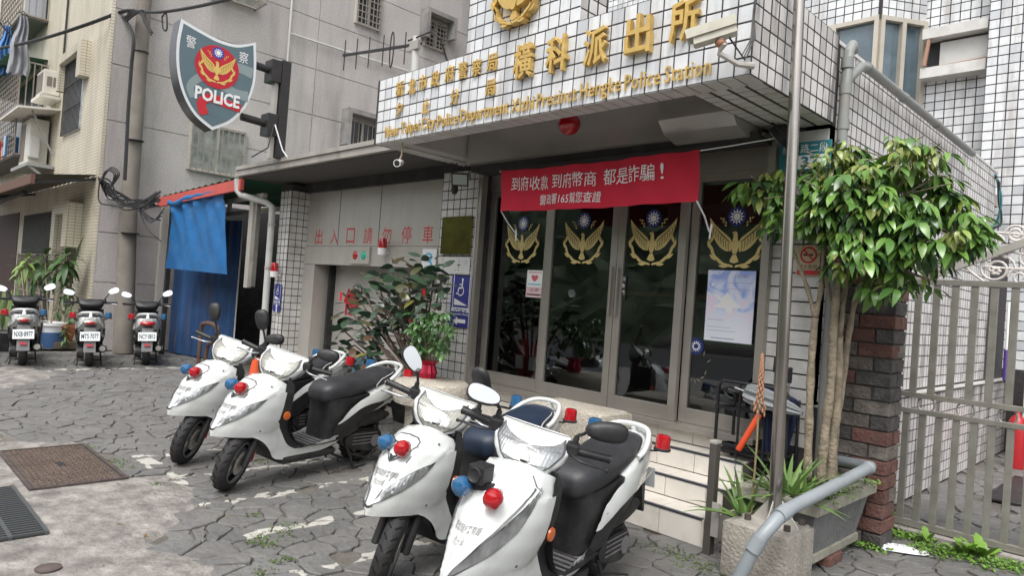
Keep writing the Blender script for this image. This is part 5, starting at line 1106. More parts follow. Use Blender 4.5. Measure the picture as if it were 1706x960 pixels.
# gate ----------------------------------------------------------------
GYp = 5.5; gt = thing('steel_gate', 'dull stainless steel bar gate with a row of rings across its middle rails', 'gate', (-1.0, GYp, 0))
gx0 = at(1494, 660, 'Y', GYp).x; gz_t = at(1600, 472, 'Y', GYp).z; gz_u = at(1600, 669, 'Y', GYp).z; gz_l = at(1600, 697, 'Y', GYp).z; gz_b = at(1600, 893, 'Y', GYp).z
gx1 = gx0+1.9
for z, h_ in ((gz_t, .04), (gz_u, .035), (gz_l, .035), (gz_b, .045)): MB().cbox(gx0, gx1, GYp-.018, GYp+.018, z-h_/2, z+h_/2, c=.003).build('rail', steel_rail, gt)
MB().cbox(gx0-.06, gx0, GYp-.03, GYp+.03, max(0, gz_b-.06), gz_t+.03, c=.004).build('hinge_stile', steel_rail, gt); MB().cbox(gx0-.13, gx0-.065, GYp-.035, GYp+.035, 0, gz_t+.02, c=.004).build('gate_post', steel_dk, gt)
for k in range(16):
    x = gx0+.10+k*.112; MB().cbox(x-.022, x+.022, GYp-.012, GYp+.012, gz_u+.0175, gz_t-.02, c=.003).build('upper_bar', steel_rail, gt)
    x = gx0+.07+k*.102; MB().cbox(x-.021, x+.021, GYp-.012, GYp+.012, gz_b+.0225, gz_l-.0175, c=.003).build('lower_bar', steel_rail, gt)
for k in range(7):
    x = gx0+.19+k*.235; MB().tube([(x+.052*cos(a), GYp-.0, (gz_u+gz_l)/2+.052*sin(a)) for a in [i*pi/10 for i in range(21)]], .006, 6).build('ring', steel_rail, gt, smooth=True)
for z in (gz_b+.15, gz_u+.45): MB().lathe([(.014, -.05), (.014, .05)], (gx0-.062, GYp-.035, z), n=8).build('hinge', steel_dk, gt)
MB().box(-1.7, 1.2, GYp-.09, GYp+.06, 0, .035).build('gate_threshold', concrete, kind='structure')
# ornate scrolls ---------------------------------------------------------
of = thing('ornate_fence', 'white scrollwork railing with a sloping steel handrail rising behind the gate', 'fence', (-1.0, 5.9, 1.5)); OY = 5.85
wi = mat('white_iron', (.62, .58, .55), .5, var=.15, vs_=12, dirt=(.35, .25, .2), da=.4, ds=12)
A = at(1526, 468, 'Y', OY); B = at(1706, 405, 'Y', OY); B2 = A+(B-A)*1.8; MB().bar(A, B2, .05, .05).build('handrail', steel_dk, of)
def scroll(px, py, r, turns=2.1, fl=1, thick=.010):
    c = at(px, py, 'Y', OY); pts = []
    for k in range(int(turns*14)+1):
        a = k/14*2*pi; q = r*(1-k/(turns*14)*.82); pts.append((c.x+fl*q*cos(a), OY, c.z+q*sin(a)))
    MB().tube(pts, thick, 6).build('scroll', wi, of, smooth=True)
for q in ((1583, 424, .058, 2.1, 1), (1626, 413, .052, 2, -1), (1655, 403, .062, 2.2, 1), (1693, 390, .066, 2.1, -1), (1659, 448, .115, 1.9, 1), (1608, 408, .03, 1.5, 1), (1700, 462, .07, 1.7, -1), (1675, 425, .03, 1.4, -1), (1720, 430, .09, 2, 1)): scroll(*q)
for a_, b_ in (((1640, 386), (1706, 391)), ((1640, 444), (1706, 450)), ((1678, 418), (1706, 424)), ((1540, 462), (1590, 470)), ((1600, 440), (1640, 470))): MB().tube([at(*a_, 'Y', OY), at(*b_, 'Y', OY)], .010, 6).build('iron_stem', wi, of)
c = at(1659, 452, 'Y', OY-.01)
for k in range(6): a = k*pi/3; MB().ell((c.x+.02*cos(a), OY-.01, c.z+.02*sin(a)), (.016, .008, .012), 8, 5).build('rosette_petal', wi, of, smooth=True)
# alley objects
t = thing('fire_extinguisher', 'red fire extinguisher standing in the alley behind the gate', 'fire extinguisher', tuple(at(1693, 745, 'Y', 9.6)*Vector((1, 1, 0)) if False else (-1.42, 9.2, 0)))
MB().lathe([(.085, 0), (.09, .03), (.09, .45), (.065, .53), (.03, .57), (.025, .62)], n=18).build('cylinder', red_metal, t, smooth=True, wp=False); MB().box(-.04, .08, -.015, .015, .60, .65).build('handle', black_pl, t, wp=False)
tag(MB().box(-1.32, -.2, 7.2, 8.6, .004, .02).build('floor_mat', black_pl), 'dark rubber mat lying in the alley behind the gate', 'mat')
t = thing('leaning_broom', 'purple and white broom handle leaning against the alley wall', 'broom', (-1.62, 9.6, .9)); MB().tube([(0, 0, 0), (-.03, .1, .9)], .02, 6).build('handle', white_p, t, wp=False); MB().tube([(0, -.01, 0), (-.012, .03, .35)], .028, 6).build('grip', mat('purple_plastic', (.08, .04, .22), .5), t, wp=False)
t = thing('alley_plant', 'green potted plant at the far end of the alley, right edge', 'plant', (-1.15, 9.9, 1.05)); mbv = leaf_mb(.3, .06, .5, .2); TR = []
rr = random.Random(9)
for k in range(22): a = rr.uniform(0, 6.28); e = rr.uniform(.3, 1.2); TR.append((orient(Vector((-1.2, 9.8, 1.05)), (cos(a)*cos(e), sin(a)*cos(e), sin(e)), rr.uniform(-.4, .4)), 0, 0))
emit_leaves(t, [gl_old], [mbv], TR, 40); MB().cbox(-1.45, -.95, 9.65, 10.1, 0, 1.05, c=.01).build('tiled_pedestal', tile_beige, t)
# flagpole base block and pole ----------------------------------------------
bc = mat('stained_concrete', (.33, .305, .265), .9, var=.2, vs_=6, bump=.6, bs=55, dirt=(.09, .08, .065), da=.8, ds=6, streak=True)
fb = thing('concrete_block', 'square stained concrete block carrying the flagpole', 'block', (-1.66, 3.78, 0)); MB().cbox(-1.85, -1.485, 3.595, 3.95, 0, .30, c=.012).build('block', bc, fb, smooth=True, ang=30)
fp_ = thing('flagpole', 'tall polished steel flagpole bolted to the concrete block in front of the station', 'flagpole', (-1.70, 3.77, .3))
A = at(1290, 868, 'Y', 3.77); B = at(1333, -25, 'Y', 3.77); A.z = max(A.z, .31); pst = mat('pole_steel', (.42, .39, .36), .22, .95, var=.15, vs_=3)
MB().tube([A, B], [.036, .030], 20).build('pole', pst, fp_, smooth=True); A2 = A
MB().box(A.x-.14, A.x+.14, 3.65, 3.90, .30, .315).build('base_plate', steel_dk, fp_)
m = MB()
for s in ((1, 0), (-1, 0), (0, 1), (0, -1)): m.add([(A.x+s[0]*.035-.003, 3.77+s[1]*.035-.003, .315), (A.x+s[0]*.13, 3.77+s[1]*.12, .315), (A.x+s[0]*.035, 3.77+s[1]*.035, .44), (A.x+s[0]*.035+.003, 3.77+s[1]*.035+.003, .315), (A.x+s[0]*.13+.004, 3.77+s[1]*.12+.004, .315), (A.x+s[0]*.035+.004, 3.77+s[1]*.035+.004, .44)], [(0, 1, 2), (3, 5, 4), (0, 3, 4, 1), (1, 4, 5, 2), (0, 2, 5, 3)])
m.build('gusset', steel_dk, fp_)
for sx_ in (-1, 1):
    for sy_ in (-1, 1): MB().lathe([(.018, 0), (.018, .03)], (A.x+sx_*.11, 3.775+sy_*.095, .315), n=6).build('anchor_bolt', rust, fp_)
# big pvc pipe
t = thing('pvc_pipe', 'fat grey plastic pipe bending down over the planter to the ground', 'pipe', (-1.5, 3.6, 0))
pts = [(-1.62, 3.30, -.02)]+[tuple(at(px, py, 'Y', y)) for px, py, y in ((1262, 905, 3.34), (1284, 878, 3.40), (1306, 855, 3.50), (1335, 838, 3.68), (1390, 810, 4.05), (1447, 780, 4.55))]
pts[0] = tuple(at(1232, 962, 'Y', 3.32)); P0 = Vector(pts[0]); pts = [tuple(P0+(P0-Vector(pts[1]))*.9)]+pts
gp2 = mat('grey_blue_pvc', (.27, .30, .32), .40, var=.08, vs_=5, dirt=(.20, .19, .17), da=.5, ds=6)
MB().tube(spline(pts, 4, False), .034, 14).build('pipe', gp2, t, smooth=True); e_ = Vector(pts[-1]); b2 = at(1398, 768, 'Y', 4.8)
MB().tube([e_, tuple(e_+Vector((-.0, .05, 0))), tuple(b2)], .033, 12).build('pipe', gp2, t, smooth=True)
for k in (2, 4): q = Vector(pts[k]); d = (Vector(pts[k+1])-Vector(pts[k-1])).normalized(); MB().lathe([(.039, -.05), (.039, .03)], q, axis=d, n=14).build('pipe_collar', gp2, t, smooth=True)
MB().ell(e_, (.041, .041, .041), 12, 8).build('elbow', gp2, t, smooth=True)
# aloes -----------------------------------------------------------------------
al = leaf_mat('aloe_leaf', (.12, .21, .07), (.16, .27, .06), .4); rr = random.Random(12)
def aloe(lb, P, n_, l0, stalk=False):
    t = thing('aloe_plant', lb, 'plant', tuple(P), 0, 'aloe plants round the flagpole foot')
    for k in range(n_):
        a = k*2.399+rr.uniform(-.3, .3); e = 1.25-1.0*(k/n_)+rr.uniform(-.15, .15); l = l0*rr.uniform(.75, 1.15); rows = []
        d = Vector((cos(a)*cos(e), sin(a)*cos(e), sin(e))); s = Vector((-sin(a), cos(a), 0)); nrm = d.cross(s)
        for i in range(8):
            q = i/7; wd = .022*(1-q)**.8+.001; c = d*l*q+Vector((0, 0, -.35*l*q*q*(1-k/n_*.3)*(.4+k/n_))); rows.append([tuple(c+s*wd), tuple(c-nrm*wd*.55), tuple(c-s*wd), tuple(c+nrm*wd*.35)])
        m = MB().loft(rows); m.build('leaf', al, t, smooth=True, ang=60, wp=False)
    if stalk:
        MB().tube([(0, 0, .05), (.01, -.02, .4), (-.005, -.04, .80)], .006, 6).build('flower_stalk', mat('dry_stalk', (.28, .18, .09), .7), t, wp=False)
        m = MB()
        for k in range(60): z = .48+.0052*k; a = k*2.4; rr_ = .030*(1-k/66)+.006; m.ell((-.003+rr_*cos(a), -.035+rr_*sin(a), z-(.02 if k < 20 else 0)), (.006, .006, .018), 6, 4)
        m.build('flower_spike', mat('dry_flower', (.52, .24, .12), .7), t, smooth=True, kind='stuff', wp=False)
P = at(1240, 850, 'Y', 3.86); aloe('spiky aloe plant left of the flagpole', (P.x, 3.86, .24), 18, .44)
P = at(1262, 800, 'Y', 3.95); 
P = at(1310, 820, 'Y', 3.98); aloe('dense spiky aloe plant in the planter just right of the flagpole', (P.x, 3.98, .38), 30, .42)
P = at(1345, 812, 'Y', 4.05); aloe('smaller aloe spilling over the corner of the concrete planter', (P.x, 4.02, .38), 18, .26)
a_ = [o for o in bpy.data.objects if o.name == 'aloe_plant'][0]
P = at(1258, 800, 'Y', 3.9); q = at(1265, 590, 'Y', 3.88)
fs = thing('aloe_flower', 'dry orange aloe flower spike rising beside the flagpole', 'flower', (P.x, 3.88, .3)); MB().tube([(P.x, 3.88, .3), (P.x+.01, 3.87, .7), tuple(at(1267, 605, 'Y', 3.88))], .006, 6).build('stalk', mat('dry_stalk', (.28, .22, .12), .7), fs)
m = MB(); top = at(1270, 592, 'Y', 3.88); bot = at(1265, 690, 'Y', 3.88)
for k in range(75): t_ = k/74; a = k*2.4; c = bot+(top-bot)*t_; rr_ = (.030 if k < 14 else .019*(1-t_)+.004); m.ell((c.x+rr_*cos(a), c.y+rr_*sin(a), c.z), (.006, .006, .015), 6, 4)
m.build('flower_spike', mat('dry_flower', (.48, .25, .15), .7), fs, smooth=True, kind='stuff')
# umbrella rack ---------------------------------------------------------------
rk = thing('umbrella_rack', 'black steel umbrella rack on the top step against the right pier', 'umbrella rack', (-2.12, 4.40, .459)); rm = mat('black_rack', (.015, .015, .018), .45)
for nm, pts in (('frame', [(-2.36, 4.40, .46), (-2.36, 4.40, .94), (-2.33, 4.40, .98), (-1.92, 4.42, .98), (-1.88, 4.42, .94), (-1.88, 4.42, .46)]), ('frame', [(-2.30, 4.53, .46), (-2.30, 4.53, .9), (-1.86, 4.54, .9), (-1.86, 4.54, .46)])): MB().tube(pts, .012, 8).build(nm, rm, rk, smooth=True)
for z in (.55, .80): m = MB(); m.bar((-2.36, 4.40, z), (-1.88, 4.42, z), .016); m.bar((-2.30, 4.53, z), (-1.86, 4.54, z), .016); m.bar((-2.36, 4.40, z), (-2.30, 4.53, z), .016); m.bar((-1.88, 4.42, z), (-1.86, 4.54, z), .016); m.build('cross_bar', rm, rk)
MB().box(-2.36, -1.86, 4.41, 4.53, .50, .515).build('drip_tray', rm, rk)
for x in (-2.2, -2.02): MB().bar((x, 4.40, .46), (x, 4.40, .97), .012).build('divider', rm, rk)
navy = mat('navy_umbrella', (.012, .022, .07), .7, var=.3, vs_=10)
def umbrella(lb, P, top, r_, m_, handle):
    t = thing('folded_umbrella', lb, 'umbrella', tuple(P)); d = Vector(top)-Vector(P); L_ = d.length; d.normalize(); s = d.cross(Vector((0, 1, 0))).normalized(); u = s.cross(d); rings = []
    for k, (q, r2) in enumerate(((.02, .012), (.15, r_*.5), (.45, r_*.9), (.7, r_), (.8, r_*.85), (.83, r_*.3))): rings.append([tuple(d*L_*q+(s*cos(a)+u*sin(a))*r2*(1+.28*((i % 2)*2-1))) for i, a in enumerate([i*pi/8 for i in range(16)])])
    MB().loft(rings).build('folded_canopy', m_, t, smooth=True, ang=30, wp=False); MB().tube([d*L_*.8, d*L_], .006, 6).build('shaft', alu, t, wp=False)
    if handle == 'hook': MB().tube([d*L_*.98]+[d*L_+d*.05*sin(a)+s*(.04-.04*cos(a)) for a in [i*pi/7 for i in range(9)]], .011, 8).build('hook_handle', rm, t, smooth=True, wp=False)
    else: MB().lathe([(.014, L_), (.016, L_+.02), (.014, L_+.1), (0, L_+.105)], axis=d, n=8).build('handle', rm, t, wp=False)
    return t
umbrella('navy blue folded umbrella standing in the rack by the tree trunks', (-2.01, 4.47, .52), (-1.99, 4.44, 1.08), .055, navy, 'x'); umbrella('second dark navy umbrella in the rack, tucked behind the trunks', (-1.92, 4.48, .52), (-1.90, 4.46, 1.02), .05, navy, 'x')
umbrella('clear plastic folded umbrella lying slantwise across the rack with a hooked black handle', tuple(at(1340, 690, 'Y', 4.36)), tuple(at(1222, 645, 'Y', 4.36)), .055, mat('clear_umbrella', (.40, .42, .43), .2, trans=.3), 'hook')
t = thing('traffic_baton', 'orange-red traffic baton leaning in the umbrella rack', 'baton', tuple(at(1229, 752, 'Y', 4.33))); A = at(1229, 752, 'Y', 4.33); B = at(1266, 690, 'Y', 4.36); d = B-A
MB().lathe([(.0, 0), (.020, .01), (.021, d.length*.95), (.018, d.length)], A, axis=d, n=12).build('orange_tube', mat('orange_plastic', (.75, .09, .03), .3, coat=.4), t, smooth=True); MB().lathe([(.017, 0), (.017, .14), (0, .145)], B, axis=d, n=10).build('grip', rm, t, smooth=True)
# tree -------------------------------------------------------------------------
tr_ = thing('planter_tree', 'bushy small tree with several bare trunks and glossy drooping leaves in the concrete planter', 'tree', (-1.66, 4.4, .4)); TY = 4.36
def tp_(px, py, y=TY): return at(px, py, 'Y', y)
tk = [([(1345, 800), (1348, 700), (1352, 600), (1358, 530)], .030, .024), ([(1358, 530), (1345, 480), (1330, 440), (1316, 405)], .018, .010), ([(1358, 530), (1368, 480), (1372, 430), (1376, 380)], .020, .012), ([(1367, 805), (1372, 740), (1384, 640), (1388, 560), (1393, 500), (1400, 430)], .036, .022), ([(1385, 805), (1386, 750), (1396, 660), (1398, 560)], .036, .028), ([(1398, 560), (1378, 470), (1370, 420)], .018, .011), ([(1398, 560), (1410, 470), (1420, 400)], .022, .012), ([(1388, 800), (1392, 720), (1404, 640), (1414, 560), (1428, 490), (1452, 440)], .026, .016)]
for k, (pts, ra, rb_) in enumerate(tk):
    y = TY+(-.06, -.06, -.05, 0, .06, .06, .05, .12)[k]; P = [tp_(*p, y) for p in pts]; S3 = spline([tuple(p) for p in P], 5, False); n_ = len(S3)
    MB().tube(S3, [.84*(ra+(rb_-ra)*i/(n_-1))+.0025*sin(i*1.7)+.001*sin(i*4.1) for i in range(n_)], 10).build('trunk', bark, tr_, smooth=True, ang=180)
rr = random.Random(31)
lob = [(1425, 345, .0, .34, .32, .26), (1335, 325, -.02, .24, .24, .17), (1272, 312, -.06, .15, .15, .12), (1290, 370, -.04, .10, .12, .09), (1505, 325, .05, .28, .28, .20), (1560, 375, .08, .22, .24, .20), (1470, 262, .02, .26, .24, .13), (1435, 425, .0, .26, .28, .16), (1525, 430, .05, .22, .22, .15), (1400, 275, .0, .16, .2, .12), (1592, 400, .1, .11, .14, .12), (1530, 270, .04, .14, .16, .10), (1480, 470, .04, .13, .15, .10), (1545, 465, .06, .08, .1, .08)]
lv = [leaf_mb(.104, .050, .5, .2), leaf_mb(.085, .043, .8, .28), leaf_mb(.12, .052, .35, .15)]; TR = []
for k in range(1250):
    l = lob[rr.choices(range(len(lob)), [q[3]*q[4]*q[5] for q in lob])[0]]; c = tp_(l[0], l[1], TY+l[2]); a = rr.uniform(0, 2*pi); cz = rr.uniform(-.8, 1); q = rr.uniform(.45, 1.0)**.6*(1.22 if rr.random() < .12 else 1); s = math.sqrt(1-cz*cz)
    d = Vector((cos(a)*s, sin(a)*s, cz)); P = c+Vector((d.x*l[3]*q, d.y*l[4]*q, d.z*l[5]*q)); P.y = min(P.y, 4.85) if P.x < X0+.12 else P.y
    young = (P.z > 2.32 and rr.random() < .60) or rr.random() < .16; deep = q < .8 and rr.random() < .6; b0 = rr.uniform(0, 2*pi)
    q_ = seen(P)
    if q_ and (q_[0] < 1388 and q_[1] > 392): continue
    if noise.noise(P*4.2) < -.24: continue
    gs = rr.uniform(.7, 1.15)
    for i in range(rr.choice((3, 4, 5))):
        az_ = b0+(i-2)*1.15+rr.uniform(-.25, .25); h = Vector((cos(az_), sin(az_), 0))+Vector((d.x, d.y, 0))*.7; h.z = rr.uniform(-1.0, -.15)
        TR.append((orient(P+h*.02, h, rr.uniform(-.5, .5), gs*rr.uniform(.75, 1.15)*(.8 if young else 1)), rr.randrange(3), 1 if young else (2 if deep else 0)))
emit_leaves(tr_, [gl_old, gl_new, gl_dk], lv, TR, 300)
m = MB()
for l in lob:
    c = tp_(l[0], l[1], TY+l[2]); s0 = tp_(1400, 450)
    m.tube(spline([tuple(s0), tuple((s0+c)/2+Vector((0, 0, .05))), tuple(c)], 3, False), .008, 5)
    for k in range(4): m.tube([tuple(c), tuple(c+Vector((rr.uniform(-1, 1)*l[3], rr.uniform(-1, 1)*l[4], rr.uniform(-.3, 1)*l[5])))], .004, 4)
m.build('twig', bark, tr_, kind='stuff')
# rubber plant -----------------------------------------------------------------
rub = leaf_mat('rubber_leaf', (.028, .060, .036), (.05, .09, .05), .36); rub2 = leaf_mat('bronze_leaf', (.10, .06, .035), (.07, .085, .04), .3); rub3 = leaf_mat('yellowing_leaf', (.22, .17, .035), (.14, .15, .04), .35)
rp = thing('rubber_plant', 'large rubber plant with dark glossy oval leaves before the steel lift door', 'plant', (-5.05, 3.85, 0)); RYp = 3.88
base = Vector((-5.05, RYp, .62)); rr = random.Random(17)
tips = [(648, 500), (625, 530), (668, 540), (690, 520), (610, 540), (566, 545), (590, 575), (600, 500), (620, 560), (578, 510), (632, 480), (645, 520), (655, 455), (680, 455), (690, 500), (705, 470), (725, 448), (712, 500), (672, 530), (640, 545), (612, 590), (600, 475), (665, 490), (700, 450), (736, 462), (640, 600), (575, 598)]
lvr = [leaf_mb(.18, .10, .15, .08), leaf_mb(.155, .092, .35, .08), leaf_mb(.17, .088, .05, .15)]; TR = []; m = MB()
m.tube(spline([(-5.02, RYp, .5), (-5.12, RYp, .75), (-5.35, RYp, .95)], 5, False), .020, 8)
for k, (px, py) in enumerate(tips):
    tip = at(px, py, 'Y', RYp+rr.uniform(-.25, .25)); md = base*.45+tip*.55+Vector((0, 0, -.05)); m.tube(spline([tuple(base), tuple(md), tuple(tip)], 4, False), [.014-.0008*i for i in range(9)], 6)
    for i in range(13):
        a = i*2.4+k; e = rr.uniform(-.5, .5); h = Vector((cos(a)*cos(e), sin(a)*cos(e)*.8, sin(e))); P = tip+Vector((0, 0, -.030*i+.12))
        TR.append((orient(P, h, rr.uniform(-1.0, 1.0), rr.uniform(.75, 1.1)), rr.randrange(3), 1 if rr.random() < .12 else (2 if rr.random() < .05 else 0)))
m.build('branches', mat('brown_branch', (.09, .06, .045), .8), rp, smooth=True); emit_leaves(rp, [rub, rub2, rub3], lvr, TR, 300)
for px, py in ((706, 485), (684, 525), (568, 490)):
    P = at(px, py, 'Y', RYp-.1); MB().cbox(P.x-.022, P.x+.022, P.y, P.y+.004, P.z-.07, P.z+.02, c=.001).build('red_ribbon', red_paint, rp)
MB().lathe([(.13, .20), (.17, .55), (.18, .60), (.16, .60), (.15, .57), (0, .565)], (-5.0, RYp, 0), n=24).build('white_pot', white_p, rp, smooth=True, ang=50)
# small potted plant on stone
sp = thing('small_potted_plant', 'small leafy plant in red foil wrapping on the stone planter', 'plant', (-4.62, 3.62, .715)); TR = []; lvs = [leaf_mb(.055, .03, .3, .15), leaf_mb(.065, .032, .5, .2)]
c0 = at(735, 590, 'Y', 3.62); 
for k in range(150):
    t_ = rr.random(); a = rr.uniform(0, 6.28); px = 712+max(-28, min(42, rr.gauss(8, 20))); py = 520+70*rr.random(); P = at(px, py, 'Y', 3.62+rr.uniform(-.15, .15)); 
    for i in range(4): h = Vector((rr.uniform(-1, 1), rr.uniform(-1, 1), rr.uniform(-.8, .1))); TR.append((orient(P+h*.02, h, rr.uniform(-.5, .5), rr.uniform(.8, 1.3)), i % 2, rr.choice((0, 0, 1))))
emit_leaves(sp, [leaf_mat('small_leaf', (.045, .11, .035), (.07, .16, .045), .4), leaf_mat('small_leaf_light', (.09, .19, .05), (.07, .15, .04), .4)], lvs, TR, 120)
P = at(713, 612, 'Y', 3.62); m = MB(); 
for k in range(7): q = at(700+k*10, 530+8*(k % 3), 'Y', 3.62+.03*(k-3)); m.tube([(P.x, 3.62, P.z), tuple((P+q)/2+Vector((.02, 0, 0))), tuple(q)], .004, 5)
m.build('stems', bark, sp); rings = [[(P.x+r_*(1+.18*(i % 2))*cos(i*pi/10), 3.62+r_*(1+.18*(i % 2))*sin(i*pi/10), z) for i in range(20)] for r_, z in ((.055, .71), (.07, .76), (.05, P.z+.02), (.085, P.z+.06))]
MB().loft(rings).build('red_foil', mat('red_foil', (.40, .01, .04), .25, .4), sp, smooth=True, ang=20)
# plants at the left ----------------------------------------------------------
lg = leaf_mat('palm_leaf', (.045, .10, .03), (.08, .17, .05), .4); lgy = leaf_mat('pale_palm_leaf', (.22, .33, .07), (.16, .26, .07), .45); rr = random.Random(23)
def whorl_plant(nm, lb, stems, base_px, py0, lm_, ll, lw, nl, pot, cat='plant', X=-13.9, grp=None):
    b0 = at(*base_px, 'X', X) if False else at(base_px[0], base_px[1], 'Z', .0); b0 = Vector((b0.x, b0.y, 0)); t = thing(nm, lb, cat, tuple(b0), 0, grp); m = MB(); TR = []
    lf = [leaf_mb(ll, lw*1.35, .6, .15), leaf_mb(ll*.85, lw*1.3, .95, .15)]
    for (px, py, s) in stems:
        tip = at(px, py, 'Y', b0.y+rr.uniform(-.05, .15)); m.tube(spline([tuple(b0+Vector((0, 0, .3))), tuple((b0+tip)/2+Vector((rr.uniform(-.05, .05), 0, 0))), tuple(tip)], 4, False), .010, 6)
        for i in range(nl+8): a = i*2.4; e = .85-1.5*i/(nl+8); TR.append((orient(tip+Vector((0, 0, -.012*i)), (cos(a)*cos(e), sin(a)*cos(e), sin(e)), 0, s*rr.uniform(.8, 1.1)), i % 2, 0))
    m.build('stem', bark, t, smooth=True); emit_leaves(t, [lm_], lf, TR, 110)
    if pot == 'terracotta': MB().lathe([(.13, .12), (.19, .36), (.21, .36), (.21, .41), (.18, .41), (.0, .39)], tuple(b0), n=20).build('pot', mat('terracotta', (.36, .12, .06), .8, var=.15), t, smooth=True, ang=40); MB().cbox(b0.x-.22, b0.x+.22, b0.y-.18, b0.y+.18, 0, .12, c=.01).build('wooden_crate', mat('old_wood', (.13, .10, .07), .8, var=.3, vs_=12), t)
    else:
        MB().lathe([(.20, .0), (.23, .38), (.25, .39), (.25, .44), (.22, .44), (.0, .41)], tuple(b0), n=20).build('pot', white_p if pot == 'white' else black_pl, t, smooth=True, ang=40)
        if pot == 'white': MB().lathe([(.222, .02), (.238, .28)], tuple(b0), n=20).build('blue_band', mat('blue_bucket', (.06, .13, .28), .5), t, smooth=True)
    return t
g_ = 'potted plants by the cream tiled wall'
whorl_plant('potted_plant', 'tall whorled dark green plant in a white and blue bucket behind the middle scooter', [(75, 425, 1.0), (95, 440, 1), (60, 450, .9), (110, 425, .9)], (80, 580), 0, lg, .42, .09, 13, 'white', grp=g_)
whorl_plant('potted_plant', 'leafy plant in an orange terracotta pot on a crate beside the utility pole', [(112, 470, .8), (100, 500, .7), (120, 510, .7), (95, 530, .6), (110, 545, .5)], (104, 580), 0, leaf_mat('bushy_leaf', (.04, .10, .03), (.07, .17, .04), .4), .28, .06, 14, 'terracotta', grp=g_)
whorl_plant('potted_plant', 'pale yellow-green frond plant left of the whorled plant', [(45, 430, .8), (35, 445, .7)], (48, 580), 0, lgy, .34, .08, 9, 'black', grp=g_)
b0 = at(15, 585, 'Z', 0); t = thing('snake_plant', 'upright variegated snake plants behind the leftmost scooter', 'plant', (b0.x, b0.y, 0)); sm = leaf_mat('snake_leaf', (.20, .28, .10), (.12, .20, .07), .4)
for k in range(12):
    px = 2+k*3.0; q = at(px, 470+rr.uniform(0, 40), 'Y', b0.y+.1); l = q.z-.3; m = leaf_mb(l, .10, .02, .1); m.xf(orient(Vector((q.x, b0.y+rr.uniform(-.1, .1), .3)), (rr.uniform(-.08, .08), rr.uniform(-.08, .08), 1), rr.uniform(-1, 1))); m.build('leaf', sm, t, smooth=True)
MB().lathe([(.22, .0), (.27, .3), (.25, .32), (0, .3)], (b0.x, b0.y, 0), n=18).build('pot', black_pl, t, smooth=True, ang=40)
t = thing('frond_leaf_plant', 'single dark banana-like leaf rising against the cream tiled wall', 'plant', tuple(at(118, 560, 'Z', 0)))
q = at(118, 470, 'Y', 3.0); q2 = at(134, 396, 'Y', 3.0); l = (q2-q).length*1.1; m = leaf_mb(l, .20, .05, .5); m.xf(orient(q, q2-q, 1.2)); m.build('leaf', lg, t, smooth=True); MB().tube([tuple(at(112, 560, 'Z', 0.0)), tuple(q)], .02, 6).build('stem', bark, t)

# dry litter on the paving
rr = random.Random(77); lt_ = MB(); lt_.closed = False
for k in range(170):
    x, y = rr.uniform(-8, -1.2), rr.uniform(.9, 3.7)
    if rr.random() < .35: x, y = rr.uniform(-2.0, -.7), rr.uniform(3.9, 5.4)
    a = rr.uniform(0, 6.28); l, w_ = rr.uniform(.008, .028), rr.uniform(.004, .011); u = Vector((cos(a), sin(a), rr.uniform(-.1, .2))); v_ = Vector((-sin(a), cos(a), rr.uniform(-.2, .3))); P = Vector((x, y, .013))
    lt_.add([P-u*l, P+v_*w_, P+u*l, P-v_*w_], [(0, 1, 2, 3)])
tag(lt_.build('dry_litter', mat('dry_leaf', (.20, .12, .05), .8, var=.4, vs_=9, world=True), kind='stuff'), 'dry leaf scraps scattered over the paving', 'litter')
# ================================================ SCOOTERS  (local: x forward, y left, z up, origin under the rear axle)
lens_m = mat('clear_lens', (.34, .35, .355), .14, .60, coat=1, spec=.9, bump=.5, bs=9, var=.45, vs_=11); lens_y = mat('aged_lens', (.30, .295, .26), .18, .30, coat=1, spec=.9, bump=.3, bs=8, var=.35, vs_=10)
for lm_ in (lens_m, lens_y):
    n, L, b = nodes_of(lm_); tc = n.new('ShaderNodeTexCoord'); wv = n.new('ShaderNodeTexWave'); wv.inputs['Scale'].default_value = 22; wv.bands_direction = 'Y'; L.new(tc.outputs['Object'], wv.inputs['Vector']); bp2 = n.new('ShaderNodeBump'); bp2.inputs['Strength'].default_value = .18; bp2.inputs['Distance'].default_value = .004; L.new(wv.outputs['Fac'], bp2.inputs['Height']); L.new(b.inputs['Normal'].links[0].from_socket, bp2.inputs['Normal']); L.new(bp2.outputs[0], b.inputs['Normal'])
chrome_d = mat('reflector_chrome', (.50, .50, .48), .18, .9, bump=.4, bs=16); chrome = mat('chrome', (.7, .7, .7), .08, 1); grey_in = mat('grey_lens_frame', (.09, .095, .10), .35)
plate_w = mat('plate_white', (.74, .78, .78), .45); plate_k = mat('plate_ink', (.03, .035, .06), .5); stamp = mat('grey_stamp', (.22, .22, .215), .6)
navy_seat = mat('navy_seat', (.018, .030, .055), .42, var=.2, vs_=12, bump=.1, bs=220)
TAB = {1: [(.42, 1.46, 1.06, .165, 1.5), (.46, 1.485, 1.07, .18, 1.45), (.50, 1.48, 1.07, .195, 1.35), (.58, 1.435, 1.055, .218, 1.1), (.66, 1.375, 1.045, .228, 1.0), (.74, 1.30, 1.03, .222, .95), (.79, 1.235, 1.015, .205, .95), (.825, 1.16, 1.0, .165, .95)],
       2: [(.42, 1.50, 1.05, .15, 1.7), (.46, 1.535, 1.06, .165, 1.7), (.50, 1.53, 1.06, .185, 1.6), (.58, 1.47, 1.045, .215, 1.35), (.66, 1.395, 1.04, .230, 1.2), (.74, 1.31, 1.02, .230, 1.1), (.80, 1.235, 1.0, .215, 1.05), (.845, 1.15, .98, .19, 1.0)]}
def wz(x, z):
    k = max(0, min(1, (.845-z)/.40)); t = max(0, min(1, (x-.96)/.24)); return z-.038*k*t*t*(3-2*t)
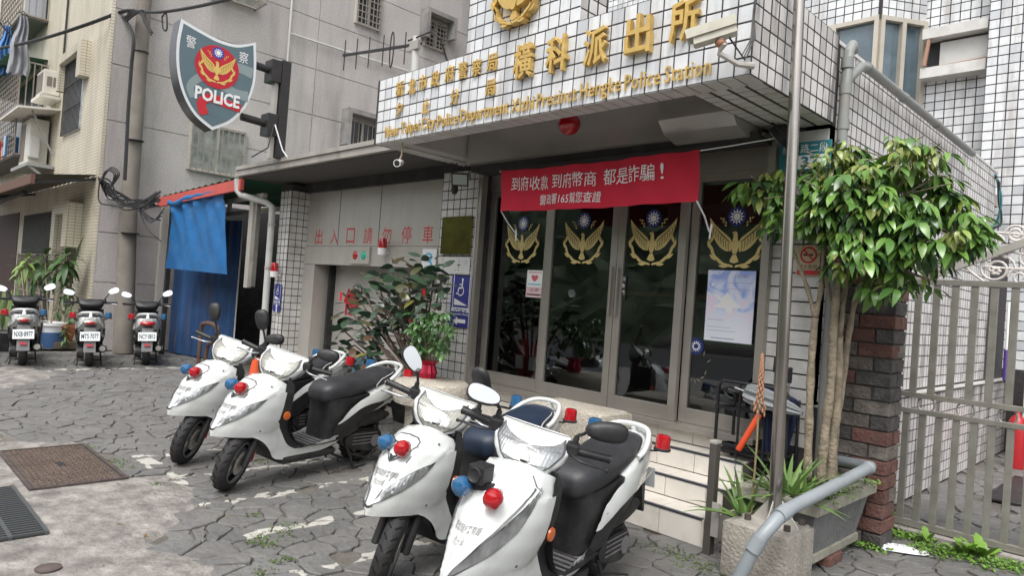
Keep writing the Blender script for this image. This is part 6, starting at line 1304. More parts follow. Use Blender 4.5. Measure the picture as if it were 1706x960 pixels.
def cowl(k, u, z):
    xm, xe, ye, pw = interp(TAB[k], z); th = u*pi/2; s_ = abs(sin(th))**pw; ye *= .86
    x = xe+(xm-xe)*cos(th); y = ye*(s_ if u >= 0 else -s_); z_ = z-.02*(1-cos(th))-.03*abs(u)**3*(1 if z > .76 else 0)
    if k == 1: ur = .17+(z-.515)*2.35; q = max(0, 1-abs(abs(u)-ur)/.085); d = .007*q*q*(3-2*q)
    else: ur = .13+(z-.50)*1.95; q = max(0, 1-abs(abs(u)-ur)/.07); d = .010*q*q*(3-2*q)+.006*max(0, 1-abs(u)/.05)
    if .47 < z < .80: x += d*cos(th); y += d*sin(th)
    return Vector((x, y, wz(x, z_)))
def nrm(S, a, b, e=.004):
    d1 = S(a+e, b)-S(a-e, b); d2 = S(a, b+e)-S(a, b-e); n_ = d1.cross(d2); return n_.normalized() if n_.length > 1e-9 else Vector((1, 0, 0))
def patch(S, poly, d, off, sgn=1):
    v, f = cut2d(poly, d); m = MB(); m.closed = False; return m.add([S(a, b)+nrm(S, a, b)*off*sgn for a, b in v], f)
def mirror_mb(m): return MB().add([(x, -y, z) for x, y, z in m.v], [tuple(reversed(f)) for f in m.f])
def text_patch(S, txt, a0, b0, wa, hb, off, flip=1, sgn=1, m=None):
    v, f = text_mb(txt, 1, .005); W = max(p.x for p in v)*2; H = max(p.y for p in v)*2; m = m or MB(); m.closed = False
    return m.add([S(a0+flip*p.x/W*wa, b0+p.y/H*hb)+nrm(S, a0+flip*p.x/W*wa, b0+p.y/H*hb)*off*sgn for p in v], f)
RB = {1: [(-.46, .70, .76, .06), (-.34, .63, .775, .125), (-.18, .55, .755, .165), (0, .47, .70, .185), (.15, .41, .65, .192), (.30, .33, .60, .19), (.42, .30, .53, .18), (.50, .29, .46, .16)],
      2: [(-.46, .66, .80, .07), (-.34, .60, .80, .13), (-.18, .52, .775, .17), (0, .45, .72, .19), (.15, .40, .66, .195), (.30, .34, .60, .19), (.42, .30, .53, .18), (.50, .29, .44, .16)]}
def rear(k, x, z):
    z0, z1, w_ = interp(RB[k], x); zc, h = (z0+z1)/2, (z1-z0)/2*1.25; t = min(.97, abs((z-zc)/h)); return Vector((x, w_*(1-t**3.2)**.4, z))
def rearS(k): return lambda x, z: rear(k, x, z)
def steerM(a):
    ax = Vector((-.42, 0, 1)).normalized(); p = Vector((1.20, 0, .30)); return Matrix.Translation(p) @ Matrix.Rotation(a, 4, ax) @ Matrix.Translation(-p)
def wheel_parts(root, name, cx, M, w_=.105, spokes=5):
    Rr = .213
    prof = [(.150, -w_*.42), (.165, -w_*.50), (.190, -w_*.48), (.205, -w_*.30), (Rr, -w_*.10), (Rr, w_*.10), (.205, w_*.30), (.190, w_*.48), (.165, w_*.50), (.150, w_*.42)]
    m = MB(); n_ = 40
    V = []; F = []
    for r_, h in prof: V += [(cx+r_*cos(2*pi*k/n_), h, .213+r_*sin(2*pi*k/n_)) for k in range(n_)]
    for i in range(len(prof)-1):
        for k in range(n_): F.append((i*n_+k, i*n_+(k+1) % n_, (i+1)*n_+(k+1) % n_, (i+1)*n_+k))
    m.add(V, F); m.closed = False; m.xf(M); w = m.build(name, rubber, root, smooth=True, ang=60, wp=False)
    g = MB()
    for k in range(22):
        a = 2*pi*k/22
        for s in (-1, 1): q0 = (cx+.2135*cos(a), s*.010, .213+.2135*sin(a)); q1 = (cx+.209*cos(a+.14), s*.036, .213+.209*sin(a+.14)); g.bar(q0, q1, .005, .005)
    g.xf(M).build('tread_groove', mat('groove_black', (.006, .006, .006), .9), w, kind='stuff', wp=False)
    r = MB(); r.lathe([(.03, -.035), (.035, .0), (.03, .035)], (cx, 0, .213), axis=(0, 1, 0), n=16)
    for s in (-1, 1): 
        pr_ = [(.152, s*.044), (.143, s*.046), (.138, s*.03), (.150, s*.02)]; VV = []; FF = []
        for r_, h in pr_: VV += [(cx+r_*cos(2*pi*k/32), h, .213+r_*sin(2*pi*k/32)) for k in range(32)]
        for i in range(4):
            for k in range(32): FF.append((i*32+k, i*32+(k+1) % 32, ((i+1) % 4)*32+(k+1) % 32, ((i+1) % 4)*32+k))
        r.add(VV, FF)
    r.lathe([(.148, -.022), (.150, 0), (.148, .022)], (cx, 0, .213), axis=(0, 1, 0), n=32) if False else None
    for k in range(spokes):
        a = 2*pi*k/spokes+.3; p = Vector((cx+.02*cos(a), 0, .213+.02*sin(a))); q = Vector((cx+.143*cos(a), 0, .213+.143*sin(a))); r.bar(p, q, .034, .03, ref=(0, 1, 0))
    r.xf(M).build('rim', grey_pl, w, smooth=True, ang=35, wp=False)
    return w
def mirror(root, M, base, head, long_, face, r_, back_m, glass_front=False, white=False):
    m = MB(); base, head = Vector(base), Vector(head); m.tube(spline([tuple(base), tuple(base+Vector((-.0, 0, .045))), tuple((base+head)/2+Vector((-.01, 0, .015))), tuple(head)], 4, False), .008, 8); m.lathe([(.017, 0), (.013, .045)], base, axis=(0, 0, 1), n=10); m.xf(M)
    st = m.build('mirror', black_pl, root, smooth=True, wp=False)
    l = Vector(long_).normalized(); f = Vector(face).normalized(); f = (f-l*f.dot(l)).normalized(); s = l.cross(f)
    c = head+l*r_[0]*.75; m = MB(); n_, k_ = 18, 6; rings = []
    for i in range(k_+1):
        t = i/k_; q = cos(t*pi/2)**.6 if t < 1 else .02
        rings.append([tuple(c-f*(.004+r_[2]*sin(t*pi/2))+l*(r_[0]*q*(abs(cos(a))**.8)*(1 if cos(a) > 0 else -1))+s*(r_[1]*q*(abs(sin(a))**.8)*(1 if sin(a) > 0 else -1)*(1+.18*cos(a)))) for a in [2*pi*j/n_ for j in range(n_)]])
    rings = [rings[0]]+rings; rings[0] = [tuple(Vector(p)+f*.008) for p in rings[0]]
    m.loft(rings).xf(M).build('mirror_housing', back_m, st, smooth=True, ang=50, wp=False)
    m = MB(); m.closed = False; m.add([tuple(c+f*.0055+l*(r_[0]*.93*(abs(cos(a))**.8)*(1 if cos(a) > 0 else -1))+s*(r_[1]*.92*(abs(sin(a))**.8)*(1 if sin(a) > 0 else -1)*(1+.18*cos(a)))) for a in [2*pi*j/n_ for j in range(n_)]], [tuple(range(n_))]); m.xf(M).build('mirror_glass', mirror_m, st, wp=False)
def scooter(name, label, kind, steer=.5, seatm=None, mirrors=None, plate=None, rearview=False, horn=False, lens=None, grp=None, blackbody=False, reds=(1, 1), tail=0):
    root = thing(name, label, 'scooter', (0, 0, 0), 0, grp); B_ = lambda mb, nm, m, par=None, **k: mb.build(nm, m, par or root, wp=False, **k)
    wp_ = white_paint; M = steerM(steer); S = lambda u, z: cowl(kind, u, z); RS = rearS(kind); I = Matrix.Identity(4)
    # front shell
    zt = TAB[kind][-1][0]; zs = [.455, .47]+[.49+.02*q for q in range(15)]+[.785, .80, zt-.012, zt]
    m = MB().grid([[S(-1+2*i/64, z) for i in range(65)] for z in zs]); m.closed = False; sh_ = B_(m, 'front_cowl', wp_, smooth=True, ang=50)
    topc = MB(); topc.grid([[S(-1+2*i/32, zt) for i in range(33)], [S(-1+2*i/32, zt)*.5+Vector((.98*.5+.03, 0, (zt+.01)*.5)) for i in range(33)], [Vector((1.0, .0, zt+.012)) for i in range(33)]]); topc.closed = False; B_(topc, 'cowl_top', wp_, sh_, smooth=True, ang=80)
    bot = MB().grid([[S(-1+2*i/32, .455) for i in range(33)], [S(-1+2*i/32, .455)*.75+Vector((1.08*.25, 0, .43*.25+.02)) for i in range(33)]]); bot.closed = False; B_(bot, 'cowl_underside', black_pl, sh_, smooth=True)
    # side sweep of white bodywork
    def side_y(x, z):
        zz = max(z, .46); xm, xe, ye, pw = interp(TAB[kind], zz); ye *= .86
        if x <= xe: return ye*(1 if z > .3 else .96)+.0
        t = min(1, (x-xe)/(xm-xe)); return ye*math.sqrt(max(0, 1-t*t))**pw
    SS = lambda x, z: Vector((x, side_y(x, z)+.002, wz(x, z)))
    sweep = [(1.36, .47), (1.27, .455), (1.19, .425), (1.13, .375), (1.085, .31), (1.05, .25), (1.0, .215), (.92, .20), (.80, .20), (.62, .215), (.46, .245), (.34, .30), (.24, .375), (.10, .455), (-.10, .535), (-.24, .60), (-.26, .62), (-.10, .575), (.08, .515), (.22, .455), (.33, .385), (.44, .325), (.60, .285), (.80, .268), (.88, .285), (.945, .33), (.99, .40), (1.03, .47), (1.06, .52), (1.12, .50), (1.22, .49)]
    for s in (1, -1):
        m = patch(SS, spline(sweep, 2), .05, 0); 
        if s < 0: m = mirror_mb(m)
        m.closed = False; B_(m, 'side_fairing', wp_, smooth=True, ang=60)
        lip = [(1.045, .525), (1.065, .60), (1.05, .70), (1.03, .78), (.985, .81), (.955, .76), (.965, .66), (.965, .56), (.94, .45), (.90, .37), (.84, .315), (.76, .285), (.80, .262), (.88, .275), (.95, .325), (1.0, .41)]
        m = patch(lambda x, z: Vector((x, side_y(x, z)-.004, wz(x, z))), spline(lip, 2), .05, 0)
        if s < 0: m = mirror_mb(m)
        m.closed = False; lp = B_(m, 'leg_shield_edge', black_pl, smooth=True, ang=60)
        m = MB(); m.lathe([(.033, 0), (.030, .008), (.0, .012)], (1.0, s*.186, .55), axis=(0, s, 0), n=14); B_(m, 'side_reflector', orange_lens, lp, smooth=True)
    inner = [(.99, .82), (.965, .74), (.97, .62), (.965, .52), (.93, .41), (.87, .33), (.78, .285), (.60, .275), (.38, .285)]
    m = MB().grid([[(x-(.02*cos(y*7)), y, z) for y in [-.178+.0356*k for k in range(11)]] for x, z in inner]); m.closed = False; B_(m, 'leg_shield', black_pl, smooth=True, ang=60)
    m = MB()
    for k in range(7): m.box(.50+.05*k, .52+.05*k, -.15, .15, .278, .284)
    B_(m, 'floor_mat_ribs', grey_pl)
    m = MB().prism([(1.30, .40), (1.04, .44), (.98, .36), (.97, .22), (1.03, .215), (1.075, .30), (1.12, .35), (1.20, .385)], (0, 0, 0), (1, 0, 0), (0, 0, 1), (0, 1, 0), -.12, .12); B_(m, 'inner_fender', black_pl)
    m = MB().cbox(.42, .96, -.16, .16, .16, .225, c=.03); B_(m, 'under_tray', black_pl)
    # lamps, text and lights on the cowl
    for s in (1, -1):
        if kind == 1: lp_ = [(.13, .515), (.22, .528), (.36, .56), (.50, .605), (.60, .655), (.655, .70), (.60, .692), (.46, .665), (.32, .625), (.20, .572)]
        else: lp_ = [(.16, .50), (.30, .515), (.46, .56), (.60, .63), (.66, .70), (.69, .775), (.66, .775), (.54, .71), (.40, .635), (.26, .56)]
        big = [(a+(a-.40)*.07, z+(z-.605)*.10) for a, z in lp_]
        m = patch(S, [(s*a, z) for a, z in spline(big, 2)], .04, .0015, 1); fx = B_(m, 'lamp_surround', grey_in, smooth=True); m = patch(S, [(s*a, z) for a, z in spline(lp_, 3)], .04, .0045, 1); B_(m, 'position_lamp', lens_m, fx, smooth=True, ang=50)
    for f_ in ([v for v in (1,)]):
        m = text_patch(S, '新北市政府警察局', .0, .640, .52 if kind == 1 else .50, .028, .003); text_patch(S, '汐止分局', .0, .603, .26, .024, .003, m=m); B_(m, 'unit_marking', stamp)
    if kind == 1:
        m = patch(S, spline([(-.22, .80), (.22, .80), (.30, .765), (.14, .715), (0, .685), (-.14, .715), (-.30, .765)], 2), .04, .002); bd = B_(m, 'badge_surround', grey_in, smooth=True)
        m = patch(S, spline([(-.20, .795), (.20, .795), (.27, .765), (.13, .722), (0, .695), (-.13, .722), (-.27, .765)], 2), .04, .0035); B_(m, 'badge_plate', wp_, bd, smooth=True)
        m = patch(S, [(-.09, .715), (.09, .715), (0, .69)], .03, .005); B_(m, 'badge_emblem', black_p, bd)
        m = patch(S, spline([(-.16, .508), (0, .500), (.16, .508), (.1, .494), (0, .490), (-.1, .494)], 2), .04, .002); B_(m, 'nose_slot', black_pl, smooth=True)
    else:
        for s in (1, -1):
            m = patch(S, [(s*.10, .462), (s*.125, .462), (s*.64, .79), (s*.61, .79)], .03, .002); B_(m, 'cowl_seam', grey_in, smooth=True)
    for s in (1, -1):
        gp_ = ([(.30, .765), (.26, .70), (.17, .62), (.12, .52), (.10, .497)] if kind == 1 else [(.50, .83), (.62, .80), (.71, .79)]); m = MB(); m.closed = False
        for (ua, za), (ub, zb_) in zip(gp_, gp_[1:]):
            m.add([S(s*ua, za)+nrm(S, s*ua, za)*.0012, S(s*ub, zb_)+nrm(S, s*ub, zb_)*.0012, S(s*(ub+.022), zb_)+nrm(S, s*ub, zb_)*.0012, S(s*(ua+.022), za)+nrm(S, s*ua, za)*.0012], [(0, 1, 2, 3)])
        B_(m, 'panel_gap', grey_in)
    # round warning lamps on brackets
    zl = .745
    for s, lm_, nm in ((1, red_lens, 'red_warning_lamp'), (-1, blue_lens, 'blue_warning_lamp')):
        P = S(s*.36, zl); c = P+Vector((.06, s*.05 if s < 0 else .015, .02)); c.y = (.055 if s > 0 else -.075) if kind == 1 else (.075 if s > 0 else -.10); c.x = max(c.x, S(0, zl).x+.035-(.0 if s > 0 else .02))
        m = MB(); m.lathe([(.001, -.052), (.022, -.048), (.038, -.025), (.043, 0), (.038, .024), (.020, .038), (.001, .042)], c, axis=(.80, s*.15, -.15), n=18); l_ = B_(m, nm, lm_, smooth=True)
        m = MB(); m.bar(tuple(c-Vector((.03, 0, .0))), tuple(c-Vector((.11, 0, .03))), .014); m.lathe([(.025, -.05), (.028, -.035)], c, axis=(.80, s*.15, -.15), n=12); B_(m, 'lamp_bracket', iron, l_)
    if horn:
        P = S(-.12, .775); m = MB(); m.cbox(P.x-.02, P.x+.07, -.075, .0, P.z+.01, P.z+.09, c=.008); h_ = B_(m, 'siren_horn', black_pl); m = MB(); m.lathe([(.034, 0), (.030, .012), (.02, .004), (.0, .004)], (P.x+.068, -.040, P.z+.05), axis=(1, 0, 0), n=18); B_(m, 'horn_mouth', iron, h_, smooth=True); m = MB(); m.cbox(P.x-.02, P.x+.03, -.07, .02, P.z-.03, P.z+.012, c=.006); B_(m, 'horn_bracket', black_pl, h_)
    # steering group ------------------------------------------------
    wheel_parts(root, 'front_wheel', 1.28, M, .095)
    m = MB()
    for s in (-1, 1): m.tube([(1.155, s*.082, .50), (1.285, s*.082, .20)], [.027, .026], 10); m.lathe([(.018, -.012), (.018, .012)], (1.283, s*.088, .212), axis=(0, 1, 0), n=8)
    m.xf(M); B_(m, 'front_fork', iron, smooth=True)
    m = MB(); n_ = 6; m.grid([[(1.28+r_*cos(a), y, .213+r_*sin(a)) for y, r_ in ((-.065, .225), (-.045, .243), (0, .25), (.045, .243), (.065, .225))] for a in [R(110+i*9) for i in range(n_)]]); m.closed = False; m.xf(M); B_(m, 'front_mudguard', black_pl, smooth=True)
    m = MB(); m.cbox(1.19, 1.235, .055, .10, .22, .31, c=.008); m.xf(M); B_(m, 'brake_caliper', red_metal)
    m = MB(); m.lathe([(.085, .048), (.085, .052), (.05, .052), (.05, .048)], (1.28, 0, .213), axis=(0, 1, 0), n=24); m.xf(M); B_(m, 'brake_disc', steel_dk)
    # handlebar cowl: rings across y
    if kind == 1: PR = [(-1, .97, .795, .62), (-.88, 1.045, .800, .74), (-.75, 1.078, .812, .82), (-.35, 1.076, .850, .93), (0, 1.048, .888, .99), (.35, 1.012, .922, 1.0), (.6, .980, .945, .99), (.8, .935, .966, .96), (1, .865, .980, .92)]
    else: PR = [(-1, .97, .800, .60), (-.88, 1.05, .804, .76), (-.75, 1.082, .816, .86), (-.35, 1.078, .852, .98), (0, 1.046, .890, 1.03), (.35, 1.005, .922, 1.03), (.6, .970, .942, 1.0), (.8, .925, .960, .95), (1, .86, .972, .90)]
    def HS(a, b):   # a across (-1..1 = right..left), b from chin to top
        q = (max(-1, min(1, b))+1)*3.5; b_ = b; px_, pz_, g_ = interp(PR, b_); c_ = abs(cos(a*pi/2)); x = .885+(px_-.885)*c_**.62; y = .178*g_*sin(a*pi/2)
        return Vector((x, y, pz_+.022*(1-c_)*(1 if b < .2 else .2)))
    m = MB().grid([[HS(-1+2*i/28, -1+2*j/16) for i in range(29)] for j in range(17)]); m.closed = False; m.xf(M); hc = B_(m, 'handlebar_cowl', wp_, smooth=True, ang=70)
    bk = MB().grid([[HS(-1+2*i/28, -1+2*j/16)*1 if abs(-1+2*i/28) > .999 else (lambda p, a: Vector((.885-.10*abs(cos(a*pi/2))**.6*cos((-1+2*j/16)*pi/2), p.y, p.z)))(HS(-1+2*i/28, -1+2*j/16), -1+2*i/28) for i in range(29)] for j in range(17)]); bk.closed = False; bk.xf(M); B_(bk, 'instrument_housing', black_pl, hc, smooth=True, ang=70)
    if kind == 1: hl = [(-.50, .74), (-.32, .52), (-.15, .36), (0, .28), (.15, .36), (.32, .52), (.50, .74), (.54, .30), (.49, -.12), (.35, -.48), (.17, -.68), (0, -.73), (-.17, -.68), (-.35, -.48), (-.49, -.12), (-.54, .30)]
    else: hl = [(-.60, .72), (-.36, .44), (0, .22), (.36, .44), (.60, .72), (.60, .10), (.36, -.50), (0, -.66), (-.36, -.50), (-.60, .10)]
    HSn = lambda a, b: HS(a, b); m = patch(HSn, [(a*1.13, (b+.08)*1.12-.08) for a, b in hl], .06, .003, 1); m.xf(M); hs_ = B_(m, 'headlight_surround', grey_in, smooth=True); m = patch(HSn, hl, .05, .006, 1); m.xf(M); B_(m, 'headlight_glass', lens or (lens_y if kind == 1 else lens_m), hs_, smooth=True, ang=60)
    m = patch(HSn, circ(0, -.18, .27, 20, ry=.42), .06, .0075, 1); m.xf(M); B_(m, 'reflector_bowl', chrome_d, hs_, smooth=True, ang=60)
    c = HS(0, -.22); m = MB(); m.lathe([(.026, .008), (.020, .012), (.0, .014)], c, axis=(1, 0, .55), n=14); m.xf(M); B_(m, 'headlight_bulb', chrome, hs_, smooth=True)
    m = MB().lathe([(.055, 0), (.075, .06)], (1.0, 0, .80), axis=(-.3, 0, 1), n=14); m.xf(M); B_(m, 'steering_neck', black_pl, smooth=True)
    for s in (-1, 1):
        m = MB(); m.tube([(.91, s*.17, .925), (.885, s*.36, .935)], .0185, 10); m.lathe([(.021, 0), (.022, .012)], (.884, s*.355, .935), axis=(-.1, s, 0), n=10); m.xf(M); g_ = B_(m, 'grip', black_pl, smooth=True)
        m = MB(); m.cbox(.885, .955, s*.185-.03, s*.185+.03, .905, .965, c=.01); m.xf(M); B_(m, 'switch_block', black_pl, g_)
        m = MB(); m.tube(spline([(.945, s*.19, .915), (.985, s*.24, .91), (.965, s*.33, .905), (.955, s*.36, .90)], 4, False), .006, 6); m.ell((.955, s*.362, .90), (.009, .009, .009), 8, 6); m.xf(M); B_(m, 'brake_lever', alu if kind == 1 else black_pl, g_, smooth=True)
    for s in (-1, 1):
        for q in (0, .018): m = MB(); m.tube(spline([(.925, s*(.165-q), .90), (1.0, s*(.15-q), .845), (1.03, s*.10, .80), (1.02, s*.05, .77)], 4, False), .0045, 5); m.xf(M); B_(m, 'control_cable', black_pl, smooth=True)
        P = S(s*.62, .79); m = MB(); m.lathe([(.007, -.001), (.006, .0025), (0, .003)], P, axis=nrm(S, s*.62, .79), n=8); B_(m, 'fairing_screw', grey_in)
        P = S(s*.80, .50); m = MB(); m.lathe([(.007, -.001), (.006, .0025), (0, .003)], P, axis=nrm(S, s*.80, .50), n=8); B_(m, 'fairing_screw', grey_in)
    for s, (head, long_, face, r_, bm_) in zip((1, -1), mirrors): mirror(root, M, (.905, s*.19, .95), head, long_, face, r_, bm_)
    # rear body
    xs_ = [-.46, -.42, -.36, -.28, -.18, -.08, .02, .12, .22, .32, .42, .50]
    def ringr(x):
        z0, z1, w_ = interp(RB[kind], x); zc, h = (z0+z1)/2, (z1-z0)/2
        return [(x, w_*(abs(cos(a))**.55)*(1 if cos(a) > 0 else -1)*.985, zc+h*(abs(sin(a))**.7)*(1 if sin(a) > 0 else -1)) for a in [2*pi*k/20 for k in range(20)]]
    m = MB().loft([ringr(x) for x in xs_ if x < .2]); rbod = B_(m, 'tail_body', wp_, smooth=True, ang=70)
    m = MB()
    for x0 in (0,): m.loft([[(x, sy*w_, z) for sy, z in ((-1, za), (-1, (za+zb_)/2), (-1, zb_), (1, zb_), (1, (za+zb_)/2), (1, za))] for x, za, zb_, w_ in ((.52, .28, .60, .10), (.50, .28, .61, .125), (.44, .28, .61, .15), (.30, .30, .62, .165), (.12, .40, .64, .165))])
    B_(m, 'underseat_box', black_pl, smooth=True, ang=50)
    for s in (1, -1):
        wing = [(.46, .415), (.42, .455), (.34, .53), (.24, .585), (.10, .635), (-.10, .695), (-.28, .755), (-.42, .765), (-.46, .735), (-.42, .695), (-.30, .635), (-.14, .59), (.02, .565), (.14, .555), (.26, .52), (.38, .45)] if kind == 1 else [(.46, .42), (.40, .50), (.30, .57), (.12, .64), (-.08, .70), (-.28, .765), (-.42, .79), (-.46, .74), (-.40, .67), (-.26, .60), (-.10, .555), (.05, .54), (.22, .50), (.36, .45)]
        m = patch(RS, spline(wing, 2), .05, .010, -1)
        if s < 0: m = mirror_mb(m)
        m.closed = False; wg = B_(m, 'side_panel', wp_, smooth=True, ang=60)
        ov = [(.49, .345), (.44, .43), (.35, .505), (.24, .548), (.12, .56), (-.0, .56), (-.10, .572), (-.02, .535), (.10, .48), (.22, .415), (.32, .36), (.42, .325)]
        m = patch(RS, spline(ov, 2), .05, .006, -1)
        if s < 0: m = mirror_mb(m)
        m.closed = False; B_(m, 'side_insert', grey_pl if False else black_pl, smooth=True, ang=60)
        tx = MB(); f_ = -1 if s > 0 else -1
        o_ = .0135
        text_patch(lambda x, z: RS(x, z), '新北市政府警察局', -.14, .672, .26, .022, o_, -1, -1, tx) if s > 0 else text_patch(lambda x, z: RS(x, z), '新北市政府警察局', -.14, .672, .26, .022, o_, 1, -1, tx)
        for q in range(len(tx.v)): x, y, z = tx.v[q]; tx.v[q] = (x, y, z-(x+.14)*.32)
        l0 = len(tx.v); text_patch(lambda x, z: RS(x, z), '汐止分局', -.15, .642, .12, .019, o_, -1 if s > 0 else 1, -1, tx)
        for q in range(l0, len(tx.v)): x, y, z = tx.v[q]; tx.v[q] = (x, y, z-(x+.14)*.32)
        if s < 0: tx = MB().add([(x, -y, z) for x, y, z in tx.v], tx.f); tx.closed = False
        B_(tx, 'unit_marking', grey_in, wg)
    # seat
    sec = [(.575, .60, .655, .055), (.56, .575, .70, .10), (.50, .565, .735, .135), (.40, .575, .752, .15), (.28, .595, .752, .155), (.18, .615, .748, .155), (.08, .64, .765, .155), (-.03, .665, .79, .15), (-.15, .70, .812, .135), (-.24, .725, .815, .11), (-.285, .745, .805, .07)]
    def rs_(x, z0, z1, w_): zc, h = (z0+z1)/2, (z1-z0)/2; return [(x+.03*max(0, (z-zc))*0, w_*(abs(cos(a))**.6)*(1 if cos(a) > 0 else -1), z) for a in [2*pi*k/24 for k in range(24)] for z in [zc+h*(abs(sin(a))**.75)*(1 if sin(a) > 0 else -1)]]
    m = MB().loft([rs_(*q) for q in sec]); se_ = B_(m, 'seat', seatm or seat_m, smooth=True, ang=70)
    m = MB()
    if kind == 1:
        for s in (1, -1): m.tube([(-.28, s*.075, .80), (-.15, s*.133, .785), (-.02, s*.150, .75), (.04, s*.155, .70), (.03, s*.155, .66)], .004, 5)
        B_(m, 'seat_piping', mat('pale_piping', (.5, .5, .5), .6), se_)
    else: m.lathe([(.032, 0), (.035, .006), (.018, .010), (.014, .004)], (.577, 0, .625), axis=(1, 0, .2), n=16); B_(m, 'seat_lock', black_pl, se_, smooth=True)
    m = MB(); m.tube(spline([(-.06, .158, .715), (-.12, .168, .745), (-.22, .150, .795), (-.32, .10, .832), (-.36, 0, .84), (-.32, -.10, .832), (-.22, -.150, .795), (-.12, -.168, .745), (-.06, -.158, .715)], 4, False), .017, 8); m.tube([(-.40, 0, .76), (-.36, 0, .83)], [.03, .02], 6); B_(m, 'grab_rail', wp_, smooth=True, ang=80)
    # tail light, fender, plate
    m = MB(); m.ell((-.435, 0, .695), (.045, .11, .042), 18, 9); tl = B_(m, 'tail_light', lens_y if tail == 0 else red_lens, smooth=True)
    m = MB(); m.ell((-.462, 0, .690), (.03, .062, .028), 14, 8); B_(m, 'brake_light', red_lens, tl, smooth=True)
    m = MB(); m.grid([[(x, y*w_, z) for y in (-1, -.5, .5, 1)] for x, z, w_ in ((-.36, .66, .11), (-.42, .60, .105), (-.47, .48, .095), (-.50, .38, .085), (-.53, .28, .05))]); m.closed = False
    m2 = MB().prism([(-.34, .66), (-.44, .62), (-.49, .48), (-.52, .36), (-.545, .27), (-.52, .27), (-.48, .36), (-.43, .48), (-.32, .58)], (0, 0, 0), (1, 0, 0), (0, 0, 1), (0, 1, 0), -.075, .075); fd = B_(m2, 'rear_fender', grey_pl if rearview else black_pl)
    if True:
        m = MB(); d = Vector((-1, 0, .28)).normalized(); v_ = Vector((.28, 0, 1)).normalized(); c = Vector((-.515, 0, .50)); m.obox(c, (d, (0, 1, 0), v_), (.002, .125, .068)); pt_ = B_(m, 'licence_plate', plate_w)
        if plate: m = MB(); m.closed = False; letter(m, plate, c+d*.0022, (0, -1, 0), v_, d, .215, .075, off=.02, lift=.001); B_(m, 'plate_lettering', plate_k, pt_)
        m = MB(); m.obox((-.535, 0, .37), (d, (0, 1, 0), v_), (.004, .04, .018)); B_(m, 'rear_reflector', red_lens, fd)
    # beacons
    for s, lm_, nm in ((1, red_lens, 'red_beacon'), (-1, blue_lens, 'blue_beacon')):
        c = (-.27, s*.225, .755); m = MB(); m.lathe([(.044, 0), (.045, .012), (.043, .03), (.044, .055), (.040, .075), (.030, .080), (0, .081)], c, n=18); b_ = B_(m, nm, lm_, smooth=True, ang=50)
        m = MB(); m.lathe([(.050, -.012), (.052, 0), (.046, .004)], c, n=18); m.tube([(-.27, s*.225, .745), (-.27, s*.18, .73), (-.25, s*.12, .72)], .007, 6); B_(m, 'beacon_base', iron, b_)
    # engine, wheel, stand
    wheel_parts(root, 'rear_wheel', 0, I, .11)
    eng = spline([(.34, .30), (.20, .335), (.05, .325), (-.06, .315), (-.125, .26), (-.13, .18), (-.06, .12), (.06, .125), (.18, .16), (.30, .20), (.36, .245)], 3)
    m = MB().prism(eng, (0, 0, 0), (1, 0, 0), (0, 0, 1), (0, 1, 0), .07, .135); V_, = [m]; en = B_(m, 'engine_case', black_pl, smooth=True, ang=30)
    m = MB().prism([(.10+(x-.10)*.86, .225+(z-.225)*.84) for x, z in eng], (0, 0, 0), (1, 0, 0), (0, 0, 1), (0, 1, 0), .135, .158); B_(m, 'drive_cover', black_pl, en, smooth=True, ang=30)
    m = MB(); [m.bar((-.05+.0*k, .160, .20+.028*k), (.24, .160, .215+.028*k), .006) for k in range(4)]; B_(m, 'cover_rib', grey_pl, en)
    m = MB(); m.lathe([(.05, .155), (.052, .166), (.0, .168)], (-.03, 0, .215), axis=(0, 1, 0), n=20); B_(m, 'clutch_cap', grey_pl, en, smooth=True)
    m = MB(); m.loft([[(x, y_, z_) for y_, z_ in ((.09, zc-h), (.17, zc-h*.8), (.18, zc), (.165, zc+h), (.09, zc+h))] for x, zc, h in ((.22, .40, .03), (.16, .405, .05), (0, .42, .055), (-.10, .43, .045), (-.15, .435, .02))]); B_(m, 'air_cleaner', grey_pl if kind == 2 and False else black_pl, smooth=True, ang=40)
    m = MB(); m.tube([(-.02, .10, .24), (-.20, .11, .60)], .018, 8); m.tube([(-.02, -.12, .24), (-.20, -.12, .60)], .018, 8)
    for k in range(7): m.lathe([(.030, -.006), (.030, .006)], Vector((-.06, .104, .32))+Vector((-.018, .001, .036))*k*.9, axis=(-.45, 0, .9), n=10)
    B_(m, 'rear_shock', iron, smooth=True, ang=40)
    m = MB(); m.lathe([(.02, .30), (.045, .24), (.058, .10), (.06, -.10), (.055, -.20), (.045, -.24), (.025, -.24), (.02, -.20)], (0, -.165, .26), axis=(1, 0, -.12), n=16); ex = B_(m, 'exhaust', black_pl, smooth=True, ang=40); m = MB(); m.obox((.03, -.225, .27), ((1, 0, -.12), (0, 1, 0), (0, 0, 1)), (.11, .006, .035)); m.lathe([(.042, 0), (.040, .006), (.02, .008)], (-.24, -.165, .29), axis=(-1, 0, .12), n=16); B_(m, 'heat_shield', steel_dk, ex)
    m = MB(); m.tube([(.30, .14, .22), (.24, .15, .12), (.20, .16, .015)], .011, 6); m.tube([(.30, -.14, .22), (.24, -.15, .12), (.20, -.16, .015)], .011, 6); m.tube([(.22, -.155, .07), (.22, .155, .07)], .010, 6); m.tube([(.20, .16, .015), (.05, .17, .02)], .008, 6); m.tube([(.26, .15, .14), (-.04, .20, .05)], .007, 5); B_(m, 'centre_stand', iron, smooth=True)
    return root
ft = lambda **k: k
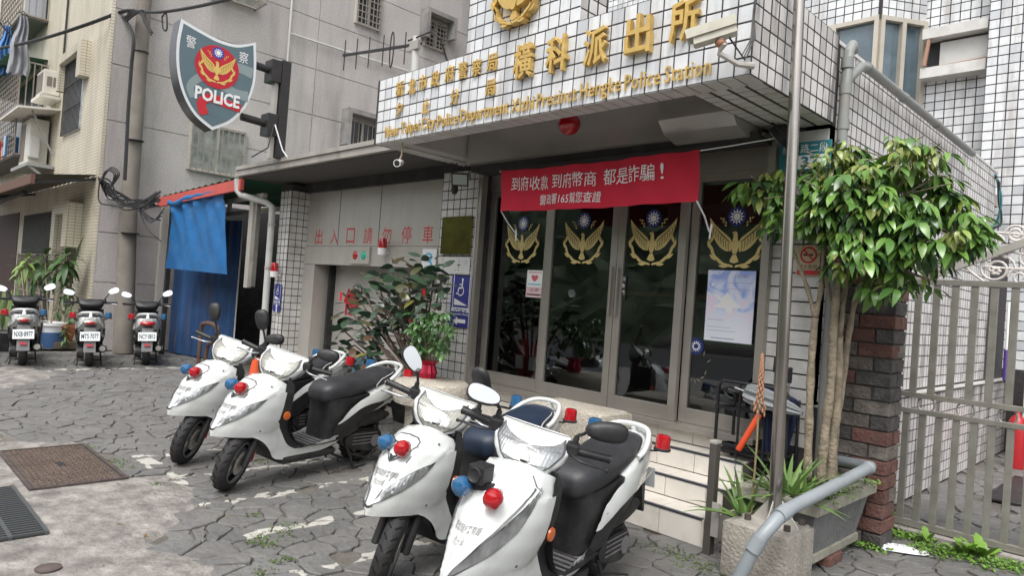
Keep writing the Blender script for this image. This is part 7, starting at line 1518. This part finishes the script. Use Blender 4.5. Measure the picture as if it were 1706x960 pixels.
mir = {  # left, right: head, long axis, glass face, radii(long, short, depth), housing
 'A': (((.90, .24, 1.08), (.12, .9, .28), (-1, .0, -.1), (.085, .045, .03), black_pl), ((.92, -.235, 1.10), (-.10, -.28, .9), (-1, -.1, 0), (.08, .048, .03), black_pl)),
 'B': (((.90, .24, 1.06), (.10, .9, .12), (-1, .0, -.15), (.09, .045, .03), black_pl), ((.92, -.235, 1.10), (.05, -.35, .9), (-1, -.1, 0), (.08, .05, .03), black_pl)),
 'C': (((.92, .20, 1.06), (.35, -.45, .9), (-.9, .3, .4), (.105, .055, .032), black_pl), ((.93, -.21, 1.08), (.3, -.75, .8), (.8, .3, .75), (.085, .052, .030), black_pl)),
 'D': (((.93, .24, 1.05), (-.15, 1, .16), (-1, 0, -.1), (.10, .048, .035), black_pl), ((.94, -.215, 1.05), (.3, -.95, .10), (.75, .4, .85), (.085, .048, .03), black_pl)),
 'R': (((.90, .25, 1.07), (0, .9, .25), (-1, .0, .25), (.085, .048, .03), black_pl), ((.90, -.25, 1.10), (0, -.8, .35), (-1, 0, .32), (.085, .05, .03), black_pl))}
def place(o, rx, ry, fx, fy, lean=0):
    a = math.atan2(fy-ry, fx-rx); o.scale = (.95, .95, .95); o.location = (rx, ry, 0); o.rotation_euler = (lean, 0, a)
GRP = 'white police scooters parked in a row in front of the station'
sA = scooter('police_scooter', 'white police scooter farthest left of the four in front, half hidden behind the second', 1, .50, seat_m, mir['A'], None, grp=GRP); place(sA, -5.79, 3.18, -5.44, 2.01, R(-4))
sB = scooter('police_scooter', 'white police scooter second from the left, its whole side and black seat in view', 1, .50, seat_m, mir['B'], None, grp=GRP); place(sB, -4.93, 3.20, -4.64, 2.01, R(-5))
sC = scooter('police_scooter', 'white police scooter with a dark blue seat, third from the left, steered toward the camera', 1, .52, navy_seat, mir['C'], None, grp=GRP); place(sC, -3.07, 3.16, -2.79, 2.02, R(-4))
sD = scooter('police_scooter', 'nearest white police scooter with an angular headlight and a siren horn on its nose', 2, .42, seat_m, mir['D'], None, horn=True, grp=GRP); place(sD, -2.27, 3.00, -1.99, 1.85, R(-4))
sC.scale = sD.scale = (.92, .92, .92)
GR2 = 'police scooters parked with their tails to the camera by the utility pole'
for k, (y, x, pl_, lb, tl_) in enumerate(((2.00, -11.55, 'NXB·8977', 'leftmost rear-facing police scooter with plate NXB-8977 and a black tail', 0), (2.75, -11.30, 'MTS·7077', 'rear-facing white scooter with plate MTS-7077 between the other two', 0), (3.52, -11.35, 'NCY·0815', 'rear-facing police scooter with plate NCY-0815 and a red tail light by the utility pole', 1))):
    o = scooter('parked_scooter', lb, 1, 0.0, seat_m, mir['R'], pl_, rearview=True, grp=GR2, tail=tl_); place(o, x, y, x-1.25, y+(.22, .30, .36)[k], R(-2))
o = scooter('parked_scooter', 'rear-facing scooter cut off by the left edge of the photo', 1, .3, seat_m, mir['R'], None, rearview=True, grp=GR2); place(o, -11.7, 1.22, -12.9, 1.42, R(-2))
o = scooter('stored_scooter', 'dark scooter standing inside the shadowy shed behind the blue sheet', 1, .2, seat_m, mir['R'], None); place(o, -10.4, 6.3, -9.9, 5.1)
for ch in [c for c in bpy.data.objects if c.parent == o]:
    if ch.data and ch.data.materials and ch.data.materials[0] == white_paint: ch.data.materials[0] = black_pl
# traffic cone and water barrel behind the scooters
t = thing('traffic_cone', 'orange traffic cone behind the two left scooters', 'cone', (-5.55, 2.95, 0)); P = at(427, 600, 'Y', 2.9); t.location = (P.x, 2.9, 0); cone = mat('cone_orange', (.72, .10, .03), .5)
MB().lathe([(.19, .03), (.19, .05), (.12, .06), (.03, P.z+.05), (.0, P.z+.06)], n=24).build('cone_body', cone, t, smooth=True, ang=40, wp=False); MB().cbox(-.2, .2, -.2, .2, 0, .03, c=.01).build('cone_base', black_pl, t, wp=False)
t = thing('water_drum', 'dusty blue plastic drum behind the second scooter', 'drum', (0, 0, 0)); P = at(613, 600, 'Y', 4.1); t.location = (P.x, 4.1, 0)
MB().lathe([(.16, 0), (.17, .05), (.17, P.z-.06), (.14, P.z-.02), (.13, P.z+.02), (.0, P.z+.02)], n=22).build('drum_body', mat('dusty_blue_plastic', (.06, .14, .20), .5, var=.1), t, smooth=True, ang=40, wp=False)
